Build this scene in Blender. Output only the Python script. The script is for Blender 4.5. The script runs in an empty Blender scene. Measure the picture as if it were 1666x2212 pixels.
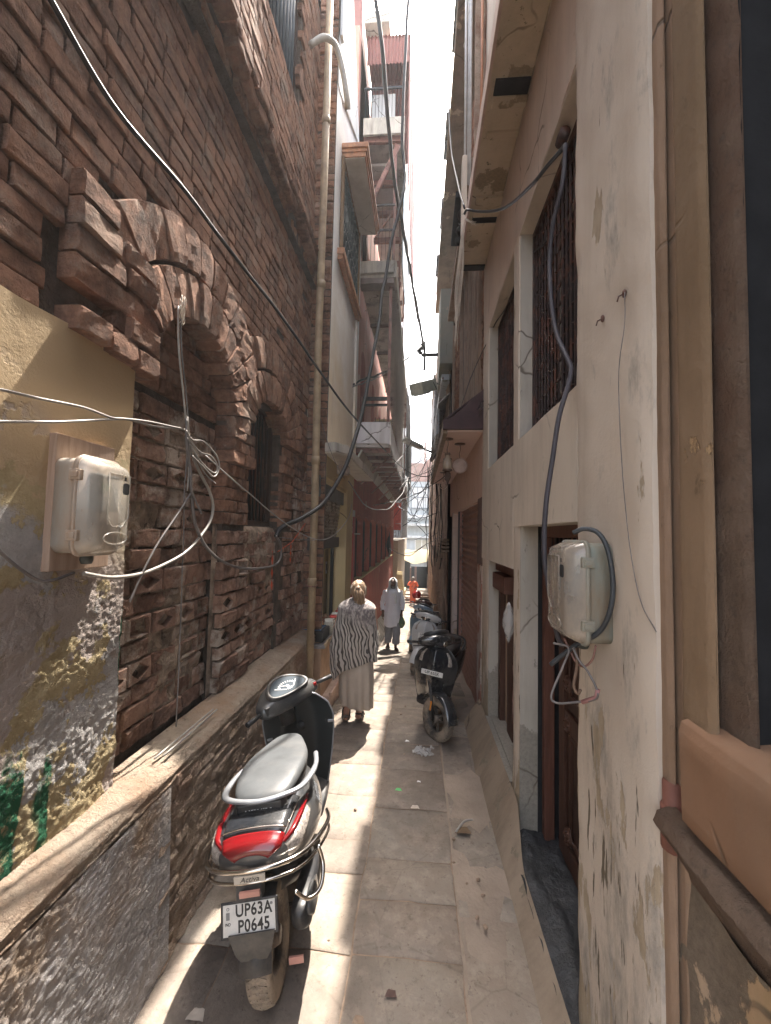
import bpy, bmesh, math, random
from mathutils import Vector, Matrix, noise as mnoise
R = math.radians
# ------------------------------------------------------------------ camera
sc = bpy.context.scene
COL = sc.collection
FPX, CXP, CYP, CH = 890.0, 833.0, 1106.0, 2.2
_Y = Vector((905 - CXP, -(1155 - CYP), -FPX)).normalized()
_u = Vector((math.sin(.017), math.cos(.017), 0))
_Z = (_u - _Y * _u.dot(_Y)).normalized()
_X = _Y.cross(_Z)
cam = bpy.data.objects.new('camera', bpy.data.cameras.new('camera'))
COL.objects.link(cam)
cam.data.sensor_fit = 'HORIZONTAL'; cam.data.sensor_width = 36; cam.data.lens = FPX / 1666 * 36
cam.data.clip_start = .02; cam.data.clip_end = 500
_M = Matrix((_X, _Y, _Z)).to_4x4()          # rows: world axes in camera space = camera-to-world
_M.translation = Vector((0, 0, CH)); cam.matrix_world = _M
sc.camera = cam
# ------------------------------------------------------------------ light
SUN = Vector((.078, .49, 1)).normalized()   # towards the sun
w = bpy.data.worlds.new('World'); sc.world = w; w.use_nodes = True
nt = w.node_tree; bg = nt.nodes['Background']
sky = nt.nodes.new('ShaderNodeTexSky'); sky.sky_type = 'NISHITA'; sky.sun_disc = False
sky.sun_elevation = math.asin(SUN.z); sky.sun_rotation = math.atan2(SUN.x, SUN.y)
sky.air_density = 1.0; sky.dust_density = 3.5; sky.ozone_density = .6
bw = nt.nodes.new('ShaderNodeRGBToBW'); wm = nt.nodes.new('ShaderNodeMix'); wm.data_type = 'RGBA'; wm.inputs[0].default_value = .55; tn = nt.nodes.new('ShaderNodeMix'); tn.data_type = 'RGBA'; tn.blend_type = 'MULTIPLY'; tn.inputs[0].default_value = 1; tn.inputs[7].default_value = (1.22, 1.12, 1.0, 1)
nt.links.new(sky.outputs[0], bw.inputs[0]); nt.links.new(bw.outputs[0], tn.inputs[6]); nt.links.new(sky.outputs[0], wm.inputs[6]); nt.links.new(tn.outputs[2], wm.inputs[7]); nt.links.new(wm.outputs[2], bg.inputs[0]); bg.inputs[1].default_value = .15
sl = bpy.data.lights.new('sun', 'SUN'); sl.energy = 2.05; sl.angle = R(.5); sl.color = (1, .93, .84)
so = bpy.data.objects.new('sun', sl); COL.objects.link(so)
so.rotation_mode = 'QUATERNION'; so.rotation_quaternion = SUN.to_track_quat('Z', 'Y')
so.location = (0, 0, 30)
sc.view_settings.view_transform = 'Standard'; sc.view_settings.look = 'None'
sc.view_settings.exposure = 3.12; sc.view_settings.gamma = 1
sc.cycles.max_bounces = 7; sc.cycles.diffuse_bounces = 5; sc.cycles.glossy_bounces = 3
sc.cycles.transparent_max_bounces = 6; sc.cycles.transmission_bounces = 4

# ------------------------------------------------------------------ helpers
def ray(px, py):
    c = Vector((px - CXP, -(py - CYP), -FPX)); return Vector((c.dot(_X), c.dot(_Y), c.dot(_Z)))
def onX(px, py, X): r = ray(px, py); return Vector((0, 0, CH)) + r * (X / r.x)
def onY(px, py, Y): r = ray(px, py); return Vector((0, 0, CH)) + r * (Y / r.y)
def onZ(px, py, Z): r = ray(px, py); return Vector((0, 0, CH)) + r * ((Z - CH) / r.z)
def gz(y): return 0.0 if y < 5 else (-.1 * (y - 5) if y < 29 else -2.4)
rnd = random.Random(7)
def U(a, b): return rnd.uniform(a, b)

def props(o, label=None, cat=None, group=None, kind=None):
    if label: o['label'] = label
    if cat: o['category'] = cat
    if group: o['group'] = group
    if kind: o['kind'] = kind
    return o
def thing(name, label, cat, loc=(0, 0, 0), rz=0, group=None):
    o = bpy.data.objects.new(name, None); COL.objects.link(o); o.empty_display_size = .1
    o.location = loc; o.rotation_euler = (0, 0, rz)
    return props(o, label, cat, group)

class MB:
    """collects vertices and faces for one mesh object"""
    def __init__(s): s.v = []; s.f = []; s.m = []; s.t = None; s.sm = []
    def add(s, vs, fs, mi=0, smooth=False):
        b = len(s.v); s.v += [tuple(x) for x in vs]
        for f in fs: s.f.append([b + i for i in f]); s.m.append(mi); s.sm.append(smooth)
        return b
    def box(s, x0, x1, y0, y1, z0, z1, mi=0, rot=None, c=None):
        vs = [(x, y, z) for x in (x0, x1) for y in (y0, y1) for z in (z0, z1)]
        if rot is not None:
            c = Vector(c) if c is not None else Vector(((x0 + x1) / 2, (y0 + y1) / 2, (z0 + z1) / 2))
            vs = [tuple(rot @ (Vector(v) - c) + c) for v in vs]
        s.add(vs, [(0, 1, 3, 2), (4, 6, 7, 5), (0, 4, 5, 1), (2, 3, 7, 6), (0, 2, 6, 4), (1, 5, 7, 3)], mi)
        return s
    def bar(s, a, b, w, h=None, mi=0, up=(0, 0, 1)):
        a = Vector(a); b = Vector(b); h = h or w; d = (b - a).normalized(); up = Vector(up)
        if abs(d.dot(up)) > .98: up = Vector((1, 0, 0))
        sx = d.cross(up).normalized() * w / 2; sy = d.cross(sx).normalized() * h / 2
        vs = [p + i * sx + j * sy for p in (a, b) for i, j in ((-1, -1), (1, -1), (1, 1), (-1, 1))]
        s.add(vs, [(3, 2, 1, 0), (4, 5, 6, 7), (0, 1, 5, 4), (1, 2, 6, 5), (2, 3, 7, 6), (3, 0, 4, 7)], mi); return s
    def tube(s, pts, r, n=8, mi=0, cap=True, closed=False):
        pts = [Vector(p) for p in pts]; L = len(pts)
        rr = r if isinstance(r, (list, tuple)) else [r] * L
        ref = None; rings = []
        for i, p in enumerate(pts):
            if closed: d = (pts[(i + 1) % L] - pts[i - 1])
            else: d = pts[min(i + 1, L - 1)] - pts[max(i - 1, 0)]
            if d.length < 1e-9: d = Vector((0, 0, 1))
            d.normalize()
            if ref is None: ref = Vector((0, 0, 1)) if abs(d.z) < .9 else Vector((1, 0, 0))
            a = d.cross(ref).normalized(); b = a.cross(d).normalized(); ref = b
            rings.append([p + (a * math.cos(2 * math.pi * k / n) + b * math.sin(2 * math.pi * k / n)) * rr[i] for k in range(n)])
        vs = [v for g in rings for v in g]; fs = []
        for i in range(L if closed else L - 1):
            j = (i + 1) % L
            for k in range(n): fs.append((i * n + k, i * n + (k + 1) % n, j * n + (k + 1) % n, j * n + k))
        if cap and not closed: fs.append(tuple(range(n))[::-1]); fs.append(tuple((L - 1) * n + k for k in range(n)))
        s.add(vs, fs, mi, True); return s
    def loft(s, rings, mi=0, cap0=True, cap1=True, smooth=True, close=True):
        n = len(rings[0]); vs = [v for g in rings for v in g]; fs = []
        for i in range(len(rings) - 1):
            for k in range(n if close else n - 1):
                fs.append((i * n + k, i * n + (k + 1) % n, (i + 1) * n + (k + 1) % n, (i + 1) * n + k))
        if cap0: fs.append(tuple(range(n))[::-1])
        if cap1: fs.append(tuple((len(rings) - 1) * n + k for k in range(n)))
        s.add(vs, fs, mi, smooth); return s
    def grid(s, fn, nu, nv, mi=0, smooth=True):
        vs = [fn(i / nu, j / nv) for j in range(nv + 1) for i in range(nu + 1)]
        s.add(vs, [(j * (nu + 1) + i, j * (nu + 1) + i + 1, (j + 1) * (nu + 1) + i + 1, (j + 1) * (nu + 1) + i)
                   for j in range(nv) for i in range(nu)], mi, smooth); return s
    def prism(s, poly, axis, a, b, mi=0):
        """poly: 2-D points; extruded along axis from a to b"""
        def P(p, t): return (t, p[0], p[1]) if axis == 0 else ((p[0], t, p[1]) if axis == 1 else (p[0], p[1], t))
        n = len(poly); vs = [P(p, a) for p in poly] + [P(p, b) for p in poly]
        s.add(vs, [tuple(range(n))[::-1], tuple(range(n, 2 * n))] + [(i, (i + 1) % n, n + (i + 1) % n, n + i) for i in range(n)], mi); return s
    def lathe(s, prof, c, axis=2, n=24, mi=0, a0=0, a1=2 * math.pi):
        """prof: (radius, along)"""
        c = Vector(c); rings = []; full = abs(a1 - a0 - 2 * math.pi) < 1e-6
        for k in range(n if full else n + 1):
            t = a0 + (a1 - a0) * k / n; co, si = math.cos(t), math.sin(t); g = []
            for r, h in prof:
                p = (r * co, r * si, h) if axis == 2 else ((h, r * co, r * si) if axis == 0 else (r * co, h, r * si))
                g.append(c + Vector(p))
            rings.append(g)
        m = len(prof); vs = [v for g in rings for v in g]; fs = []
        for k in range(n):
            k2 = (k + 1) % len(rings)
            for i in range(m - 1): fs.append((k * m + i, k2 * m + i, k2 * m + i + 1, k * m + i + 1))
        s.add(vs, fs, mi, True); return s
    def ball(s, c, rx, ry=None, rz=None, n=16, m=10, mi=0):
        ry = ry or rx; rz = rz or rx; c = Vector(c)
        return s.grid(lambda u, v: c + Vector((rx * math.sin(math.pi * v) * math.cos(2 * math.pi * u), ry * math.sin(math.pi * v) * math.sin(2 * math.pi * u), -rz * math.cos(math.pi * v))), n, m, mi)
    def build(s, name, mats, parent=None, bevel=0, sub=0, fixn=True, weld=True, segs=2, ang=35, noisy=None, matrix=None):
        me = bpy.data.meshes.new(name)
        vs = s.v
        if matrix is not None: vs = [tuple(matrix @ Vector(v)) for v in vs]
        if noisy:
            a, f = noisy; vs = [tuple(Vector(v) + mnoise.noise_vector(Vector(v) * f) * a) for v in vs]
        me.from_pydata(vs, [], s.f)
        for m in (mats if isinstance(mats, (list, tuple)) else [mats]): me.materials.append(m)
        me.polygons.foreach_set('material_index', s.m); me.polygons.foreach_set('use_smooth', s.sm)
        if s.t is not None:
            at = me.color_attributes.new('tint', 'FLOAT_COLOR', 'POINT')
            at.data.foreach_set('color', [c for t in s.t for c in t])
        if fixn or weld:
            bm = bmesh.new(); bm.from_mesh(me)
            if weld: bmesh.ops.remove_doubles(bm, verts=bm.verts, dist=1e-5)
            if fixn: bmesh.ops.recalc_face_normals(bm, faces=bm.faces)
            bm.to_mesh(me); bm.free()
        o = bpy.data.objects.new(name, me); COL.objects.link(o)
        if parent: o.parent = parent
        if bevel:
            b = o.modifiers.new('bevel', 'BEVEL'); b.width = bevel; b.segments = segs; b.limit_method = 'ANGLE'; b.angle_limit = R(ang); b.harden_normals = False
        if sub:
            q = o.modifiers.new('sub', 'SUBSURF'); q.levels = sub; q.render_levels = sub
        return o

def catmull(pts, k=6):
    pts = [Vector(p) for p in pts]; out = []
    if len(pts) < 3: return pts
    P = [pts[0] * 2 - pts[1]] + pts + [pts[-1] * 2 - pts[-2]]
    for i in range(1, len(P) - 2):
        for j in range(k):
            t = j / k; a, b, c, d = P[i - 1:i + 3]
            out.append(.5 * ((2 * b) + (c - a) * t + (2 * a - 5 * b + 4 * c - d) * t * t + (3 * b - a - 3 * c + d) * t ** 3))
    out.append(pts[-1]); return out
def ell(cx, cy, cz, rx, ry, n=20, p=2.0, tilt=0, ph=0):
    """ring in the XY plane at height cz (superellipse)"""
    o = []
    for k in range(n):
        t = 2 * math.pi * k / n + ph; c, s_ = math.cos(t), math.sin(t)
        x = rx * math.copysign(abs(c) ** (2 / p), c); y = ry * math.copysign(abs(s_) ** (2 / p), s_)
        o.append(Vector((cx + x, cy + y, cz + tilt * y)))
    return o
def text_mesh(txt, size, name, mat, parent, M, ext=.0012, shear=0, bold=0, space=1.0):
    cu = bpy.data.curves.new(name, 'FONT'); cu.body = txt; cu.size = size; cu.extrude = ext; cu.align_x = 'CENTER'; cu.align_y = 'CENTER'
    cu.shear = shear; cu.offset = bold; cu.space_character = space; cu.resolution_u = 3
    t = bpy.data.objects.new(name, cu); COL.objects.link(t)
    dg = bpy.context.evaluated_depsgraph_get(); me = bpy.data.meshes.new_from_object(t.evaluated_get(dg))
    bpy.data.objects.remove(t); me.transform(M); me.materials.clear(); me.materials.append(mat)
    o = bpy.data.objects.new(name, me); COL.objects.link(o); o.parent = parent; return o
def children(o): return [c for c in bpy.data.objects if c.parent == o]
def copy_tree(o, loc=None, rz=None, parent=None):
    c = o.copy(); COL.objects.link(c); c.parent = parent
    if loc is not None: c.location = loc
    if rz is not None: c.rotation_euler = (0, 0, rz)
    for ch in children(o): copy_tree(ch, parent=c)
    return c

# ------------------------------------------------------------------ materials
class NT:
    def __init__(s, name, obj=False):
        s.m = bpy.data.materials.new(name); s.m.use_nodes = True; s.t = s.m.node_tree; s.n = s.t.nodes
        s.b = s.n['Principled BSDF']; s.L = s.t.links
        if obj: s.pos = s.n.new('ShaderNodeTexCoord').outputs['Object']
        else: s.pos = s.n.new('ShaderNodeNewGeometry').outputs['Position']
    def set(s, sock, v):
        if v is None: return
        if isinstance(v, bpy.types.NodeSocket): s.L.new(v, sock)
        elif isinstance(v, (tuple, list)): sock.default_value = (*v, 1) if len(v) == 3 and len(sock.default_value) == 4 else v
        else: sock.default_value = v
    def map(s, sc_=(1, 1, 1), rot=(0, 0, 0), vec=None, loc=(0, 0, 0)):
        n = s.n.new('ShaderNodeMapping'); s.L.new(vec or s.pos, n.inputs[0]); n.inputs[1].default_value = loc; n.inputs[2].default_value = rot; n.inputs[3].default_value = sc_
        return n.outputs[0]
    def noise(s, scale, det=4, rough=.55, vec=None, dist=0, col=False):
        n = s.n.new('ShaderNodeTexNoise'); s.L.new(vec or s.pos, n.inputs['Vector']); n.inputs['Scale'].default_value = scale
        n.inputs['Detail'].default_value = det; n.inputs['Roughness'].default_value = rough; n.inputs['Distortion'].default_value = dist
        return n.outputs[1 if col else 0]
    def voro(s, scale, feat='F1', vec=None, out=0, rnd_=1):
        n = s.n.new('ShaderNodeTexVoronoi'); n.feature = feat; s.L.new(vec or s.pos, n.inputs['Vector']); n.inputs['Scale'].default_value = scale
        n.inputs['Randomness'].default_value = rnd_; return n.outputs[out]
    def wave(s, scale, vec=None, dist=0, ds=1, det=2, typ='BANDS', d='X', prof='SIN'):
        n = s.n.new('ShaderNodeTexWave'); n.wave_type = typ; n.bands_direction = d; n.wave_profile = prof; s.L.new(vec or s.pos, n.inputs['Vector'])
        n.inputs['Scale'].default_value = scale; n.inputs['Distortion'].default_value = dist; n.inputs['Detail'].default_value = det; n.inputs['Detail Scale'].default_value = ds
        return n.outputs[1]
    def ramp(s, fac, stops, interp='LINEAR'):
        n = s.n.new('ShaderNodeValToRGB'); s.set(n.inputs[0], fac); e = n.color_ramp.elements; n.color_ramp.interpolation = interp
        while len(e) < len(stops): e.new(.5)
        for el, (p, c) in zip(e, stops): el.position = p; el.color = (*c, 1) if isinstance(c, (tuple, list)) else (c, c, c, 1)
        return n.outputs[0]
    def mix(s, fac, a, b, mode='MIX'):
        n = s.n.new('ShaderNodeMix'); n.data_type = 'RGBA'; n.blend_type = mode
        s.set(n.inputs[0], fac); s.set(n.inputs[6], a); s.set(n.inputs[7], b); return n.outputs[2]
    def mth(s, op, a, b=None, clamp=False):
        n = s.n.new('ShaderNodeMath'); n.operation = op; n.use_clamp = clamp; s.set(n.inputs[0], a); s.set(n.inputs[1], b); return n.outputs[0]
    def warp(s, scale, amt, vec=None):
        a = s.n.new('ShaderNodeVectorMath'); a.operation = 'MULTIPLY_ADD'; s.L.new(s.noise(scale, 2, .5, vec, col=True), a.inputs[0]); a.inputs[1].default_value = (amt,) * 3; s.L.new(vec or s.pos, a.inputs[2]); return a.outputs[0]
    def axis(s, i, vec=None):
        n = s.n.new('ShaderNodeSeparateXYZ'); s.L.new(vec or s.pos, n.inputs[0]); return n.outputs[i]
    def rng(s, v, a, b, c=0., d=1.):
        n = s.n.new('ShaderNodeMapRange'); s.set(n.inputs[0], v); n.inputs[1].default_value = a; n.inputs[2].default_value = b; n.inputs[3].default_value = c; n.inputs[4].default_value = d
        return n.outputs[0]
    def attr(s, name='tint', i=0):
        n = s.n.new('ShaderNodeAttribute'); n.attribute_name = name; return s.axis(i, n.outputs['Vector'])
    def bump(s, h, strength=.5, dist=.01, normal=None):
        n = s.n.new('ShaderNodeBump'); s.set(n.inputs['Height'], h); n.inputs['Strength'].default_value = strength; n.inputs['Distance'].default_value = dist
        if normal is not None: s.L.new(normal, n.inputs['Normal'])
        return n.outputs[0]
    def out(s, col=None, rough=.8, metal=None, nrm=None, spec=None, coat=None, trans=None, ior=None, alpha=None, sheen=None, emis=None, es=0):
        b = s.b.inputs
        if col is not None: s.set(b['Base Color'], col)
        s.set(b['Roughness'], rough)
        if metal is not None: s.set(b['Metallic'], metal)
        if nrm is not None: s.L.new(nrm, b['Normal'])
        if spec is not None: s.set(b['Specular IOR Level'], spec)
        if coat is not None: s.set(b['Coat Weight'], coat); b['Coat Roughness'].default_value = .08
        if trans is not None: s.set(b['Transmission Weight'], trans)
        if ior is not None: s.set(b['IOR'], ior)
        if alpha is not None: s.set(b['Alpha'], alpha)
        if sheen is not None: s.set(b['Sheen Weight'], sheen)
        if emis is not None: s.set(b['Emission Color'], emis); b['Emission Strength'].default_value = es
        return s.m

def m_plain(name, c, rough=.6, metal=0, var=.18, scale=9, bump=.15, bs=60, bd=.003, obj=False, dirt=None, dirtamt=.4, spec=None, coat=None):
    n = NT(name, obj); f = n.noise(scale, 5, .6)
    c2 = tuple(x * (1 - var) for x in c); c3 = tuple(min(1, x * (1 + var)) for x in c)
    col = n.ramp(f, [(.3, c2), (.7, c3)])
    if dirt:
        g = n.ramp(n.noise(scale * .45, 6, .7), [(.5 - .1 * dirtamt, 0), (.72, dirtamt * 1.6)]); col = n.mix(g, col, dirt)
    return n.out(col, rough, metal, n.bump(n.noise(bs, 3, .6), bump, bd), spec, coat)

def m_plaster(name, c1, c2, under=(.3, .24, .19), peel=.62, pscale=2.2, stain=(.2, .17, .13), stainamt=.5, lowz=None, lowk=.12, grain=.35, third=None, streak=.5):
    n = NT(name); big = n.noise(1.3, 6, .6); col = n.mix(n.ramp(big, [(.35, 0), (.65, 1)]), c1, c2)
    if third: col = n.mix(n.ramp(n.noise(1.9, 7, .65, n.map(loc=(7, 3, 1))), [(.5, 0), (.56, 1)]), col, third)
    st = n.noise(3.5, 7, .7, n.map((1, 1, .13))); col = n.mix(n.mth('MULTIPLY', n.ramp(st, [(.46, 0), (.75, 1)]), streak), col, stain)
    z = n.axis(2)
    base = n.noise(pscale, 9, .62, n.map((1, 1, .75), loc=(3, 1, 5)))
    if lowz is not None: base = n.mth('ADD', base, n.mth('MULTIPLY', n.mth('MAXIMUM', n.mth('SUBTRACT', lowz, z), 0.), lowk))
    pm = n.ramp(base, [(peel, 0), (peel + .012, 1)])
    fine = n.noise(45, 5, .7); und = n.mix(n.ramp(fine, [(.35, 0), (.65, 1)]), under, tuple(x * 1.35 for x in under))
    spk = n.ramp(n.noise(14, 8, .75, n.map((1, 1, .5), loc=(9, 2, 2))), [(.62, 0), (.68, 1)])
    col = n.mix(n.mth('MULTIPLY', spk, stainamt), col, stain)
    col = n.mix(pm, col, und)
    ck = n.mth('MULTIPLY', n.ramp(n.voro(1.15, 'DISTANCE_TO_EDGE', n.warp(5, .12, n.map(loc=(1, 4, 2))), 0), [(.004, 1), (.009, 0)]), n.ramp(n.noise(1.6, 3, .5, n.map(loc=(9, 9, 0))), [(.5, 0), (.6, .8)])); col = n.mix(ck, col, (.1, .08, .06))
    h = n.mth('ADD', n.mth('MULTIPLY', pm, -.5), n.mth('MULTIPLY', fine, n.mth('ADD', n.mth('MULTIPLY', pm, .5), .12)))
    h = n.mth('ADD', h, n.mth('MULTIPLY', n.noise(7, 4, .6), .35))
    h = n.mth('ADD', h, n.mth('MULTIPLY', ck, -.6)); return n.out(col, .9, None, n.bump(h, grain, .03), .25)

def m_metal_paint(name, c, rust=(.16, .07, .03), amt=.45, rough=.55, scale=6):
    n = NT(name); f = n.ramp(n.noise(scale, 9, .7), [(.62 - .25 * amt, 0), (.7 - .25 * amt, 1)])
    col = n.mix(f, n.ramp(n.noise(3, 4, .6), [(.3, tuple(x * .75 for x in c)), (.7, c)]), rust)
    return n.out(col, rough, None, n.bump(n.mth('ADD', n.noise(50, 4, .7), n.mth('MULTIPLY', f, .4)), .3, .006), .3)

def m_brick(name, lo, hi, pale=(.42, .36, .3), paleamt=.35, soot=(.06, .045, .04), grain=.8):
    n = NT(name); t = n.attr(i=0); t2 = n.attr(i=1)
    col = n.ramp(t, [(0, lo), (.5, tuple((a + b) / 2 for a, b in zip(lo, hi))), (1, hi)])
    f = n.noise(18, 7, .7); col = n.mix(n.ramp(f, [(.4, 0), (.75, .55)]), col, tuple(min(1, x * 1.5) for x in hi))
    col = n.mix(n.ramp(n.noise(5, 8, .72, n.map(loc=(4, 4, 4))), [(.45, 0), (.7, .75)]), col, soot)
    pl = n.mth('ADD', n.noise(3.0, 9, .74), n.mth('MULTIPLY', t2, .12)); col = n.mix(n.mth('MULTIPLY', n.ramp(pl, [(.58, 0), (.68, 1)]), paleamt), col, pale)
    h = n.mth('ADD', n.mth('MULTIPLY', n.noise(28, 8, .72), 1.), n.mth('MULTIPLY', n.noise(110, 4, .7), .4))
    h = n.mth('ADD', h, n.mth('MULTIPLY', n.ramp(n.noise(16, 6, .7, n.map(loc=(5, 1, 1))), [(.3, 0), (.42, 1)]), .5)); return n.out(col, .93, None, n.bump(h, grain, .03), .15)
# ------------------------------------------------------------------ the materials of this place
M_brick = m_brick('old_brick', (.16, .082, .053), (.38, .21, .14))
M_brickLow = m_brick('worn_brick', (.17, .095, .07), (.38, .24, .18), pale=(.55, .48, .41), paleamt=.75)
M_mortar = m_plain('dark_mortar', (.10, .075, .058), .95, var=.4, scale=12, bump=.9, bs=60, bd=.02)
M_mortarL = m_plain('crumbling_mortar', (.30, .23, .175), .95, var=.45, scale=10, bump=1, bs=45, bd=.03)
M_cream = m_plaster('cream_plaster', (.45, .335, .2), (.40, .29, .165), under=(.27, .22, .18), peel=.60, stain=(.2, .13, .07), stainamt=.25, lowz=2.45, lowk=.16, third=None)
def _nearplaster():
    n = NT('peeling_yellow_grey_plaster'); z = n.axis(2); y = n.axis(1)
    cream = n.ramp(n.noise(1.2, 5, .6), [(.3, (.52, .38, .22)), (.7, (.58, .44, .28))])
    ochre = n.ramp(n.noise(9, 6, .7), [(.35, (.40, .31, .17)), (.65, (.56, .46, .28))])
    grey = n.ramp(n.noise(12, 7, .75), [(.3, (.36, .34, .325)), (.7, (.58, .55, .53))])
    violet = (.46, .39, .35)
    warp = n.noise(2.6, 8, .68, n.map(loc=(2, 5, 1)))
    hz = n.mth('ADD', z, n.mth('MULTIPLY', n.mth('SUBTRACT', warp, .5), 1.1))
    col = n.mix(n.ramp(n.rng(hz, 2.2, 2.6), [(.45, 1), (.5, 0)]), cream, ochre)
    g = n.ramp(n.noise(1.9, 9, .66, n.map(loc=(6, 2, 3))), [(.5, 0), (.512, 1)])
    glow = n.mth('MULTIPLY', g, n.ramp(n.rng(hz, 1.9, 2.5), [(.45, 1), (.6, 0)])); col = n.mix(glow, col, grey)
    v = n.mth('MULTIPLY', n.ramp(n.noise(1.5, 8, .6, n.map(loc=(1, 9, 7))), [(.5, 0), (.515, 1)]), n.ramp(n.rng(n.mth('ADD', z, y), 2.2, 4.1), [(0, .0), (.1, 1), (.85, 1), (1, 0)])); col = n.mix(v, col, violet)
    # green paint remnants running down in stripes
    st = n.ramp(n.noise(3.2, 3, .5, n.map((1, 1.6, .16), loc=(3, 3.3, 0))), [(.585, 0), (.60, 1)])
    gr = n.mth('MULTIPLY', st, n.ramp(n.noise(7, 6, .7), [(.42, 0), (.5, 1)]))
    gr = n.mth('MULTIPLY', gr, n.ramp(n.rng(z, .9, 2.4), [(0, 1), (.85, 1), (1, 0)])); col = n.mix(gr, col, (.03, .15, .075))
    rd = n.mth('MULTIPLY', n.ramp(n.noise(4, 7, .7, n.map(loc=(8, 8, 8))), [(.66, 0), (.68, 1)]), n.ramp(n.rng(z, 1.0, 2.), [(.3, 1), (.6, 0)])); col = n.mix(rd, col, (.3, .07, .04))
    low = n.rng(hz, 1.9, 2.5, 1., .12)
    grain = n.mth('MULTIPLY', n.mth('ADD', n.noise(70, 5, .75), n.mth('MULTIPLY', n.noise(24, 6, .7), .8)), low)
    h = n.mth('ADD', grain, n.mth('MULTIPLY', glow, -.35)); h = n.mth('ADD', h, n.mth('MULTIPLY', v, -.3)); h = n.mth('ADD', h, n.mth('MULTIPLY', gr, .15))
    return n.out(col, .92, None, n.bump(h, .9, .028), .2)
M_near = _nearplaster()
def _roughgrey(name, a, b, brown, sc_=1.):
    n = NT(name); col = n.ramp(n.noise(6, 8, .72), [(.3, a), (.7, b)])
    col = n.mix(n.ramp(n.noise(1.6, 8, .65, n.map(loc=(3, 3, 9))), [(.47, 0), (.6, .9)]), col, brown)
    col = n.mix(n.ramp(n.noise(26, 6, .75), [(.55, 0), (.7, .6)]), col, (.09, .075, .06))
    h = n.mth('ADD', n.noise(20 * sc_, 8, .78), n.mth('MULTIPLY', n.noise(90, 4, .7), .5)); h = n.mth('ADD', h, n.mth('MULTIPLY', n.noise(4, 5, .6), 1.2))
    return n.out(col, .9, None, n.bump(h, 1, .04), .25)
M_rough = _roughgrey('rough_grey_render', (.42, .395, .385), (.74, .70, .69), (.42, .31, .22))
M_ledge = _roughgrey('earthy_ledge', (.34, .27, .21), (.50, .41, .32), (.38, .26, .18), .7)
M_lowwall = _roughgrey('eroded_brown_base', (.34, .25, .18), (.58, .45, .35), (.3, .18, .13), 1.)
M_bluecream = None
def _bluecream():
    n = NT('faded_blue_cream_plaster'); z = n.axis(2)
    blue = n.ramp(n.noise(3, 6, .65), [(.3, (.68, .70, .72)), (.7, (.84, .85, .85))])
    cream = n.ramp(n.noise(3, 6, .65), [(.3, (.72, .61, .45)), (.7, (.8, .7, .54))])
    hz = n.mth('ADD', z, n.mth('MULTIPLY', n.noise(1.5, 6, .6), 2.4))
    col = n.mix(n.ramp(n.rng(hz, 5.2, 7.2), [(0, 0), (1, 1)]), cream, blue)
    col = n.mix(n.ramp(n.noise(4, 8, .7, n.map((1, 1, .12))), [(.55, 0), (.8, .6)]), col, (.28, .24, .2))
    return n.out(col, .85, None, n.bump(n.mth('ADD', n.noise(5, 6, .65, n.map((1, 1, .3))), n.mth('MULTIPLY', n.noise(60, 3), .15)), .35, .03), .25)
M_bluecream = _bluecream()
M_yellow = m_plaster('pale_yellow_plaster', (.58, .47, .26), (.5, .4, .22), peel=.72, stainamt=.3, streak=.3)
M_slab = m_plaster('weathered_concrete', (.48, .45, .39), (.56, .52, .46), peel=.7, stain=(.07, .06, .055), stainamt=.6, streak=.9)
M_slabW = m_plaster('whitewashed_soffit', (.68, .64, .58), (.6, .56, .5), peel=.75, stain=(.3, .26, .22), stainamt=.3)
M_terra = m_plain('terracotta_trim', (.42, .2, .1), .6, var=.3, scale=14, bump=.2)
M_red = m_plaster('red_ochre_wall', (.36, .085, .06), (.42, .13, .09), under=(.36, .24, .19), peel=.66, stain=(.14, .05, .04), stainamt=.5)
M_redDk = m_plaster('dull_red_paint', (.28, .07, .055), (.33, .1, .08), under=(.3, .2, .17), peel=.68, stain=(.1, .04, .035), stainamt=.6)
M_redcor = m_metal_paint('red_oxide_sheet', (.32, .145, .125), (.22, .11, .09), .35)
M_steelred = m_metal_paint('rusty_red_steel', (.30, .15, .12), (.12, .06, .045), .4)
M_greycor = m_metal_paint('grey_corrugated_sheet', (.33, .35, .36), (.12, .09, .08), .35)
M_bluecor = m_plain('pale_blue_sheet', (.45, .62, .72), .4, var=.15, scale=4, bump=.1)
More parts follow.
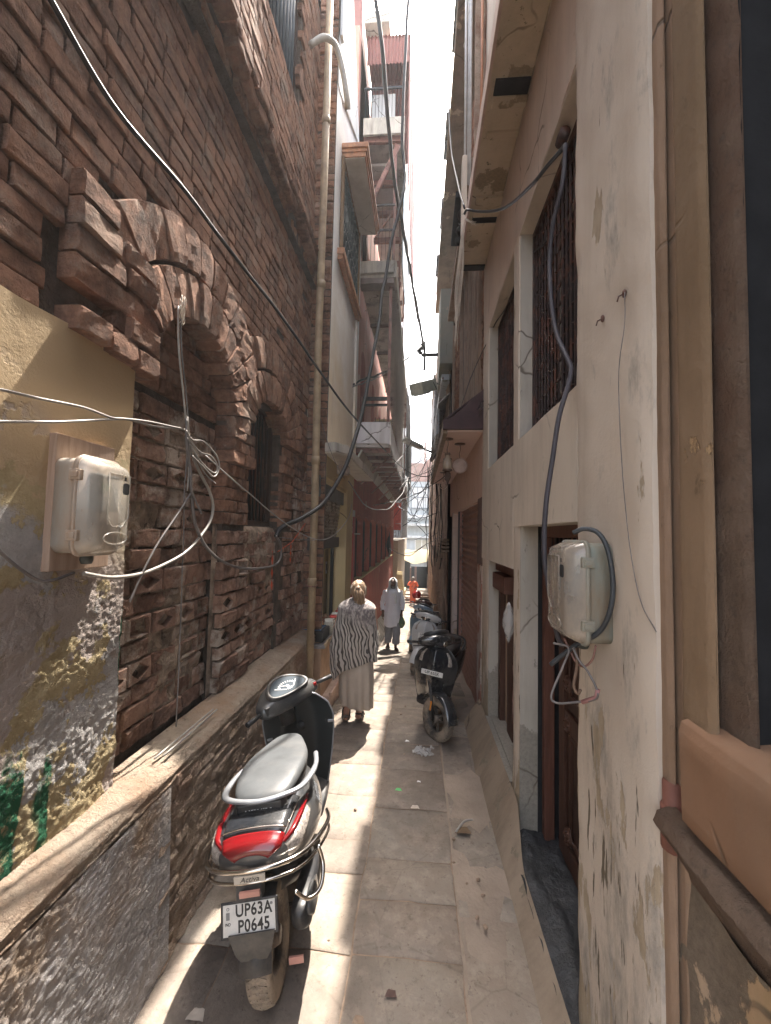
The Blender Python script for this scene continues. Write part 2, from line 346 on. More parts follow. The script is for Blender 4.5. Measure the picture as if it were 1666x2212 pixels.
def m_pier(name, amt, c1=(.57, .495, .415), c2=(.51, .435, .36)):
    n = NT(name); z = n.axis(2); y = n.axis(1); low = n.rng(z, .1, 2.3, 1., 0.)
    col = n.mix(n.ramp(n.noise(1.2, 5, .6), [(.35, 0), (.65, 1)]), c1, c2)
    mil = n.ramp(n.mth('ADD', n.noise(5, 9, .75, n.map((1, 1, .35), loc=(2, 1, 0))), n.mth('MULTIPLY', low, .13)), [(.57, 0), (.72, .85 * amt)]); col = n.mix(mil, col, (.25, .235, .21))
    d = n.noise(16, 5, .6, n.map((1, 1.3, .16), loc=(3, 0, 4))); dm = n.ramp(n.mth('ADD', d, n.mth('MULTIPLY', low, .17 * amt)), [(.71, 0), (.735, 1)]); col = n.mix(dm, col, (.13, .105, .075))
    pm = n.ramp(n.mth('ADD', n.noise(3.4, 9, .66, n.map((1, 1, .3), loc=(8, 1, 3))), n.mth('MULTIPLY', low, .20 * amt)), [(.655, 0), (.67, 1)]); col = n.mix(pm, col, n.ramp(n.noise(12, 6, .7, n.map((1, 1, .3))), [(.35, (.30, .24, .17)), (.65, (.44, .36, .26))]))
    st = n.ramp(n.noise(10, 4, .6, n.map((1, 1, .05))), [(.5, 0), (.75, .3)]); col = n.mix(st, col, (.36, .29, .21))
    h = n.mth('ADD', n.mth('MULTIPLY', pm, -.6), n.mth('MULTIPLY', dm, -.8)); h = n.mth('ADD', h, n.mth('MULTIPLY', n.noise(9, 5, .65), .5)); h = n.mth('ADD', h, n.mth('MULTIPLY', n.noise(60, 4, .7), .2))
    return n.out(col, .9, None, n.bump(h, .5, .02), .2)
M_pier = m_pier('stained_cream_pier', 1.)
M_cwall = m_plaster('cream_wall_stained', (.57, .495, .41), (.61, .54, .455), under=(.33, .27, .2), peel=.69, pscale=2.6, stain=(.2, .175, .14), stainamt=.5, lowz=1.75, lowk=.055, grain=.3, streak=.4)
M_cwallL = m_plaster('cream_wall_lower', (.47, .385, .28), (.40, .32, .23), under=(.27, .22, .165), peel=.6, pscale=3, stain=(.17, .14, .1), stainamt=.75, streak=.7)
M_reveal = m_plaster('greyed_reveal', (.46, .42, .37), (.38, .35, .3), under=(.22, .2, .17), peel=.66, stain=(.12, .11, .1), stainamt=.6, lowz=1.1, lowk=.5)
M_creamup = m_plaster('cream_pink_upper_wall', (.56, .455, .37), (.52, .42, .34), peel=.75, stain=(.3, .25, .2), stainamt=.4, streak=.5, grain=.15)
M_pinkwall = m_plaster('pink_plaster', (.6, .43, .35), (.56, .39, .31), peel=.8, stainamt=.15, streak=.15, grain=.12)
M_pinksof = m_plaster('pink_soffit', (.66, .5, .44), (.62, .47, .41), peel=.85, stainamt=.1, streak=.0, grain=.08)
M_maroon = m_plain('maroon_canopy', (.055, .028, .03), .75, var=.3)
M_tan = m_plaster('tan_brown_wall', (.32, .22, .155), (.25, .17, .11), under=(.24, .16, .11), peel=.7, stain=(.12, .08, .05), stainamt=.7, streak=.8, grain=.9)
M_ochre = m_plaster('ochre_wall', (.235, .16, .10), (.18, .12, .07), under=(.33, .22, .12), peel=.6, stain=(.12, .085, .05), stainamt=.8, streak=.8, grain=.9)
M_roughbr = _roughgrey('rough_brown_render', (.17, .115, .08), (.28, .2, .145), (.2, .12, .08), 1.4)
M_orangepl = m_plaster('orange_brown_plinth', (.26, .15, .09), (.2, .115, .07), peel=.7, stainamt=.5, streak=.3)
M_shadeDk = m_plain('shade_black', (.012, .012, .013), .9, var=.4, bump=.3)  # near-black colour stands in for the shade inside rooms, windows and holes
M_wood = None
def m_wood(name, a, b, rough=.6):
    n = NT(name); v = n.map((9, 9, .8)); f = n.noise(3, 6, .7, v, 1.2); col = n.ramp(f, [(.3, a), (.7, b)])
    return n.out(col, rough, None, n.bump(n.noise(4, 6, .7, v, 1), .4, .006), .3)
M_wood = m_wood('brown_door_wood', (.05, .024, .016), (.095, .045, .03))
M_woodDk = m_wood('dark_wood', (.035, .02, .015), (.08, .042, .03))
M_woodOld = m_wood('weathered_wood', (.16, .115, .085), (.34, .25, .19), .85)
M_woodRed = m_wood('red_brown_frame', (.085, .035, .024), (.14, .062, .042), .55)
M_board = m_wood('bleached_board', (.33, .22, .16), (.5, .37, .28), .85)
M_iron = m_metal_paint('rusty_iron', (.06, .04, .036), (.11, .05, .035), .55)
M_ironblue = m_plain('blue_grey_bars', (.05, .075, .1), .45, var=.3)
M_shut = m_metal_paint('rusty_rose_shutter', (.30, .17, .13), (.2, .1, .07), .35, .6)
M_shutg = m_metal_paint('dirty_steel_shutter', (.42, .37, .31), (.1, .075, .055), .5, .5)
M_pipe = m_plain('cream_pipe', (.36, .27, .165), .6, var=.3, scale=7, dirt=(.2, .13, .08), dirtamt=.4)
M_blackwire = m_plain('black_cable', (.013, .013, .014), .45, var=.3, bump=.3, bs=90)
M_greywire = m_plain('grey_cable', (.15, .135, .13), .5, var=.3)
M_paleWire = m_plain('pale_cable', (.33, .305, .275), .4, var=.15)
M_string = m_plain('frayed_string', (.55, .48, .4), .9, var=.2)
M_redcloth = m_plain('red_cloth', (.5, .07, .05), .9, var=.2)
M_white = m_plain('white_paint', (.72, .72, .7), .5, var=.08)
M_black = m_plain('matt_black', (.014, .014, .015), .6, var=.3, obj=True)
def _stone():
    n = NT('sandstone_paving'); t = n.attr(i=0)
    col = n.ramp(t, [(0, (.20, .168, .14)), (.4, (.255, .212, .175)), (.7, (.28, .235, .19)), (1, (.215, .195, .17))])
    col = n.mix(n.ramp(n.noise(2.5, 8, .68), [(.4, 0), (.7, .8)]), col, (.215, .165, .125))
    col = n.mix(n.ramp(n.noise(9, 7, .7), [(.48, 0), (.7, .7)]), col, (.37, .31, .25))
    col = n.mix(n.ramp(n.noise(30, 6, .7), [(.6, 0), (.68, .7)]), col, (.12, .09, .07)); col = n.mix(n.ramp(n.noise(1.1, 7, .7, n.map(loc=(3, 8, 1))), [(.47, 0), (.62, .7)]), col, (.13, .108, .09)); col = n.mix(n.ramp(n.noise(17, 7, .75, n.map(loc=(2, 2, 8))), [(.56, 0), (.66, .55)]), col, (.10, .08, .065)); vv = n.voro(1.7, 'DISTANCE_TO_EDGE', n.map((1, 1, 0)), 0); crk = n.ramp(n.mth('ADD', vv, n.mth('MULTIPLY', n.noise(9, 5, .7), .03)), [(.016, 1), (.022, 0)]); col = n.mix(n.mth('MULTIPLY', crk, .22), col, (.09, .07, .055))
    h = n.mth('ADD', n.noise(6, 6, .65), n.mth('MULTIPLY', n.noise(60, 5, .7), .35))
    return n.out(col, n.rng(n.noise(4, 4), .3, .7, .62, .85), None, n.bump(h, .5, .02), .3)
M_stone = _stone()
M_dirt = m_plain('packed_dirt', (.27, .195, .14), .95, var=.35, scale=6, bump=.8, bs=40, bd=.02)
M_ground = m_plain('dust_ground', (.3, .24, .19), .95, var=.2, scale=3, bump=.5, bs=30, bd=.02)
M_glassdk = m_plain('dark_glass', (.02, .025, .03), .12, var=.1, bump=0)
M_far1 = m_plaster('pale_far_wall', (.42, .46, .48), (.5, .53, .54), peel=.8)
M_far2 = m_plaster('far_pink_brick', (.42, .27, .23), (.36, .22, .19), peel=.7)
M_farwhite = m_plaster('far_white', (.6, .62, .63), (.68, .69, .68), peel=.8)
M_darkcloth = m_plain('black_tarp', (.02, .02, .022), .8, var=.3)
# ------------------------------------------------------------------ bricks
def brick(mb, P, u0, u1, v0, v1, n=0., back=-.06, r=.009, jit=.005, nu=4, nv=3, t=None, tilt=.006, t2=None, shape=None, fine=0.):
    if mb.t is None: mb.t = []
    t = rnd.random() if t is None else t; t2 = rnd.random() if t2 is None else t2
    us = [u0, u0 + r] + [u0 + (u1 - u0) * k / nu for k in range(1, nu)] + [u1 - r, u1]
    vs = [v0, v0 + r] + [v0 + (v1 - v0) * k / nv for k in range(1, nv)] + [v1 - r, v1]
    A, B = len(us), len(vs); ta, tb = U(-tilt, tilt), U(-tilt, tilt); uc, vc = (u0 + u1) / 2, (v0 + v1) / 2
    sd = rnd.random() * 50; V = []
    def pt(a, b, u, v):
        edge = a in (0, A - 1) or b in (0, B - 1)
        corner = (a in (1, A - 2)) and (b in (1, B - 2))
        q = Vector((u * 14 + sd, v * 14, sd))
        nn = n + ta * (u - uc) / max(u1 - u0, .01) * 2 + tb * (v - vc) / max(v1 - v0, .01) * 2 + mnoise.noise(q) * jit
        du, dv = mnoise.noise(q + Vector((7, 0, 0))) * jit * .9, mnoise.noise(q + Vector((0, 9, 0))) * jit * .9
        if fine: nn += mnoise.noise(Vector((u * 48, v * 48, sd))) * fine + mnoise.noise(Vector((u * 95, v * 95, sd))) * fine * .7
        if edge: nn = n - r * 1.1 + mnoise.noise(q) * jit * .5
        if corner: nn -= r * .5
        if shape: u, v = shape(u, v)
        return P(u + du, v + dv, nn)
    for b in range(B):
        for a in range(A): V.append(pt(a, b, us[a], vs[b]))
    F = [(b * A + a, b * A + a + 1, (b + 1) * A + a + 1, (b + 1) * A + a) for b in range(B - 1) for a in range(A - 1)]
    # sides going back
    ring = [(a, 0) for a in range(A)] + [(A - 1, b) for b in range(1, B)] + [(a, B - 1) for a in range(A - 2, -1, -1)] + [(0, b) for b in range(B - 2, 0, -1)]
    k0 = len(V)
    for a, b in ring:
        u, v = us[a], vs[b]
        if shape: u, v = shape(u, v)
        V.append(P(u, v, n + back))
    L = len(ring)
    for i in range(L):
        j = (i + 1) % L; p, q = ring[i][1] * A + ring[i][0], ring[j][1] * A + ring[j][0]
        F.append((q, p, k0 + i, k0 + j))
    mb.add(V, F, 0, False); mb.t += [(t, t2, 0, 1)] * len(V)

LX = -1.45
def PL(u, v, n): return (LX + n, u, v)
# arches: centre y, springing z, half span, rise, ring thickness
ARCH = [(2.5, 2.98, .50, .53, .62), (3.8, 3.12, .42, .30, .62)]
def in_arch(y, z, grow=0.):
    for i, (cy, zs, hw, rise, th) in enumerate(ARCH):
        if z >= zs - .02 + (0 if grow <= 0 else 0):
            e = ((y - cy) / (hw + grow)) ** 2 + ((z - zs) / (rise + grow * .95)) ** 2
            if e < 1: return i
    return None
def zone(y, z):
    """depth of the brick face, or None where there is no brick"""
    if 3.38 < y < 4.2 and 2.24 < z < 3.14: return None
    a = in_arch(y, z)
    if a == 1: return None
    if a == 0: return -.10
    b = in_arch(y, z, .56)
    if b is not None and 1.5 < y < 4.62: return 'ring'
    if y < 1.9 and z < 3.0: return None
    if 1.9 <= y < 2.98 and z < 3.0: return -.10
    if 3.22 < y <= 4.2 and z <= 2.26: return -.045
    return 0.
house = thing('brick_house', 'old dark brick house with brick arch, ragged cornice and ledge on the left', 'house', (-1.45, 2.5, 0))
house_off = Vector((1.45, -2.5, 0))
def HB(mb, name, mats, par=None, **k):
    """build in world coordinates, parented to the brick house"""
    o = mb.build(name, mats, par or house, **k)
    if par is None or par is house: o.location = house_off
    return o
mb = MB(); z = 1.02; k = 0
while z < 9.2:
    ch = U(.092, .104) if z > 3 else U(.088, .12)
    y = .25 + (0 if k % 2 else -.12) + U(-.02, .02)
    while y < 5.22:
        L = (U(.2, .27) if rnd.random() < .75 else U(.1, .14)) * 1.0
        yc, zc = y + L / 2, z + ch / 2
        q = zone(yc, zc)
        low = zc < 3.0 and yc > 1.9
        if not (5.5 < zc and 3.42 < yc < 4.42 and zc > 7.05) and not (5.42 < zc < 5.62) and q is not None and q != 'ring' and not low:
            # keep whole bricks out of the openings
            if zone(y + L - .03, zc) is not None and zone(y + .03, zc) is not None and rnd.random() > .006:
                brick(mb, PL, y + .004, min(y + L, 5.2) - .006, z + .004, z + ch - .007, q + U(-.005, .005) * (2. if yc < 1.9 else 1.), r=.005, jit=.0055, tilt=.0035)
        y += L
    z += ch; k += 1
HB(mb, 'brick_wall', M_brick, fixn=False, weld=False)
# wall core behind the bricks
mb = MB()
for (y0, y1, z0, z1, d) in [(-.6, 5.2, 3.85, 7.05, -.03), (-.6, 1.9, 3.0, 3.85, -.03), (4.2, 5.2, .6, 3.85, -.03), (3.0, 3.38, .6, 3.85, -.03), (1.86, 3.0, .6, 3.85, -.135), (3.38, 4.2, .6, 2.25, -.075), (3.38, 4.2, 3.4, 3.85, -.03), (-.6, 3.44, 7.05, 9.3, -.03), (4.42, 5.2, 7.05, 9.3, -.03)]:
    mb.box(LX - .3, LX + d, y0, y1, z0, z1)
mb.box(LX - .6, LX - .3, -.6, 5.2, .6, 9.3)
HB(mb, 'wall_core', M_mortar)
# protruding arch rings, bricks on edge, two rings deep, and quoins
mb = MB()
for ai, (cy, zs, hw, rise, th) in enumerate(ARCH):
    for row, (g0, g1, dn) in enumerate([(0., .29, .05), (.30, .58, .045)]):
        n = 17 if ai == 0 else 15
        for i in range(n):
            a0 = math.pi * (i / n) ; a1 = math.pi * ((i + 1) / n)
            def shp(u, v, a0=a0, a1=a1, g0=g0, g1=g1):
                a = math.pi - (a0 + (a1 - a0) * u); g = g0 + (g1 - g0) * v
                return (cy + (hw + g) * math.cos(a), zs + (rise + g * .95) * math.sin(a))
            def P2(u, v, nn): p = shp(u, v); return (LX + nn, p[0], p[1])
            yy, zz = shp(.5, .5)
            if ai == 0 and row == 1 and zz < 3.3: continue
            if ai == 1 and (yy < 3.2 or zz < 3.0): continue
            if ai == 0 and yy > 3.3: continue
            sub_ = MB(); sub_.t = mb.t if mb.t is not None else []
            brick(mb, lambda u, v, nn, P2=P2: P2(min(1, max(0, u)), min(1, max(0, v)), nn), .04, .96, .012, .975, dn + U(-.006, .006) + U(-.005, .006), back=-.2, r=.02, jit=.006, tilt=.004, nu=3, nv=5)
# quoins left of the arch
for (y0, y1, z0, z1, d) in [(1.5, 1.72, 3.56, 3.67, .06), (1.5, 1.74, 3.44, 3.55, .065), (1.5, 1.78, 3.325, 3.43, .06), (1.5, 1.92, 3.21, 3.315, .06),
                            (1.78, 2.0, 3.46, 3.55, .07), (1.8, 2.0, 3.35, 3.44, .07),
                            (1.5, 1.68, 3.0, 3.095, .085), (1.685, 1.86, 2.99, 3.09, .085), (1.865, 2.03, 2.98, 3.08, .085), (1.80, 2.02, 3.10, 3.205, .08)]:
    brick(mb, PL, y0, y1 - .008, z0, z1, d + U(-.006, .006), back=-.14, r=.007, jit=.006)
# imposts / pier of the window
z = 2.25; k = 0
while z < 3.0:
    for (a, b) in ([(2.99, 3.2), (3.205, 3.385)] if k % 2 else [(2.99, 3.1), (3.105, 3.3), (3.305, 3.385)]):
        brick(mb, PL, a, b - .006, z, z + .088, (.05 if z > 2.72 else .0) + U(-.01, .01), back=-.16, r=.007, jit=.007)
    for (a, b) in ([(4.2, 4.42), (4.425, 4.55)] if k % 2 else [(4.2, 4.32), (4.325, 4.55)]):
        brick(mb, PL, a, b - .006, z, z + .088, (.03 if z > 2.8 else .01) + U(-.01, .01), back=-.2, r=.007, jit=.007)
    z += .095; k += 1
HB(mb, 'brick_arch', M_brick, fixn=False, weld=False)
# patterned terracotta lower wall
mb = MB(); z = 1.0; k = 0
def diamond(mb, y0, y1, z0, z1, d, sq=False):
    """frame block with a sunk diamond"""
    yc, zc = (y0 + y1) / 2, (z0 + z1) / 2; hy, hz_ = (y1 - y0) / 2 * .78, (z1 - z0) / 2 * .78
    if mb.t is None: mb.t = []
    o = [(y0, z0), (yc, z0), (y1, z0), (y1, zc), (y1, z1), (yc, z1), (y0, z1), (y0, zc)]
    if sq: i_ = [(yc - hy, zc - hz_), (yc, zc - hz_), (yc + hy, zc - hz_), (yc + hy, zc), (yc + hy, zc + hz_), (yc, zc + hz_), (yc - hy, zc + hz_), (yc - hy, zc)]
    else: i_ = [(yc - hy * .5, zc - hz_ * .5), (yc, zc - hz_), (yc + hy * .5, zc - hz_ * .5), (yc + hy, zc), (yc + hy * .5, zc + hz_ * .5), (yc, zc + hz_), (yc - hy * .5, zc + hz_ * .5), (yc - hy, zc)]
    J = lambda: U(-.004, .004)
    V = [PL(a + J(), b + J(), d - .012) for a, b in o] + [PL(a * .92 + yc * .08 + J(), b * .92 + zc * .08 + J(), d + J()) for a, b in o] + [PL(a + J(), b + J(), d) for a, b in i_] + [PL(a * .9 + yc * .1, b * .9 + zc * .1, d - .035) for a, b in i_] + [PL(a, b, d - .08) for a, b in o]
    F = []
    for q0, q1 in ((0, 8), (8, 16), (16, 24)):
        for i in range(8): j = (i + 1) % 8; F.append((q0 + i, q0 + j, q1 + j, q1 + i))
    F.append(tuple(24 + i for i in range(8)))
    for i in range(8): j = (i + 1) % 8; F.append((32 + i, 32 + j, j, i))
    t = (rnd.random(), rnd.random(), 0, 1); mb.add(V, F, 0, False); mb.t += [t] * len(V)
while z < 3.02:
    pat = k in (3, 5, 7, 10, 12, 14)
    ch = U(.13, .145) if pat else U(.10, .125)
    y = 1.9
    while y < 5.2:
        d = (-.10 if y < 2.95 else (-.0 if y < 3.3 else -.045))
        if y >= 4.25: d = 0.
        L = U(.21, .27) if pat else U(.19, .30)
        if y > 4.2: L = U(.11, .2); pt_ = False
        else: pt_ = pat
        y1 = min(y + L, 5.2)
        if y < 2.96 < y1: y1 = 2.98
        zc = z + ch / 2
        stop = (zc > 2.22 and (2.95 < y < 4.56)) or (y < 3.02 and zc > 2.97)
        if not stop and rnd.random() > .02:
            if pt_ and rnd.random() < .8: diamond(mb, y + .006, y1 - .01, z + .005, z + ch - .01, d + U(-.01, .012), rnd.random() < .18)
            else: brick(mb, PL, y + .006, y1 - .009, z + .004, z + ch - .01, d + U(-.014, .012), r=.007, jit=.011, tilt=.008, nu=8, nv=5, fine=.0042)
        y = y1
    z += ch; k += 1
HB(mb, 'patterned_wall', M_brickLow, fixn=False, weld=False)
# lumpy mortar / broken plaster filling between the worn bricks
def lumpy(x, y0, y1, z0, z1, amp, name, mat, nx=90, nz=70, fr=6, par=None, slope=0., seed=0.):
    mb = MB()
    def f(u, v):
        y, z = y0 + (y1 - y0) * u, z0 + (z1 - z0) * v
        q = Vector((y * fr, z * fr, seed)); h = mnoise.fractal(q, .9, 2.1, 5) * amp + mnoise.noise(q * .25) * amp * 1.2
        e = min(u, 1 - u, v, 1 - v) * 25
        return (x + slope * (1 - v) + (h if e > 1 else h * e - (1 - e) * .02), y, z)
    mb.grid(f, nx, nz); return HB(mb, name, mat, par, fixn=False, weld=False)
lumpy(LX - .126, 1.88, 2.96, .98, 3.0, .022, 'crumbled_mortar', M_mortarL, 70, 120, 7)
lumpy(LX - .060, 2.95, 5.18, .98, 2.25, .022, 'crumbled_mortar', M_mortarL, 130, 80, 7, seed=4)
lumpy(LX - .03, 4.22, 5.18, 2.2, 3.0, .02, 'crumbled_mortar', M_mortar, 40, 40, 7, seed=9)
# plaster panel, near left, with a real edge against the brick
mb = MB()
def pf(u, v):
    top = 3.17 - .19 * u - .02 * math.sin(u * 19); edge = 1.895 + mnoise.noise(Vector((0, v * 6, 3))) * .02
    y, z = -.7 + (edge + .7) * u, .9 + (top - .9) * v
    lw = max(.0, min(1, (2.35 - z) * 1.6)); h = mnoise.fractal(Vector((y * 5, z * 5, 2)), .9, 2.1, 4) * .010 * max(.15, lw) + (mnoise.noise(Vector((y * 46, z * 46, 2))) * .0034 + mnoise.noise(Vector((y * 95, z * 95, 7))) * .0026) * lw
    return (LX + .035 + h, y, z)
mb.grid(pf, 420, 330)
n0 = 111
mb.add([pf(1, j / 100) for j in range(101)] + [(LX - .14, pf(1, j / 100)[1] - .0, pf(1, j / 100)[2]) for j in range(101)], [(j, j + 101, j + 102, j + 1) for j in range(100)])
mb.add([pf(j / 100, 1) for j in range(101)] + [(LX - .05, pf(j / 100, 1)[1], pf(j / 100, 1)[2] + .01) for j in range(101)], [(j, j + 1, j + 102, j + 101) for j in range(100)])
HB(mb, 'plaster_patch', M_near, fixn=False, weld=False)
# ledge and base wall
mb = MB()
def lf(u, v):
    y = -.7 + 5.95 * u; s_ = mnoise.fractal(Vector((y * 6, v * 3, 0)), .9, 2.1, 4)
    prof = [(LX - .05, .995), (LX + .02, .985), (-1.335, .965), (-1.285, .95), (-1.262, .925), (-1.268, .895), (-1.262, .875), (-1.285, .855)]
    t = v * (len(prof) - 1); i = min(int(t), len(prof) - 2); t -= i; x = prof[i][0] * (1 - t) + prof[i + 1][0] * t; z = prof[i][1] * (1 - t) + prof[i + 1][1] * t
    s2 = mnoise.fractal(Vector((y * 28, v * 12, 4)), .8, 2.1, 3); return (x + s_ * .006 + s2 * .004, y, z + s_ * .007 + s2 * .004)
mb.grid(lf, 900, 40)
HB(mb, 'ledge', M_ledge, fixn=False, weld=False)
mb = MB()
def bf(u, v):
    y, z = -.7 + 2.82 * u, -.03 + .90 * v
    h = mnoise.fractal(Vector((y * 9, z * 9, 1)), .8, 2.2, 6)
    return (-1.232 - .028 * v + (h * .006 + .0045 * mnoise.noise(Vector((y * 40, z * 52, 2))) + .003 * mnoise.noise(Vector((y * 90, z * 110, 5)))) * min(1, (1 - u) * 30), y, z)
mb.grid(bf, 480, 170)
mb.add([bf(1, j / 70) for j in range(71)] + [(-1.36, bf(1, j / 70)[1], bf(1, j / 70)[2]) for j in range(71)], [(j, j + 71, j + 72, j + 1) for j in range(70)])
HB(mb, 'rough_base_render', M_rough, fixn=False, weld=False)
mb = MB(); z = .0; k = 0
while z < .85:
    ch = U(.055, .075); y = 2.02
    while y < 5.2:
        L = U(.12, .22)
        if rnd.random() > .25: brick(mb, lambda u, v, n: (-1.236 - .022 * v + n, u, v), y + .004, min(y + L, 5.2) - .008, z + .003, z + ch - .006, U(-.022, .002), r=.008, jit=.010, tilt=.008, nu=7, nv=4, fine=.0045)
        y += L
    z += ch; k += 1
HB(mb, 'worn_base_bricks', M_lowwall, fixn=False, weld=False)
mb = MB()
def bf2(u, v):
    y, z = 2.05 + 3.16 * u, -.35 + 1.22 * v; h = mnoise.fractal(Vector((y * 7, z * 11, 6)), .85, 2.2, 5)
    return (-1.252 - .018 * v + h * .014 + .005 * mnoise.noise(Vector((y * 34, z * 44, 2))) + .003 * mnoise.noise(Vector((y * 80, z * 90, 9))), y, z)
mb.grid(bf2, 420, 150); mb.box(-1.75, -1.30, -.7, 5.2, -.4, .93); mb.box(-1.75, -1.29, 5.16, 5.2, -.4, .95)
HB(mb, 'eroded_base', M_lowwall, fixn=False, weld=False)
# cornice: corbelled ragged bricks
mb = MB(); y = -.6
for (z0, z1, d, L0) in [(5.42, 5.51, .07, .12), (5.515, 5.60, .155, .2), (5.605, 5.63, .17, .4)]:
    y = -.6
    while y < 5.2:
        L = L0 * U(.8, 1.3); dd = d + U(-.018, .018)
        if rnd.random() > .04: brick(mb, lambda u, v, n: (LX + n, u, v), y, min(y + L - .006, 5.22), z0 + U(-.006, .006), z1, dd, back=-.25, r=.01, jit=.014)
        y += L
mb2 = MB(); mb2.box(LX - .3, LX + .05, -.6, 5.2, 5.40, 5.64)
HB(mb, 'cornice', M_brick, fixn=False, weld=False); HB(mb2, 'cornice_core', M_mortar)
# windows of the brick house
def bars_window(parent_fn, name, x, y0, y1, z0, z1, nb, r, depth, mbar, mback=M_shadeDk, arch=0, cross=0):
    w_ = MB()
    w_.box(x - depth - .06, x - depth + .0, y0 - .02, y1 + .02, z0 - .02, z1 + .02)
    o = parent_fn(w_, 'window', mback)
    b = MB()
    for i in range(nb):
        yy = y0 + (y1 - y0) * (i + .5) / nb; b.tube([(x - depth + .05, yy, z0), (x - depth + .05, yy, z1)], r, 6)
    for j in range(cross):
        zz = z0 + (z1 - z0) * (j + .5) / cross; b.box(x - depth + .045, x - depth + .055, y0, y1, zz - .012, zz + .012)
    q = b.build('bars', mbar, o)
    f = MB()
    for (a0, a1, b0, b1) in ((y0 - .02, y0 + .035, z0, z1), (y1 - .035, y1 + .02, z0, z1), (y0 + .035, y1 - .035, z0, z0 + .05), (y0 + .035, y1 - .035, z1 - .05, z1)):
        f.box(x - depth + .003, x - depth + .09, a0, a1, b0, b1)
    f.build('frame', M_woodDk, o, bevel=.004)
    return o
bars_window(HB, 'window', LX, 3.40, 4.19, 2.25, 3.42, 9, .010, .2, M_iron)
bars_window(HB, 'window', LX, 3.44, 4.42, 7.07, 9.2, 10, .022, .16, M_ironblue)
# orange stain powder on the ledge, loose sticks: small real things
mb = MB()
for s_ in (0, 1): mb.tube(catmull([(-1.36 + .03 * s_, 2.12 + .03 * s_, 1.0), (-1.355 + .03 * s_, 2.45, 1.002), (-1.35 + .025 * s_, 2.72, 1.005)], 4), .006, 6)
props(mb.build('bamboo_sticks', M_paleWire), 'two thin pale sticks lying on the ledge of the brick wall', 'sticks')

# drainpipe at the end of the brick wall
dp = thing('drainpipe', 'tall cream drainpipe standing at the corner of the brick house, beside the shop', 'pipe', (-1.2, 4.98, 0))
def pipe_part(mb, name, m, **k):
    o = mb.build(name, m, dp, **k); o.location = (1.2, -4.98, 0); return o
mb = MB(); PZ = [.35, 2.5, 4.5, 6.3, 8.9]; mb.tube([(-1.235 + .01 * math.sin(z_), 4.76, z_) for z_ in PZ], .044, 14); pipe_part(mb, 'pipe', M_pipe)
for z_ in (1.62, 3.05, 5.2, 7.3):
    mb = MB(); mb.lathe([(.043, -.05), (.053, -.045), (.053, .045), (.043, .05)], (-1.233, 4.76, z_), n=14); pipe_part(mb, 'coupling', M_pipe)
mb = MB(); mb.tube([(-1.285, 4.71, 1.58), (-1.18, 4.71, 1.575), (-1.18, 4.81, 1.585), (-1.285, 4.81, 1.58), (-1.29, 4.72, 1.59)], .007, 6); pipe_part(mb, 'clamp', M_steelred)
# second, thin old post between wall and pipe
mb = MB(); mb.t = []; z = 0; k = 0
while z < 12:
    for a, b in (((-1.46, -1.32), (-1.315, -1.208)) if k % 2 else ((-1.46, -1.208),)):
        brick(mb, lambda u, v, n: (u, 5.16 - n, v), a, b, z + .004, z + .094, U(-.012, .01), back=-.04, r=.008, jit=.01, nu=4, nv=3)
    z += .1; k += 1
HB(mb, 'corner_pier', M_brick, fixn=False, weld=False)
mb = MB(); mb.box(-1.46, -1.203, 5.175, 5.197, 0, 12); HB(mb, 'corner_pier_core', M_mortar)

# curved lamp arm / pipe stub high up beside the upper window
mb = MB()
mb.tube(catmull([(-1.40, 4.55, 8.05), (-1.25, 4.6, 8.2), (-1.12, 4.7, 8.2), (-1.04, 4.8, 7.95), (-1.0, 4.85, 7.7), (-1.0, 4.93, 7.62)], 5), .036, 10)
props(mb.build('bent_pipe', m_plain('grey_pvc', (.5, .49, .45), .5, dirt=(.15, .13, .1))), 'grey bent pipe end poking out high on the left brick wall beside the barred window', 'pipe')

# ------------------------------------------------------------------ blue and cream plaster house with the shop
X2 = -1.2
h2 = thing('plaster_house', 'narrow faded blue and cream plaster house over an open shop, after the brick house', 'house', (X2, 6.3, 0))
def H2(mb, name, m, par=None, **k):
    o = mb.build(name, m, par or h2, **k)
    if par is None: o.location = (-X2, -6.3, 0)
    return o
mb = MB(); mb.box(X2 - 2.5, X2, 5.2, 7.35, 3.35, 8.1)
mb.box(X2 - 2.5, X2, 5.2, 5.5, 8.1, 12.0); mb.box(X2 - 2.5, X2 - .02, 5.5, 7.35, 8.1, 9.2)
# opening for the window is a sunk box on the face
H2(mb, 'upper_wall', M_bluecream)
mb = MB(); mb.box(X2 - .02, X2 + .05, 5.2, 5.30, 9.0, 12.2); mb.prism([(5.2, 8.3), (5.3, 8.3), (7.0, 9.2), (5.3, 12.2), (5.2, 12.2)], 0, X2 - .4, X2 + .012)
H2(mb, 'weathered_top_wall', M_brick if False else M_farwhite)
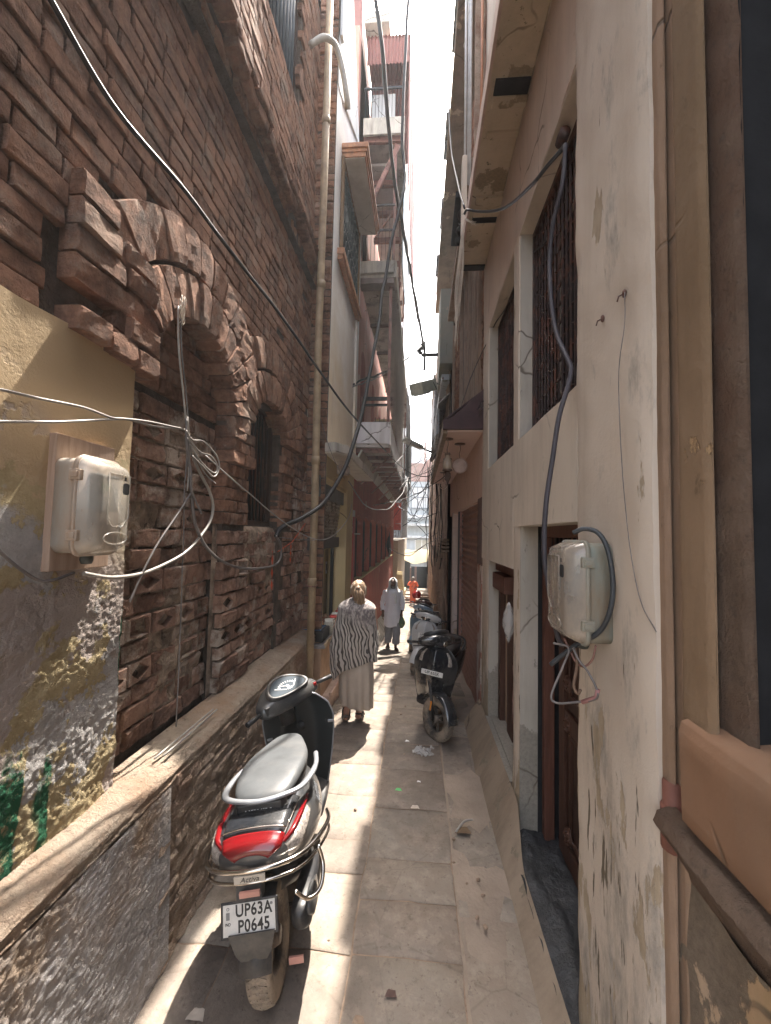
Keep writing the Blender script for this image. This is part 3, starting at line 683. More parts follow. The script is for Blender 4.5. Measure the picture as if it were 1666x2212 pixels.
# window with terracotta trim
wo = MB(); wo.box(X2 - .02, X2 + .006, 5.62, 7.05, 6.2, 7.55); wobj = H2(wo, 'window', M_glassdk)
gr = MB()
for i in range(15):
    y = 5.66 + 1.35 * i / 14; gr.tube([(X2 + .03, y, 6.2), (X2 + .03, y, 7.55)], .008, 5)
for zc in (6.5, 6.9, 7.3):
    for i in range(7):
        yc = 5.76 + 1.2 * i / 6
        gr.tube([(X2 + .035, yc + .07 * math.cos(a), zc + .12 * math.sin(a)) for a in [k_ * math.pi / 6 for k_ in range(12)]], .006, 5, closed=True)
for zc in (6.25, 6.7, 7.1, 7.5): gr.box(X2 + .024, X2 + .036, 5.62, 7.05, zc - .012, zc + .012)
gr.build('grille', m_plain('dark_green_iron', (.03, .06, .065), .4), wobj)
f = MB(); f.box(X2 + .007, X2 + .05, 5.54, 5.62, 6.18, 7.6); f.box(X2 + .007, X2 + .06, 7.05, 7.15, 6.18, 7.6); f.box(X2 + .007, X2 + .05, 5.62, 7.05, 7.55, 7.6)
f.build('frame', M_ochre, wobj, bevel=.005)
s_ = MB(); s_.box(X2 + .0, X2 + .10, 5.45, 7.2, 6.08, 6.17); s_.box(X2 + .0, X2 + .075, 5.47, 7.18, 6.02, 6.08); s_.build('sill', M_terra, wobj, bevel=.006)
mb = MB(); mb.box(X2, -.87, 5.62, 7.15, 7.62, 7.78); cj = H2(mb, 'sunshade', M_slabW)
t_ = MB()
for dx, z0, z1 in ((.0, 7.63, 7.69), (.02, 7.69, 7.74), (.04, 7.74, 7.8)):
    t_.box(-.87, -.855 + dx, 5.60 - dx, 7.17 + dx, z0, z1); t_.box(X2, -.87, 5.60 - dx, 5.62, z0, z1); t_.box(X2, -.87, 7.15, 7.17 + dx, z0, z1)
t_.box(X2, -.83, 5.58, 7.2, 7.8, 7.83); t_.build('trim', M_terra, cj, bevel=.004)
# pilaster right of facade (full height white edge)
mb = MB(); mb.box(X2, X2 + .035, 7.12, 7.35, 3.45, 8.1); H2(mb, 'pilaster', M_bluecream, bevel=.004)
# concrete awning slab over the shop
mb = MB(); mb.prism([(X2, 5.06), (-1.06, 5.02), (-.93, 5.25), (-.88, 7.85), (X2, 7.85)], 2, 3.22, 3.335)
H2(mb, 'awning_slab', M_slab, bevel=.008)
mb = MB(); mb.prism([(X2, 5.08), (-1.065, 5.04), (-.945, 5.27), (-.895, 7.83), (X2, 7.83)], 2, 3.205, 3.219); H2(mb, 'awning_soffit', M_slabW)
# shop front: pilasters, band, rolled shutter
mb = MB(); mb.box(X2 - .16, X2 - .02, 5.2, 7.35, 2.86, 3.2); mb.box(X2 - .3, X2, 6.78, 7.35, -.3, 3.2); mb.box(X2 - .3, X2 + .02, 6.80, 7.33, 3.05, 3.2)
mb.box(X2 - .03, X2 - .0, 5.2, 6.78, 2.92, 3.2); H2(mb, 'shop_front', M_yellow, bevel=.006)
mb = MB(); mb.box(X2 - .3, X2 + .004, 7.24, 7.36, -.3, 3.19); H2(mb, 'pilaster', M_yellow, bevel=.006)
mb = MB(); mb.grid(lambda u, v: (X2 - .10 - .018 * abs(math.sin(v * math.pi * 11)) - .06 * (1 - v), 5.12 + 1.66 * u, 2.12 + .58 * v), 4, 110)
mb.grid(lambda u, v: (X2 - .09, 5.1 + 1.68 * u, 2.69 + .2 * v), 2, 2); shu = H2(mb, 'rolling_shutter', M_shutg)
mb = MB(); mb.box(X2 - .20, X2 - .12, 5.1, 6.78, 1.97, 2.13); mb.build('bottom_rail', m_plain('dark_shutter_rail', (.06, .055, .05), .6), shu, bevel=.005)
mb = MB(); mb.box(X2 - .085, X2 - .06, 5.1, 6.78, 2.66, 2.93); H2(mb, 'shutter_hood', m_plain('grey_hood', (.12, .14, .14), .6, dirt=(.08, .05, .03)))
# interior
mb = MB(); mb.box(-3.2, X2 - .3, 7.0, 7.1, -.3, 3.1); mb.box(-3.25, -3.2, 5.2, 7.1, -.3, 3.1); mb.box(-3.2, X2 - .15, 5.2, 7.1, 3.0, 3.1); mb.box(-3.2, X2 - .2, 5.2, 7.1, -.3, .05)
H2(mb, 'shop_interior', m_plain('dim_shop_wall', (.3, .26, .16), .9))
mb = MB(); mb.box(-1.62, -1.53, 6.62, 6.98, .0, 2.9); H2(mb, 'inner_post', M_yellow, bevel=.005)
mb = MB(); mb.box(-1.45, -1.40, 6.74, 6.98, .0, 2.9); H2(mb, 'black_channel', M_shadeDk)
# ------------------------------------------------------------------ ground
mb = MB(); ys = [-3, 0, 5, 10, 15, 20, 25, 29, 60]
mb.add([(x, y, gz(y) - .02) for y in ys for x in (-6, 6)], [(2 * i, 2 * i + 1, 2 * i + 3, 2 * i + 2) for i in range(len(ys) - 1)])
props(mb.build('ground', M_ground), kind='structure')
mb = MB(); mb.t = []
def slab(x0, x1, y0, y1, dz):
    n, m = 6, 6; a, b = U(-.003, .003), U(-.003, .003); V = []; t = (rnd.random(), rnd.random(), 0, 1); xc, yc = (x0 + x1) / 2, (y0 + y1) / 2
    cx = [U(-.012, .012) for _ in range(4)]
    for j in range(m + 1):
        for i in range(n + 1):
            u, v = i / n, j / m
            uu = 0 if i == 0 else (1 if i == n else (.02 if i == 1 else (.98 if i == n - 1 else u))); vv = 0 if j == 0 else (1 if j == m else (.02 if j == 1 else (.98 if j == m - 1 else v)))
            x, y = x0 + (x1 - x0) * uu, y0 + (y1 - y0) * vv
            q = Vector((x * 3, y * 3, 3)); e = i in (0, n) or j in (0, m)
            x += mnoise.noise(q * 2.3) * .016; y += mnoise.noise(q * 2.1 + Vector((5, 5, 5))) * .016
            V.append((x, y, gz(y) + dz + a * (u - .5) + b * (v - .5) + mnoise.noise(q) * .006 - (.008 if e else 0)))
    F = [(j * (n + 1) + i, j * (n + 1) + i + 1, (j + 1) * (n + 1) + i + 1, (j + 1) * (n + 1) + i) for j in range(m) for i in range(n)]
    mb.add(V, F, 0, True); mb.t += [t] * len(V)
for (x0, x1, la, lb) in [(-1.33, -.96, .3, .6), (-.96, -.32, .25, .55), (-.32, .262, .32, .6), (.27, .72, .4, .9)]:
    y = U(-.4, 0)
    while y < 22:
        L = U(la, lb)
        if x0 < .2 or True: slab(x0 + .003, x1 - .003, y + .002, y + L - .003, U(-.002, .003) - (.02 if x0 > .2 else 0))
        y += L
pd = MB(); pd.add([(x, y, gz(y) - .0075 - (.027 if x > .265 else 0)) for y in ys[1:7] for x in (-1.33, .262, .27, .75)], [(4 * i + k, 4 * i + k + 1, 4 * i + k + 5, 4 * i + k + 4) for i in range(5) for k in (0, 2)]); props(pd.build('joint_dirt', M_dirt), kind='structure')
props(mb.build('paving', M_stone, fixn=False, weld=False), kind='structure')
# ------------------------------------------------------------------ cream house on the right
RX = .76
h3 = thing('cream_house', 'cream plastered house with two barred windows and a wooden door on the right', 'house', (RX, 3.2, 0))
def H3(mb, name, m, par=None, **k):
    o = mb.build(name, m, par or h3, **k)
    if par is None: o.location = (-RX, -3.2, 0)
    return o
T = .55
def wallgrid(y0, y1, z0, z1, x=RX, amp=.006, fr=3., step=.05, edge=0., seed=0., m=M_cwall, name='wall'):
    """undulating plaster skin facing the alley, with short returns"""
    mb = MB(); nu, nv = max(2, int((y1 - y0) / step)), max(2, int((z1 - z0) / step))
    def f(u, v):
        y, z = y0 + (y1 - y0) * u, z0 + (z1 - z0) * v
        h = mnoise.fractal(Vector((y * fr, z * fr * .7, seed)), 1, 2, 3) * amp
        e = 0
        if edge: 
            if u in (0, 1): y += mnoise.noise(Vector((z * 9, seed, u))) * edge
            d = min(u, 1 - u) * (y1 - y0); e = max(0, .012 - d)
        return (x + h + e, y, z)
    mb.grid(f, nu, nv)
    V = []; F = []
    per = [(i / nu, 0) for i in range(nu)] + [(1, j / nv) for j in range(nv)] + [(1 - i / nu, 1) for i in range(nu)] + [(0, 1 - j / nv) for j in range(nv)]
    L = len(per)
    for u, v in per: p = f(u, v); V.append(p)
    for u, v in per: p = f(u, v); V.append((x + .3, p[1], p[2]))
    mb.add(V, [(i, (i + 1) % L, L + (i + 1) % L, L + i) for i in range(L)])
    return H3(mb, name, m, fixn=False, weld=False)
wallgrid(onX(1403, 1000, .748).y, 2.05, -.05, 12, RX - .012, .010, 4, .04, .006, 3, M_pier)         # near pier beside the door
wallgrid(2.05, 3.25, 2.28, 2.95, seed=5); wallgrid(2.05, 3.42, 4.62, 5.5, seed=6, m=M_creamup); wallgrid(3.42, 5.06, 4.60, 5.5, seed=6, m=M_creamup)
wallgrid(3.25, 3.41, 2.28, 4.62, seed=7); wallgrid(3.41, 4.68, 1.94, 2.95, seed=8); wallgrid(4.68, 5.06, 1.94, 4.6, seed=9)
wallgrid(3.22, 3.43, .0, 2.28, edge=.004, seed=10, m=M_pier); wallgrid(4.62, 5.06, .0, 1.94, edge=.004, seed=11, m=M_pier); wallgrid(2.05, 5.06, 5.5, 12, seed=12)
mb = MB()
for (y0, y1, z0, z1) in [(1.41, 2.05, -.1, 12), (3.25, 3.41, .0, 4.62), (4.68, 5.05, 0, 5), (2.05, 3.25, 2.3, 2.95), (3.41, 4.68, 1.95, 2.95), (2.05, 5.05, 4.62, 12), (3.22, 3.43, .0, 2.3), (3.43, 4.62, -.1, .28)]:
    mb.box(RX + .04, RX + T, y0, y1, z0, z1)
H3(mb, 'wall_core', M_reveal)
# plinth that flares out under the little window and past the door
mb = MB()
def plf(u, v):
    y = 1.3 + 3.8 * u; q = min(1, max(0, (y - 2.75) / .5)); q = q * q * (3 - 2 * q); up = .075 + .195 * q
    base = .60 + .006 * math.sin(y * 3) - (.03 if y > 4 else 0); top = .70 + (RX - .008 - .70) * q
    x = base + (top - base) * v ** 1.1; z = -.02 + (up + .02) * v
    return (x + mnoise.fractal(Vector((y * 3, v * 4, 2)), 1, 2, 3) * .003, y, z)
mb.grid(plf, 110, 10); H3(mb, 'flared_plinth', m_plaster('dusty_brown_skirting', (.31, .245, .185), (.26, .2, .145), under=(.18, .15, .11), peel=.62, pscale=5, stain=(.14, .11, .08), stainamt=.7, streak=.7), fixn=False, weld=False)
mb = MB(); mb.grid(lambda u, v: (RX - .012 + .2 * u, 3.43 + 1.19 * v, .272 - .02 * u), 3, 3); H3(mb, 'window_ledge', M_reveal)
mb = MB(); mb.grid(lambda u, v: (.68 + .35 * u, 1.3 + 1.95 * v, .06 + mnoise.fractal(Vector((u * 4, v * 9, 1)), .9, 2, 4) * .03), 20, 60); H3(mb, 'door_threshold', m_plain('dark_cement', (.04, .042, .045), .6, var=.5, scale=8, bump=.8, bs=30, bd=.02))  # dark grey uneven floor across the doorway
# reveals (thin skins)
mb = MB()
mb.box(RX + .012, .93, 3.208, 3.236, .04, 2.28); mb.box(RX + .012, .9, 4.60, 4.63, .27, 1.94); mb.box(RX + .012, .90, 4.662, 4.69, 2.95, 4.6); mb.box(RX + .012, .90, 3.235, 3.258, 2.95, 4.62)
H3(mb, 'reveal', M_reveal)
mb = MB(); mb.box(RX + .002, .9, 2.05, 3.25, 4.606, 4.62); mb.box(RX + .002, .9, 3.41, 4.68, 4.586, 4.6); H3(mb, 'lintel_soffit', M_cwall)
# barred windows
for wi, (y0, y1) in enumerate(((2.03, 3.245), (3.41, 4.67))):
    w_ = MB(); w_.box(1.1, 1.14, y0 - .1, y1 + .1, 2.8, 4.7); wo = H3(w_, 'window', M_shadeDk)
    f = MB(); x0, x1 = .862, .9
    for (a0, a1, b0, b1) in ((y0, y0 + .035, 2.95, 4.6), (y1 - .035, y1, 2.95, 4.6), (y0 + .035, y1 - .035, 2.95, 2.985), (y0 + .035, y1 - .035, 4.56, 4.6)): f.box(x0, x1, a0, a1, b0, b1)
    f.build('frame', M_iron, wo, bevel=.003)
    b = MB(); n = 17
    for i in range(1, n): yy = y0 + (y1 - y0) * i / n; b.box(.872, .884, yy - .006, yy + .006, 2.98, 4.57)
    for j in range(1, 13):
        zz = 2.97 + 1.6 * j / 13; b.tube([(.882 + .006 * math.sin(k_ * math.pi), y0 + .03 + (y1 - y0 - .06) * k_ / n, zz + .012 * (-1) ** k_) for k_ in range(n + 1)], .0055, 5)
    b.build('grille', M_iron, wo)
mb = MB(); mb.lathe([(0, -.05), (.03, -.045), (.034, 0), (.03, .045), (0, .05)], onX(1216, 297, .80), axis=1, n=10); H3(mb, 'hinge_pin', M_iron)
# wooden door
dr = MB(); dr.box(1.02, 1.06, 2.02, 3.05, .05, 2.0); door = H3(dr, 'door', M_woodDk)
p = MB()
for (a0, a1, b0, b1) in ((2.05, 2.14, .08, 1.98), (2.93, 3.04, .08, 1.98), (2.14, 2.93, .08, .2), (2.14, 2.93, .93, 1.05), (2.14, 2.93, 1.88, 1.98)): p.box(.995, 1.02, a0, a1, b0, b1)
p.build('stiles', M_wood, door, bevel=.006)
for zc in (.56, 1.46):
    p = MB()
    for (a0, a1, b0, b1) in ((2.2, 2.23, zc - .32, zc + .36), (2.84, 2.87, zc - .32, zc + .36), (2.23, 2.84, zc - .32, zc - .29), (2.23, 2.84, zc + .33, zc + .36)): p.box(1.0, 1.02, a0, a1, b0, b1)
    p.build('moulding', M_wood, door, bevel=.008)
for (yc, zc) in ((2.86, .27), (2.86, .98), (2.86, 1.24), (2.4, .98)):
    p = MB(); p.lathe([(.0, -.03), (.018, -.028), (.022, -.012), (.034, -.02), (.05, -.014), (.056, 0)], (1.0, yc, zc), axis=0, n=18)
    for k_ in range(6): p.ball((.985, yc + .036 * math.cos(k_ * 1.047), zc + .036 * math.sin(k_ * 1.047)), .012, n=8, m=6)
    p.build('rosette', M_wood, door)
f = MB()
for (a0, a1, b0, b1) in ((3.14, 3.22, .04, 2.28), (2.05, 3.14, 2.20, 2.28), (2.05, 3.14, 1.99, 2.05)): f.box(.93, 1.0, a0, a1, b0, b1)
f.build('frame', M_woodRed, door, bevel=.005)
f = MB()
for i in range(1, 14): yy = 2.05 + 1.09 * i / 14; f.box(.955, .963, yy - .004, yy + .004, 2.05, 2.2)
f.box(.952, .96, 2.05, 3.14, 2.115, 2.125); f.build('transom_bars', M_iron, door)
mb = MB(); mb.box(1.3, 1.34, 1.9, 4.8, -.1, 2.4); mb.box(1.06, 1.3, 1.6, 1.64, -.1, 2.4); mb.box(.9, 1.3, 3.2, 3.24, .0, 2.3); H3(mb, 'dark_interior', M_shadeDk)
# small low window with old wooden frame
sw = MB(); sw.box(.965, .985, 3.43, 4.62, .25, 1.94); swo = H3(sw, 'low_window', M_shadeDk)
f = MB(); f.box(.875, .93, 4.50, 4.61, .27, 1.78); f.build('frame', M_wood, swo, bevel=.004); f = MB(); f.box(.90, .94, 4.04, 4.28, .27, 1.66); f.build('shutter_leaf', M_wood, swo, bevel=.004)
f = MB(); f.box(.80, .93, 3.95, 4.55, 1.66, 1.82); f.box(.84, .93, 3.43, 4.6, 1.84, 1.93); f.build('wooden_box', M_woodRed, swo, bevel=.005)
f = MB(); f.box(.93, .95, 4.30, 4.49, .3, 1.78); f.build('plank', M_board, swo)
# cloth and clear bag in the low window
mb = MB(); 
def clf(u, v):
    y = 3.62 + .36 * u; z = .95 - .78 * v + .1 * abs(u - .5); return (.90 + .035 * math.sin(u * 15 + v * 4) * (1 - .3 * v) + .03 * v, y, z + .08 * math.sin(u * 3))
mb.grid(clf, 26, 20); props(mb.build('hanging_cloth', m_plain('drab_pink_cloth', (.22, .13, .11), .9, var=.5, scale=12)), 'crumpled dull pink cloth hanging inside the low window of the cream house', 'cloth')
mb = MB(); mb.grid(lambda u, v: (.80 + .05 * math.sin(math.pi * v) * math.cos(2 * math.pi * u) + .006 * math.sin(31 * u + 17 * v), 3.74 + (.09 * math.sin(math.pi * v ** .8)) * math.sin(2 * math.pi * u), 1.62 - .34 * v + .006 * math.sin(40 * u)), 30, 18)
n_ = NT('clear_plastic_bag'); Mbag = n_.out((.75, .74, .72), .25, None, n_.bump(n_.noise(30, 4, .7), .6, .01), None, None, .0, None, .38)
o = mb.build('plastic_bag', Mbag); props(o, 'clear plastic bag hanging from the brown wooden box in the low window', 'plastic bag')

# balcony slab over the alley, seen from below
bs = MB(); bs.box(.452, RX, .3, 5.06, 5.51, 5.64); bsl = H3(bs, 'balcony_slab', M_slabW2 if 'M_slabW2' in globals() else m_plaster('stained_soffit', (.55, .46, .34), (.48, .4, .3), under=(.24, .2, .14), peel=.57, stain=(.10, .105, .07), stainamt=1., streak=.3), bevel=.01)
b = MB(); b.box(.44, .462, .3, 5.07, 5.49, 5.66); b.build('edge', m_plain('pink_edge', (.5, .38, .32), .8), bsl)
b = MB()
for (y0, y1) in ((2.86, 2.97), (4.15, 4.24), (4.93, 5.03)): b.box(.5, .75, y0, y1, 5.496, 5.512)
b.build('joist_pocket', M_shadeDk, bsl)  # slightly proud dark boxes stand in for the shade of sunk pockets
b = MB()
for (y0, y1) in ((2.97, 3.06), (3.25, 3.3), (4.24, 4.28), (3.9, 4.15)): b.box(.5, .76, y0, y1, 5.485, 5.511)
b.build('joist', bsl.data.materials[0], bsl, bevel=.006)
mb = MB(); mb.box(.46, .52, 4.9, 5.05, 5.62, 6.9); mb.box(.52, .74, 4.98, 5.05, 5.62, 6.2); H3(mb, 'parapet_stub', M_cwall, bevel=.01)
# conduits above
mb = MB()
for (x, r_) in ((.50, .016), (.535, .012), (.56, .02)): mb.tube([(x, 5.0, 6.6), (x - .004, 5.02, 9), (x, 5.0, 12)], r_, 8)
props(mb.build('conduits', m_plain('pale_conduit', (.5, .5, .5), .4)), 'bundle of pale vertical conduits above the balcony slab of the cream house', 'conduit')

# ------------------------------------------------------------------ brown house nearest the camera, right edge
h4 = thing('brown_house', 'brown house with moulded pier and dark opening at the right edge, nearest the camera', 'house', (.8, 1.0, 0))
def H4(mb, name, m, **k): o = mb.build(name, m, h4, **k); o.location = (-.8, -1., 0); return o
def strip(x, ya, yb, z0, z1, m, name, seed, amp=.0025, fr=4):
    mb = MB()
    def f(u, v):
        y, z = ya + (yb - ya) * u, z0 + (z1 - z0) * v; e = .010 if u in (0, 1) else 0
        return (x + mnoise.fractal(Vector((y * fr, z * fr, seed)), 1, 2.1, 4) * amp + e, y + (mnoise.noise(Vector((z * 1.5, seed, 1))) * .004 if u in (0, 1) else 0), z)
    mb.grid(f, 10, max(4, int((z1 - z0) / .04)))
    V = [f(0, j / 40) for j in range(41)] + [(x + .014, f(0, j / 40)[1], f(0, j / 40)[2]) for j in range(41)] + [f(1, j / 40) for j in range(41)] + [(x + .1, f(1, j / 40)[1], f(1, j / 40)[2]) for j in range(41)]
    mb.add(V, [(j, j + 1, j + 42, j + 41) for j in range(40)] + [(82 + j, 82 + j + 1, 82 + j + 42, 82 + j + 41) for j in range(40)], 0, False)
    H4(mb, name, m, fixn=False, weld=False)
def Yr(px, X): return onX(px, 1000, X).y
strip(.775, Yr(1440, .775), Yr(1403, .775) + .03, -.1, 8, M_tan, 'moulding', 1)
strip(.80, Yr(1462, .79), Yr(1438, .79), -.1, 8, M_tan, 'moulding', 2, .002)
strip(.768, Yr(1531, .768), Yr(1462, .768), 1.66, 8, M_ochre, 'pier', 3)
strip(.80, Yr(1612, .80), Yr(1530, .80), 1.66, 8, M_roughbr, 'rough_jamb', 4, .006, 12)
mb = MB(); mb.box(.815, 1.3, Yr(1612, .80) + .012, 1.40, -.1, 8); mb.box(1.5, 1.54, -.5, 1.2, 0, 8); mb.box(.82, 1.54, -.54, -.5, 0, 8); mb.box(.84, 1.54, -.5, 1.2, 3.9, 8.1); mb.box(.80, .83, -4, -.1, 0, 8); mb.box(.84, 1.2, -.1, .97, 3.9, 8); mb.box(.83, 1.54, -.5, 1.2, 1.5, 1.55); H4(mb, 'wall_core', M_shadeDk)  # black stands for the shade in the opening; unseen closing walls keep light out
def plinth(prof, y0, y1, m, name, seed, n=50, amp=.008, fr=7):
    mb = MB(); K = len(prof) - 1
    def f(u, v):
        t = v * K; i = min(int(t), K - 1); t -= i; x = prof[i][0] * (1 - t) + prof[i + 1][0] * t; z = prof[i][1] * (1 - t) + prof[i + 1][1] * t
        y = y0 + (y1 - y0) * u; h = mnoise.fractal(Vector((y * fr, z * fr, seed)), .9, 2.1, 4) * amp; return (x + h, y, z + h * .5)
    mb.grid(f, n, K * 6); H4(mb, name, m, fixn=False, weld=False)
plinth([(.88, 1.72), (.80, 1.71), (.752, 1.69), (.742, 1.66), (.748, 1.42), (.78, 1.39)], .1, Yr(1505, .785) + .03, M_orangepl, 'plinth_block', 5, amp=.004)
plinth([(.78, 1.40), (.73, 1.38), (.718, 1.35), (.75, 1.30), (.80, 1.24), (.82, 1.16)], .1, 1.36, M_roughbr, 'plinth_step', 6)
plinth([(.808, 1.2), (.80, .8), (.79, .4), (.765, .0)], .1, 1.40, m_plaster('peeling_pink_plinth', (.45, .34, .24), (.42, .27, .13), under=(.15, .12, .09), peel=.50, pscale=1.9, stain=(.12, .1, .08), stainamt=.5), 'plinth_wall', 7, 60)
mb = MB(); mb.tube([(.79, 1.375, 1.26), (.79, 1.375, 1.46)], .028, 12); mb.lathe([(.026, -.02), (.034, -.018), (.034, .018), (.026, .02)], (.79, 1.375, 1.37), n=12); mb.lathe([(.026, -.02), (.034, -.018), (.034, .018), (.026, .02)], (.79, 1.375, 1.28), n=12)
props(mb.build('clay_pipe', m_plain('red_clay', (.2, .08, .055), .7, var=.3)), 'short red clay pipe in the corner between the cream pier and the brown house', 'pipe')

# ------------------------------------------------------------------ pink shop house
PX = .765
h5 = thing('pink_shop_house', 'pink shop house with a rusty rolling shutter under a maroon canopy', 'house', (PX, 7.5, 0))
def H5(mb, name, m, par=None, **k):
    o = mb.build(name, m, par or h5, **k)
    if par is None: o.location = (-PX, -7.5, 0)
    return o
mb = MB(); mb.box(PX, PX + .4, 5.07, 10.3, 2.66, 3.49); H5(mb, 'pink_wall', M_pinkwall)
mb = MB(); mb.box(PX - .01, PX + .3, 5.07, 5.42, 1.85, 2.68); H5(mb, 'pillar', m_plain('dark_brown_pillar', (.13, .085, .07), .8), bevel=.01)
mb = MB(); mb.box(PX - .005, PX + .3, 5.07, 5.42, -.1, 1.84); H5(mb, 'worn_pillar', M_brickLow if False else m_plaster('worn_white_pink_pier', (.52, .46, .4), (.46, .34, .3), under=(.26, .13, .1), peel=.52, pscale=4), bevel=.01)
mb = MB(); mb.grid(lambda u, v: (PX + .07 + .016 * math.sin(v * math.pi * 2 * 27), 5.42 + 2.6 * u, -.3 + 2.97 * v), 2, 27 * 8); sh_ = H5(mb, 'rolling_shutter', M_shut, fixn=False, weld=False)
mb = MB(); mb.box(PX + .02, PX + .06, 5.42, 5.47, -.2, 2.66); mb.box(PX + .02, PX + .06, 7.98, 8.04, -.4, 2.66); mb.build('guide_rail', M_steelred, sh_)
mb = MB(); mb.box(PX + .25, PX + .3, 8.0, 13, -.8, 2.8); H5(mb, 'dark_opening', M_shadeDk)
mb = MB(); mb.box(PX + .0, PX + .12, 8.04, 8.18, -.4, 2.66); mb.box(PX, PX + .25, 9.55, 9.75, -.5, 2.66); H5(mb, 'black_jamb', M_black); 
mb = MB(); mb.box(PX - .02, PX + .2, 9.15, 9.4, -.5, 2.7); H5(mb, 'pale_post', m_plaster('pale_pink_post', (.5, .42, .4), (.4, .33, .3), peel=.6))
# canopy: soffit and sloping maroon end
mb = MB(); mb.box(.33, PX, 5.08, 10.3, 3.48, 3.53); cn = H5(mb, 'canopy', M_pinksof)
mb = MB(); mb.prism([(.275, 3.5), (.275, 3.6), (.40, 3.66), (PX, 4.0), (PX, 3.5)], 1, 5.03, 5.075); mb.build('end_panel', M_maroon, cn, bevel=.003)
mb = MB(); mb.add([(.275, 5.05, 3.60), (.275, 10.3, 3.60), (PX, 10.3, 3.98), (PX, 5.05, 3.98), (.275, 5.05, 3.62), (.275, 10.3, 3.62), (PX, 10.3, 4.0), (PX, 5.05, 4.0)], [(0, 1, 2, 3), (7, 6, 5, 4), (0, 4, 5, 1), (2, 6, 7, 3), (0, 3, 7, 4), (1, 5, 6, 2)]); mb.build('canopy_roof', M_maroon, cn)
mb = MB(); mb.box(.275, .335, 5.08, 10.32, 3.46, 3.6); mb.build('fascia', m_plain('brown_fascia', (.26, .2, .15), .8, var=.3), cn, bevel=.004)
# upper brick floor with tall dark windows
mb = MB(); mb.t = []; z = 3.9; k = 0
while z < 9.3:
    y = 5.08 + (.12 if k % 2 else 0)
    while y < 9.6:
        L = .24
        if not ((5.45 < y + .12 < 6.6) or (7.1 < y + .12 < 7.9)) or z > 7.2 or (z < 4.1): brick(mb, lambda u, v, n: (PX + .02 - n, -u, v), -(y + L - .01), -y, z + .004, z + .092, U(-.01, .01), r=.012, jit=.01, nu=2, nv=2)
        y += L
    z += .1; k += 1
H5(mb, 'brick_floor', M_brick, fixn=False, weld=False)
mb = MB(); mb.box(PX + .05, PX + .4, 5.07, 13, 3.6, 9.4); H5(mb, 'wall_core', M_mortar)
mb = MB(); mb.box(PX + .028, PX + .048, 5.45, 6.6, 4.1, 7.2); mb.box(PX + .028, PX + .048, 7.1, 7.9, 4.0, 7.2); mb.box(PX + .028, PX + .048, 9.7, 11, 4, 7); H5(mb, 'tall_window', M_shadeDk)
mb = MB()
for y in (5.44, 5.8, 6.0, 6.55): mb.bar((PX + .0, y, 4.0), (PX + .0, y, 7.2), .06)
for y in (7.1, 7.85, 9.7, 10.9): mb.bar((PX + .0, y, 4.0), (PX + .0, y, 7.2), .07)
H5(mb, 'window_post', M_woodOld)
mb = MB(); mb.prism([(PX + .03, 3.9), (.70, 4.25), (.70, 6.0), (PX + .03, 6.0)], 1, 5.5, 5.52); 
# top overhang
mb = MB(); mb.box(.42, PX + .3, 5.0, 13.5, 9.6, 9.75); H5(mb, 'overhang_soffit', m_plaster('sooty_soffit', (.27, .21, .155), (.2, .155, .115), under=(.35, .27, .19), peel=.62, stain=(.05, .045, .035), stainamt=.9), bevel=.01)
mb = MB(); mb.lathe([(.02, 0), (.035, -.02), (.045, -.02), (.055, 0)], (.60, 5.9, 9.595), n=16); H5(mb, 'ceiling_ring', M_paleWire)
mb = MB(); mb.box(.62, .74, 5.04, 5.09, 6.9, 9.35); mb.box(.56, .76, 5.1, 9, 6.95, 7.05); H5(mb, 'brick_pier', M_lowwall)
mb = MB(); mb.tube([(.70, 5.02, 6.2), (.70, 5.02, 12)], .018, 8); props(mb.build('copper_pipe', m_plain('copper_tone', (.45, .2, .1), .4)), 'thin orange vertical pipe above the balcony slab on the right', 'pipe')
mb = MB()
for i in range(9):
    y0 = 5.2 + i * .95; ex = [.0, .04, -.02, .05, .0, .03, -.03, .02, .04][i]
    mb.grid(lambda u, v: (.385 + ex + (PX + .2 - .385 - ex) * v, y0 + .97 * u, 9.81 + .07 * v + .02 * math.sin(u * math.pi * 2 * 7) + .012 * i % .03), 42, 3)
H5(mb, 'corrugated_roof', M_greycor, fixn=False, weld=False)
mb = MB()
def clump(c, r, n, mb):
    for i in range(n):
        p = Vector(c) + Vector((rnd.gauss(0, r[0]), rnd.gauss(0, r[1]), rnd.gauss(0, r[2]))); mb.ball(p, .05 * U(.6, 1.4), .09 * U(.6, 1.2), .06 * U(.6, 1.3), 7, 5)
clump((.56, 6.05, 6.9), (.05, .16, .09), 16, mb); mb.box(.44, .7, 5.6, 6.6, 6.95, 7.03)
H5(mb, 'black_bundle', M_darkcloth, noisy=(.02, 9))
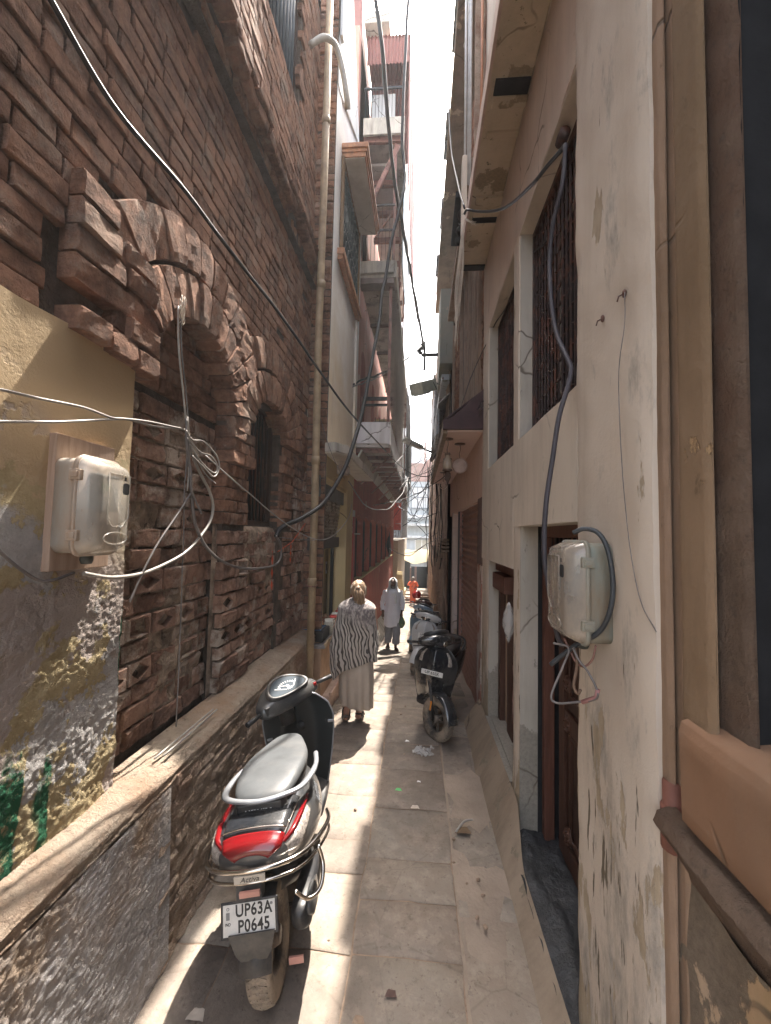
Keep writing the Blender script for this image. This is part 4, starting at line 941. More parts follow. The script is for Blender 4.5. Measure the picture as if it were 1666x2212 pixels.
# maroon post etc
# old wooden-front house further along
h6 = thing('old_wooden_front', 'worn old house front with leaning wooden posts, beyond the pink shop', 'house', (.75, 14, 0))
def H6(mb, name, m, **k): o = mb.build(name, m, h6, **k); o.location = (-.75, -14, 0); return o
mb = MB()
for (y0, y1, z0, z1) in [(10.3, 30, 1.75, 6.5), (10.3, 10.9, -3, 1.8), (14, 14.6, -3, 1.8), (18.4, 30, -4, 1.8)]:
    mb.grid(lambda u, v: (.70 + mnoise.fractal(Vector((u * (y1 - y0) * 1.5, v * 4, 5)), 1, 2, 4) * .06, y0 + (y1 - y0) * u, z0 + (z1 - z0) * v), 60, 20)
H6(mb, 'wall', m_plaster('flaking_brown_wall', (.4, .3, .23), (.33, .24, .18), under=(.2, .13, .1), peel=.5, stain=(.12, .09, .07), stainamt=.6), fixn=False, weld=False)
mb = MB(); mb.box(.85, 1.2, 10.3, 30, -4, 9); mb.box(.8, .84, 10.9, 18.4, -3, 1.8); H6(mb, 'dark_opening', M_shadeDk)
for i in range(7):
    y = 11.0 + i * 1.15; mb = MB(); mb.tube([(.62 - .02 * i % .05, y, gz(y) - .1), (.66, y + .02, .2), (.68, y, 1.75)], [.085, .07, .06], 10); mb.box(.58, .76, y - .11, y + .11, 1.6, 1.74); mb.lathe([(.08, 0), (.1, .03), (.08, .06)], (.66, y, .55), n=10)
    H6(mb, 'wooden_post', M_woodOld)
mb = MB()
for i in range(4):
    mb.box(.60, .76, 10.4, 14, 1.78 + .09 * i, 1.84 + .09 * i)
H6(mb, 'lintel_boards', M_woodOld, bevel=.008)
mb = MB(); mb.box(.52, .75, 10.5, 20, 6.2, 6.35); mb.grid(lambda u, v: (.45 + .3 * v, 10.6 + 9 * u, 5.6 + .3 * v + .03 * math.sin(u * 280)), 300, 2)
mb.box(.42, .5, 11, 13, 4.9, 5.6); mb.box(.45, .7, 14, 17, 5.9, 7.2); H6(mb, 'tin_sheets', M_greycor, fixn=False)
mb = MB()
for i in range(10): mb.box(.5 + U(-.05, .05), .8, 10.4 + i * .9, 11.2 + i * .9, 6.4 + U(-.2, 1.8), 8.6 + U(-.6, .3))
H6(mb, 'upper_boards', m_plaster('greenish_grey_boards', (.2, .21, .19), (.26, .24, .2), peel=.6, stainamt=.7))
# ------------------------------------------------------------------ red house on the left with galleries
h7 = thing('red_house', 'tall red ochre house with a long white balcony and steel galleries above', 'house', (-1.2, 12, 0))
def H7(mb, name, m, par=None, **k):
    o = mb.build(name, m, par or h7, **k)
    if par is None: o.location = (1.2, -12, 0)
    return o
WX = -1.2
mb = MB()
mb.box(WX - .3, WX, 7.36, 19.6, -3, 1.27)
mb.box(WX - .3, WX, 7.36, 19.6, 2.62, 3.85)
mb.box(WX - .3, WX, 7.36, 7.72, 1.27, 2.62); mb.box(WX - .3, WX, 19.0, 19.6, 1.27, 2.62)
H7(mb, 'wall', M_red)
mb = MB(); mb.box(WX - .5, WX - .10, 7.5, 19.4, 1.2, 2.7); H7(mb, 'recess', m_plain('dark_room', (.03, .018, .016), .9))  # dark fill close behind the posts stands in for the shade of the room
posts = [(8.62, 8.82), (9.85, 10.08), (11.3, 11.55), (12.9, 13.15), (14.6, 14.85), (16.4, 16.65), (18.1, 18.3)]
for y0, y1 in posts:
    mb = MB(); mb.box(WX - .10, WX - .0, y0, y1, 1.27, 2.62); H7(mb, 'post', M_red, bevel=.01)
ys = [7.72] + [q for p in posts for q in p] + [19.0]
mb = MB()
for i in range(0, len(ys), 2):
    a, b = ys[i], ys[i + 1]; c = (a + b) / 2
    pol = [(a, 2.62), (b, 2.62), (b, 2.38)] + [(c + (b - c) * math.cos(t), 2.38 + .18 * math.sin(t)) for t in [k_ * math.pi / 8 for k_ in range(1, 8)]] + [(a, 2.38)]
    mb.prism(pol[::-1], 0, WX - .095, WX - .004)
H7(mb, 'arch_heads', M_red)
mb = MB(); mb.t = None
for i in range(24):
    y = 7.7 + i * .475; mb.box(WX - .15, WX + .03 + U(-.004, .004), y, y + .46, 1.25 + U(-.003, .003), 1.295 + U(-.003, .003))
H7(mb, 'window_sill', M_yellow, bevel=.006)
mb = MB(); mb.grid(lambda u, v: (WX + .02 + .28 * (1 - v), 7.4 + 11 * u, gz(7.4 + 11 * u) - .02 + .42 * v), 30, 3); H7(mb, 'sloping_base', M_slab)
mb = MB(); mb.box(WX - .02, WX + .03, 7.36, 7.55, -.4, 2.5); H7(mb, 'red_frame', m_plain('bright_red_paint', (.33, .035, .03), .5)); 
mb = MB(); mb.box(WX - .3, WX + .012, 7.36, 7.6, 2.2, 2.62); mb.box(WX, WX + .1, 7.4, 7.7, 2.18, 2.2); H7(mb, 'door_head', M_slab)
# balcony
mb = MB(); mb.box(WX, -.585, 7.5, 18.6, 3.80, 3.87); bal = H7(mb, 'balcony', m_plaster('grey_board_soffit', (.6, .56, .53), (.66, .62, .58), peel=.72, stain=(.2, .17, .15), stainamt=.4))
mb = MB()
for i in range(15):
    y = 7.6 + i * .77; mb.box(WX, -.56, y, y + .07, 3.72, 3.80)
mb.build('joists', M_steelred, bal)
mb = MB(); mb.box(WX, -.60, 7.46, 7.5, 3.86, 4.26); mb.box(-.60, -.555, 7.46, 18.6, 3.84, 4.26); mb.build('parapet', m_plaster('white_parapet', (.7, .67, .67), (.75, .72, .72), peel=.75, stainamt=.3), bal, bevel=.004)
for i in range(6):
    mb = MB(); y = 8.2 + i * 1.9; mb.bar((WX + .01, y, 3.2), (-.62, y, 3.74), .035); mb.build('bracket', M_steelred, bal)
mb = MB(); mb.prism([(WX, 3.55), (WX + .10, 3.75), (WX + .13, 3.75), (WX + .03, 3.5)], 1, 7.5, 19); H7(mb, 'moulding', M_slab)
# upper wall
mb = MB(); mb.box(WX - .3, WX - .1, 7.36, 19.6, 3.85, 12)
H7(mb, 'upper_wall', m_plaster('faded_rose_wall', (.50, .24, .19), (.56, .32, .26), under=(.45, .33, .28), peel=.6, stain=(.2, .1, .08), stainamt=.4))
mb = MB()
def archp(c, z0, z1, hw):
    return [(c - hw, z0), (c + hw, z0), (c + hw, z1)] + [(c + hw * math.cos(t), z1 + hw * math.sin(t)) for t in [k_ * math.pi / 10 for k_ in range(1, 10)]] + [(c - hw, z1)]
for c in (8.9, 10.9, 12.9, 14.9): mb.prism(archp(c, 4.3, 5.9, .32), 0, WX - .11, WX - .095)
H7(mb, 'arched_niche', M_redDk)
mb = MB(); mb.box(WX - .1, WX - .02, 7.42, 7.62, 3.87, 7.0); H7(mb, 'brick_edge', M_red, bevel=.005)
mb = MB(); mb.tube([(WX - .05, 7.7, 3.9), (WX - .05, 7.72, 5.5), (WX - .04, 7.7, 7.0)], .02, 7); H7(mb, 'downpipe', M_slabW)
# gallery floor at the second level
mb = MB(); mb.box(WX, -.55, 7.5, 18.6, 7.04, 7.12); mb.box(WX, -.52, 7.44, 7.5, 7.10, 7.33); mb.box(-.55, -.50, 7.44, 18.6, 7.0, 7.33)
gal = H7(mb, 'gallery_floor', M_slab, bevel=.004)
mb = MB()
for i in range(8): y = 7.75 + i * 1.45; mb.box(WX, -.56, y, y + .07, 6.97, 7.04)
mb.box(WX, -.55, 7.5, 7.75, 6.93, 7.03); mb.build('soffit_rib', m_plain('grey_rib', (.2, .16, .15), .8), gal)
for y in (7.62, 10.4, 13.2, 16.0):
    mb = MB(); mb.box(-.64, -.585, y, y + .06, 4.2, 7.0); H7(mb, 'steel_column', M_steelred)
mb = MB(); mb.box(WX, -.6, 8.6, 8.66, 5.05, 5.12); mb.box(WX, -.6, 8.6, 8.66, 4.93, 4.97); H7(mb, 'cross_rail', M_black)
mb = MB(); mb.box(WX, -.62, 9.5, 9.55, 3.9, 4.5); H7(mb, 'white_panel', M_farwhite)
mb = MB(); mb.box(WX, -.62, 10.6, 10.65, 4.3, 5.2); H7(mb, 'back_wall', M_yellow)
mb = MB()
for i in range(5): mb.tube([(-1.05 + .1 * i, 9.4, 4.0), (-1.05 + .1 * i, 9.4, 4.9)], .008, 5)
mb.tube([(-1.1, 9.4, 4.8), (-.6, 9.4, 4.8)], .008, 5); H7(mb, 'railing', M_black)
# dark net hanging along the gallery: real folds and a fine net of threads
def net(x0, y0, y1, z0, z1, name, seed, m):
    mb = MB(); nu, nv = int((y1 - y0) / .045), int((z1 - z0) / .045)
    def f(u, v):
        y, z = y0 + (y1 - y0) * u, z0 + (z1 - z0) * v
        return Vector((x0 + .045 * math.sin(y * 11 + seed) + .03 * math.sin(y * 23 + z * 2) + .03 * math.sin(z * 1.7 + seed), y + .03 * math.sin(z * 3 + y * 5), z))
    P = [[f(i / nu, j / nv) for i in range(nu + 1)] for j in range(nv + 1)]; e = .0045
    V = []; F = []
    for j in range(nv):
        for i in range(nu):
            for a, b in ((P[j][i], P[j + 1][i + 1]), (P[j][i + 1], P[j + 1][i])):
                d = Vector((0, e, -e * .3)); k0 = len(V); V += [a - d, a + d, b + d, b - d]; F.append((k0, k0 + 1, k0 + 2, k0 + 3))
    mb.add(V, F); H7(mb, name, m, fixn=False, weld=False)
net(-.57, 7.7, 13.5, 4.3, 6.95, 'net_curtain', 1, m_plain('grey_net', (.5, .47, .43), .9)); net(-.53, 8.0, 11.5, 4.6, 6.9, 'net_curtain', 4, m_plain('dark_net', (.3, .28, .26), .9))
mb = MB()
for (y0, y1, d) in ((13.5, 14.1, .0), (14.2, 15.3, .03), (15.3, 16.4, .05), (16.5, 18.4, .02)):
    mb.grid(lambda u, v: (-.47 + d + .02 * math.sin(u * (y1 - y0) * 60), y0 + (y1 - y0) * u, 4.2 + 2.9 * v), 60, 2)
mb.grid(lambda u, v: (-.36 + .015 * math.sin(u * 200), 13 + 3.5 * u, 3.9 + 1.9 * v), 100, 2)
H7(mb, 'tin_screen', M_greycor, fixn=False, weld=False)
mb = MB()
for i in range(5): mb.box(-.42, -.405, 7.9 + i * .9, 8.75 + i * .9, 7.5, 9.5)
mb.box(-.40, -.39, 13.5, 16, 3.2, 4.3); H7(mb, 'blue_sheet', M_bluecor)
# stair and beams between second and third level
for i in range(8):
    mb = MB(); y = 8.2 + i * .62; zz = 9.6 - i * .16
    mb.box(WX, -.58, y, y + .10, zz - .10, zz); H7(mb, 'steel_beam', M_steelred)
mb = MB(); mb.box(WX, -.62, 8.0, 14, 9.72, 9.78); H7(mb, 'landing_soffit', m_plaster('grey_soffit', (.6, .57, .55), (.66, .63, .6), peel=.8))
mb = MB(); mb.bar((-1.02, 7.7, 8.75), (-.52, 7.6, 9.75), .05, .09); mb.bar((-.98, 8.0, 8.2), (-.56, 7.9, 8.75), .03); H7(mb, 'diagonal_brace', M_steelred)
for y in (7.6, 9.6, 12): 
    mb = MB(); mb.box(-.60, -.55, y, y + .05, 7.33, 9.8); H7(mb, 'steel_column', M_steelred)
mb = MB(); mb.box(WX, -.56, 7.52, 7.55, 8.48, 8.51)
for i in range(9): mb.box(-1.15 + i * .07, -1.143 + i * .07, 7.53, 7.54, 7.33, 8.49)
mb.box(WX, -.56, 7.52, 7.55, 7.98, 8.01); H7(mb, 'stair_railing', M_black)
# third level slab, railing, red corrugated cabin
mb = MB(); mb.box(WX, -.42, 7.5, 12.5, 9.92, 10.1); mb.box(WX, -.40, 7.46, 7.5, 9.86, 10.2); H7(mb, 'roof_slab', M_slab, bevel=.006)
mb = MB(); mb.box(WX, -.42, 7.56, 7.62, 9.80, 9.92); H7(mb, 'steel_edge_beam', M_steelred)
mb = MB(); mb.box(WX, -.46, 7.5, 7.53, 10.83, 10.87)
for i in range(12): mb.box(-1.18 + i * .065, -1.172 + i * .065, 7.505, 7.515, 10.2, 10.84)
H7(mb, 'roof_railing', M_black)
mb = MB(); mb.grid(lambda u, v: (WX + .85 * u, 8.4 + .018 * math.sin(u * .85 / .07 * 2 * math.pi), 10.1 + 2.1 * v), 100, 2)
mb.grid(lambda u, v: (WX + .86 * u, 7.75 + .7 * v, 12.25 - .25 * v + .02 * math.sin(u * .86 / .07 * 2 * math.pi)), 100, 3)
mb.grid(lambda u, v: (WX + .86 * u, 7.76 + .018 * math.sin(u * .86 / .07 * 2 * math.pi), 11.65 + .55 * v), 100, 2)
mb.box(WX - 1.5, WX - .1, 7.6, 9.0, 8.0, 12.9); cab = H7(mb, 'corrugated_cabin', M_redcor, fixn=False, weld=False)
mb = MB()
for i, (a, b, c) in enumerate(((7.75, 9.0, 0), (8.95, 10.1, .012), (10.0, 11.2, .03), (11.1, 12.2, .04))):
    mb.grid(lambda u, v: (-.345 + c * .8 + .014 * math.sin(u * (b - a) / .07 * 2 * math.pi), a + (b - a) * u, 9.55 - .3 * i % .2 + (12.3 - .03 * i - 9.55) * v), 90, 2)
mb.build('side_sheets', M_redcor, cab, fixn=False, weld=False)
mb = MB(); mb.box(WX + .05, WX + .55, 8.2, 8.3, 10.1, 11.5); mb.build('pale_door', M_farwhite, cab)
mb = MB(); mb.box(-1.25, -.75, 7.6, 9, 12.35, 12.6); H7(mb, 'roof_kerb', M_slab, bevel=.01)
mb = MB(); mb.bar((-1.2, 7.58, 4.35), (-.6, 7.58, 3.9), .02)
# black monkey-like dark cloth hanging at the far window post
def sacr(u, v):
    return (-1.12 + .07 * math.sin(math.pi * v ** .7) * math.cos(6.283 * u) + .02 * math.sin(9 * v), 15.6 + .3 * math.sin(math.pi * v ** .6) * math.sin(6.283 * u) - .2 * v, 1.3 + 1.0 * v)
mb = MB(); mb.grid(sacr, 16, 14); props(mb.build('dark_sack', M_darkcloth, noisy=(.04, 5)), 'dark ragged sack hanging against the far end of the red barred window', 'sack')

# ------------------------------------------------------------------ end of the alley
e1 = thing('grey_tin_house', 'house with grey tin sheets and a tan base, past the red house', 'house', (-1.1, 22, -2))
def HE(mb, name, m, root, base, **k): o = mb.build(name, m, root, **k); o.location = tuple(-b for b in base); return o
B1 = (-1.1, 22, -2)
mb = MB(); mb.box(-2.5, -.98, 19.65, 34, -4, 1.9); HE(mb, 'wall', m_plaster('tan_far_wall', (.36, .29, .21), (.42, .35, .26), peel=.7), e1, B1)
mb = MB(); mb.grid(lambda u, v: (-.86 + .03 * math.sin(u * 260), 21 + 9 * u, 2.0 + 2.4 * v), 300, 2); mb.grid(lambda u, v: (-2 + 1.14 * u, 21 + .03 * math.sin(u * 60), 2.0 + 2.4 * v), 60, 2); HE(mb, 'tin_sheets', M_greycor, e1, B1, fixn=False)
mb = MB(); mb.box(-2, -.7, 20.6, 30, 4.4, 4.5); mb.box(-2.4, -.9, 19.7, 32, 4.5, 8.2); HE(mb, 'upper_floor', M_far1, e1, B1)
mb = MB(); mb.box(-1.2, -.86, 19.65, 19.75, 2.4, 3.7); HE(mb, 'red_banner', M_redcloth, e1, B1)
mb = MB(); mb.prism([(19.5, .3), (19.6, .45), (23.5, -1.0), (26, -1.1), (26, -1.4), (23.4, -1.3), (19.5, .1)], 0, -1.02, -.74); HE(mb, 'stair_parapet', M_yellow, e1, B1, bevel=.02)
mb = MB()
for i in range(5): mb.box(-1.0, 1.2, 25 + i * .5, 30, gz(25) - .2 + .0 * i, gz(25) + .09 * (i + 1) - .1)
st = props(mb.build('stone_steps', M_stone), kind='structure')
B2 = (0, 36, -2); e2 = thing('pale_blue_house', 'pale bluish house with big glazed windows closing the far end of the alley', 'house', B2)
mb = MB(); mb.box(-4, 5, 38, 40, -4, 7.6); HE(mb, 'wall', M_far1, e2, B2)
mb = MB(); mb.box(-4, 5, 37.95, 38.0, 4.9 + 2.2, 8.6); mb.box(-4, 5, 37.9, 38.4, 8.6, 8.8); HE(mb, 'brick_band', M_far2, e2, B2)
mb = MB(); mb.box(-4, .3, 38.5, 40, 8.8, 10.6); HE(mb, 'roof_room', M_farwhite, e2, B2)
mb = MB(); mb.prism([(.3, 8.8), (3, 11.4), (3, 8.8)], 1, 38.2, 40); mb.box(.35, .55, 38.5, 38.7, 9, 10.9); HE(mb, 'gable', M_far2, e2, B2)
mb = MB(); mb.box(-.75, 2, 37.9, 37.96, 4.6, 6.6); wn = HE(mb, 'window', M_farwhite, e2, B2)
mb = MB()
for x in (-.75, -.2, .35, .9): mb.box(x, x + .05, 37.84, 37.9, 4.0, 6.6)
for z in (4.6, 5.6, 6.55): mb.box(-.75, 2, 37.83, 37.9, z, z + .06)
mb.build('glazing_bars', m_plain('blue_grey_bar', (.15, .18, .2), .6), wn)
for (z0, z1, dd) in ((3.7, 4.0, .5), (3.0, 3.2, .9), (1.9, 2.1, .4), (-.1, .3, .6)):
    mb = MB(); mb.box(-4, 5, 37.9 - dd, 38, z0, z1); HE(mb, 'ledge', M_farwhite, e2, B2)
mb = MB(); mb.box(-.3, .9, 37.9, 37.96, .5, 1.7); wn = HE(mb, 'window', m_plain('beige_pane', (.45, .42, .33), .6), e2, B2)
mb = MB()
for x in (-.35, .25, .85): mb.box(x, x + .07, 37.85, 37.9, .45, 1.75)
mb.build('frame', M_white, wn)
mb = MB(); mb.box(-1.4, 1.6, 33.9, 34.0, -4, -.4); mb.box(-1.5, -.6, 30, 34, -4, 0.4); mb.box(.7, 1.6, 28, 34, -4, 0.6); HE(mb, 'dark_gateway', m_plain('slate_dark', (.05, .06, .065), .8), e2, B2)
mb = MB(); mb.box(-.62, -.5, 30, 30.15, -3, -.2); mb.box(-.3, -.12, 33.8, 33.9, -3, -.4); HE(mb, 'gate_post', m_plain('dusty_pink_post', (.3, .18, .15), .8), e2, B2)
# yellow tarp
mb = MB()
def tarp(u, v):
    x0, x1 = -1.1, .95; x = x0 + (x1 - x0) * u; sag = .42 * math.sin(math.pi * u) * (1 - v)
    return (x, 29.2 + 1.1 * v, .78 - .35 + .62 * v - sag * .8 + .12 * u + .03 * math.sin(u * 13))
mb.grid(tarp, 30, 8)
n_ = NT('yellow_edged_tarp'); x_ = n_.axis(0); fz = n_.noise(3, 4)
Mt = n_.out(n_.mix(n_.ramp(n_.rng(x_, -1.2, 1.0), [(.04, 1), (.10, 0), (.9, 0), (.97, 1)]), (.34, .28, .17), (.42, .27, .05)), .8)
tp = mb.build('tarp', Mt); props(tp, 'cream and yellow tarp stretched across the far end of the alley', 'tarp')
mb = MB()
mb.box(-.75, -.35, 25.8, 26.3, gz(26) + .35, gz(26) + .42)
for x in (-.73, -.4):
    for y in (25.83, 26.25): mb.box(x, x + .05, y, y + .05, gz(26) - .0, gz(26) + .35)
props(mb.build('stool', M_woodOld), 'low grey stool standing beside the man in orange', 'stool')
# ------------------------------------------------------------------ scooters
def obj_paint(name, c, rough=.28, dust=.45, coat=.6):
    n = NT(name, True); f = n.ramp(n.noise(4, 7, .65), [(.4, 0), (.75, dust)])
    return n.out(n.mix(f, c, (.2, .18, .155)), n.mth('ADD', n.mth('MULTIPLY', f, .5), rough), None, n.bump(n.noise(80, 3), .04, .002), .5, coat)
P_grey = obj_paint('gunmetal_paint', (.03, .033, .037)); P_black = obj_paint('black_paint', (.016, .018, .022), .2, .25); P_white = obj_paint('silver_white_paint', (.48, .49, .49), .3, .3); P_blue = obj_paint('dusty_blue_paint', (.12, .19, .26), .35, .4)
P_brown = obj_paint('dark_maroon_paint', (.06, .03, .03))
S_plastic = m_plain('black_plastic', (.018, .018, .02), .45, var=.3, obj=True, dirt=(.2, .17, .14), dirtamt=.25); S_inner = m_plain('inner_black_plastic', (.012, .016, .018), .3, var=.3, obj=True)
S_seat = m_plain('dusty_grey_vinyl', (.075, .08, .084), .5, var=.25, scale=7, bump=.3, bs=160, bd=.002, obj=True, dirt=(.15, .14, .13), dirtamt=.5)
S_tyre = m_plain('tyre_rubber', (.03, .028, .026), .85, var=.3, obj=True, bump=.6, bs=60, bd=.01, dirt=(.30, .24, .18), dirtamt=1.)
S_rim = m_plain('dull_rim', (.06, .058, .055), .5, .3, obj=True, dirt=(.26, .2, .15), dirtamt=.6)
S_chrome = m_plain('worn_chrome', (.62, .58, .52), .18, 1, var=.15, obj=True, bump=0, dirt=(.3, .22, .15), dirtamt=.3)
S_silver = m_plain('satin_silver', (.34, .35, .37), .4, .6, var=.12, obj=True, bump=.05)
S_red = NT('red_lens', True).out((.17, .006, .008), .2, coat=.6); S_clear = NT('clear_lens', True); S_clear = S_clear.out(S_clear.ramp(S_clear.noise(60, 4, .7), [(.3, (.12, .1, .09)), (.7, (.5, .45, .4))]), .12, coat=.8)
S_orange = NT('amber_lens', True).out((.6, .2, .02), .25, coat=.5); S_redbtn = NT('red_switch', True).out((.45, .02, .02), .35)
S_plate = m_plain('plate_white', (.62, .61, .58), .55, var=.12, scale=20, obj=True); S_ink = m_plain('plate_black_ink', (.015, .015, .015), .5, obj=True); S_glass = NT('dark_gauge_glass', True).out((.05, .065, .08), .6, spec=.1)
S_dial = m_plain('dial_marks', (.6, .6, .58), .5, obj=True); S_head = NT('headlamp_glass', True).out((.05, .05, .055), .05, coat=1.)
S_tag = m_plain('reflector_pink', (.5, .25, .2), .4, obj=True)

def ring(y, zc, rx, rz, p=2.4, n=28, flat=0.):
    o = []
    for k in range(n):
        t = 2 * math.pi * k / n; c, s_ = math.cos(t), math.sin(t)
        x = rx * math.copysign(abs(c) ** (2 / p), c); z = rz * math.copysign(abs(s_) ** (2 / p), s_)
        o.append(Vector((x, y, zc + z * (1 - flat * (s_ < 0)))))
    return o
BODY = [(-.845, .665, .070, .035, 2.), (-.82, .668, .135, .065, 2.6), (-.76, .665, .182, .10, 2.8), (-.66, .645, .205, .135, 2.7), (-.52, .61, .220, .165, 2.5), (-.36, .575, .226, .19, 2.4), (-.18, .535, .215, .21, 2.4), (-.03, .49, .18, .215, 2.3), (.06, .44, .12, .18, 2.2), (.10, .40, .06, .12, 2.)]
def body_at(y):
    for a, b in zip(BODY, BODY[1:]):
        if a[0] <= y <= b[0]:
            t = (y - a[0]) / (b[0] - a[0]); return [a[i] + (b[i] - a[i]) * t for i in range(5)]
    return list(BODY[0] if y < BODY[0][0] else BODY[-1])
def body_pt(y, deg, off=0.):
    _, zc, rx, rz, p = body_at(y); t = R(deg); c, s_ = math.cos(t), math.sin(t)
    return Vector(((rx + off) * math.copysign(abs(c) ** (2 / p), c), y - (off if y < -.8 else 0), zc + (rz + off) * math.copysign(abs(s_) ** (2 / p), s_)))
def scooter(label, paint, loc, rz, lean=-7, steer=0, group='scooters parked along the alley', detail=True, rear_text=None, front_text=None, seatm=None, style=0):
    t = thing('scooter', label, 'scooter', loc, rz, group); t.rotation_euler = (0, R(lean), rz)
    if rear_text: t.scale = (1.12, 1.0, 1.02)
    def B(mb, name, m, par=t, **k): return mb.build(name, m, par, **k)
    SM = Matrix.Translation((0, .50, 0)) @ Matrix.Rotation(steer, 4, 'Z') @ Matrix.Translation((0, -.50, 0))
    # wheels
    for wy, mat_ in ((-.70, None), (.66, SM)):
        mb = MB(); mb.lathe([(.135, -.03), (.15, -.044), (.19, -.052), (.212, -.046), (.224, -.026), (.229, 0), (.224, .026), (.212, .046), (.19, .052), (.15, .044), (.135, .03)], (0, wy, .226), axis=0, n=36)
        if detail:
            for k in range(44):
                a = 2 * math.pi * k / 44
                for s_ in (-1, 1):
                    p0 = Vector((s_ * .004, math.cos(a) * .2295, math.sin(a) * .2295)); p1 = Vector((s_ * .036, math.cos(a + .09) * .221, math.sin(a + .09) * .221))
                    mb.bar(p0 + Vector((0, wy, .226)), p1 + Vector((0, wy, .226)), .004, .009)
        wh = B(mb, 'wheel', S_tyre, matrix=mat_)
        mb = MB(); mb.lathe([(.138, -.034), (.13, -.02), (.125, 0), (.13, .02), (.138, .034), (.145, .034), (.145, -.034), (.138, -.034)], (0, wy, .226), axis=0, n=30)
        mb.lathe([(0, -.05), (.035, -.05), (.045, -.03), (.045, .03), (.035, .05), (0, .05)], (0, wy, .226), axis=0, n=16)
        for k in range(3):
            a = 2 * math.pi * k / 3 + .4; d = Vector((0, math.cos(a), math.sin(a))); n_ = Vector((0, -math.sin(a), math.cos(a))); c = Vector((0, wy, .226))
            for q in (-.025, .025): mb.bar(c + d * .035 + n_ * q * .6, c + d * .132 + n_ * q * 1.5, .03, .014)
        B(mb, 'rim', S_rim, wh, matrix=mat_)
    # rear body
    mb = MB(); mb.loft([ring(*b[:4], b[4]) for b in BODY]); bd = B(mb, 'rear_body', paint, sub=1)
    def patch(y0, y1, f0, f1, name, m, par, off=.006, nu=10, nv=8, side=1):
        mb = MB()
        def g(u, v):
            y = y0 + (y1 - y0) * u; a = f0(u) + (f1(u) - f0(u)) * v; e = off if 0 < v < 1 and 0 < u < 1 else -.002
            p = body_pt(y, a, e); p.x *= side; return p
        mb.grid(g, nu, nv); return B(mb, name, m, par)
    tl = patch(-.843, -.775, lambda u: 22 + 22 * u, lambda u: 158 - 22 * u, 'tail_light', S_red, t, .008, 12, 14)
    for s_ in (1, -1):
        patch(-.80, -.44, lambda u: 28 + 9 * u, lambda u: 40 - 0 * u, 'tail_light_wing', S_red, tl, .012, 14, 4, s_)
        patch(-.805, -.54, lambda u: -14 + 38 * u, lambda u: 27 + 6 * u, 'rear_indicator', S_clear, t, .010, 10, 6, s_)
    mb = MB(); mb.grid(lambda u, v: body_pt(-.775 + .26 * v, 50 + 80 * u, .011 if u not in (0, 1) and v not in (0, 1) else 0), 12, 12); B(mb, 'tail_panel', P_black)
    for y in (-.79,):
        mb = MB(); mb.tube([body_pt(-.765, a, .013) for a in range(50, 131, 8)], .0035, 6); mb.tube([body_pt(-.765 + .22 * k / 6, 50 - 0 * k, .013) for k in range(7)], .003, 6); B(mb, 'chrome_trim', S_chrome, tl)
    # lower black belly + engine + exhaust
    mb = MB(); mb.loft([ring(y, zc, rx, rz_, 3) for y, zc, rx, rz_ in ((-.60, .40, .07, .06), (-.45, .36, .11, .11), (-.2, .33, .13, .12), (.0, .33, .10, .10))]); B(mb, 'engine', S_plastic)
    mb = MB(); mb.loft([[Vector((.155 + p.x, p.y, p.z)) for p in ring(y, zc, rx, rz_, 2.6, 16)] for y, zc, rx, rz_ in ((-.78, .33, .02, .035), (-.74, .325, .045, .06), (-.55, .30, .05, .065), (-.35, .27, .045, .05), (-.25, .25, .02, .025))])
    mb.tube(catmull([(.13, -.3, .24), (.10, -.1, .18), (.05, .05, .2)], 4), .018, 8); ex = B(mb, 'exhaust', S_plastic)
    mb = MB(); mb.loft([[Vector((.195 + p.x, p.y, p.z)) for p in ring(y, zc, rx, rz_, 2.4, 14)] for y, zc, rx, rz_ in ((-.76, .36, .01, .02), (-.72, .35, .022, .05), (-.62, .33, .022, .055), (-.52, .31, .008, .03))]); B(mb, 'heat_shield', S_silver if False else P_grey, ex)
    # seat
    SE = [(-.64, .80, .06, .02, 2), (-.62, .805, .115, .035, 2.6), (-.52, .815, .15, .046, 3), (-.36, .81, .166, .05, 3), (-.24, .795, .168, .048, 3), (-.12, .782, .15, .045, 2.8), (.0, .775, .115, .042, 2.5), (.10, .768, .085, .036, 2.3), (.15, .76, .055, .024, 2), (.165, .755, .02, .01, 2)]
    mb = MB(); mb.loft([ring(a, b, c, d, e, 28, .5) for a, b, c, d, e in SE]); B(mb, 'seat', seatm or S_seat, sub=1)
    mb = MB(); mb.loft([ring(a, b - .05, c * .93, .045, 2.6, 20) for a, b, c, d, e in SE[1:-1]]); B(mb, 'seat_base', S_plastic)
    # grab rail
    path = [(-.19, -.22, .765), (-.20, -.34, .785), (-.19, -.52, .81), (-.135, -.625, .83), (0, -.665, .83), (.135, -.625, .83), (.19, -.52, .81), (.22, -.34, .80), (.205, -.20, .80)]
    pp = catmull(path, 4); mb = MB(); rings = []
    for i, p in enumerate(pp):
        d = (pp[min(i + 1, len(pp) - 1)] - pp[max(i - 1, 0)]).normalized(); s_ = Vector((0, 0, 1)); n_ = d.cross(s_).normalized(); w_ = .016 if 4 < i < len(pp) - 5 else .013
        rings.append([p + n_ * w_ * math.cos(a) + s_ * .011 * math.sin(a) for a in [k * math.pi / 5 for k in range(10)]])
    mb.loft(rings); gr_ = B(mb, 'grab_rail', S_silver if style == 0 else S_plastic)
    mb = MB(); mb.prism([(-.12, -.61), (.12, -.61), (.10, -.66), (-.10, -.66)], 2, .765, .818); bk = B(mb, 'rail_bracket', S_plastic, bevel=.008)
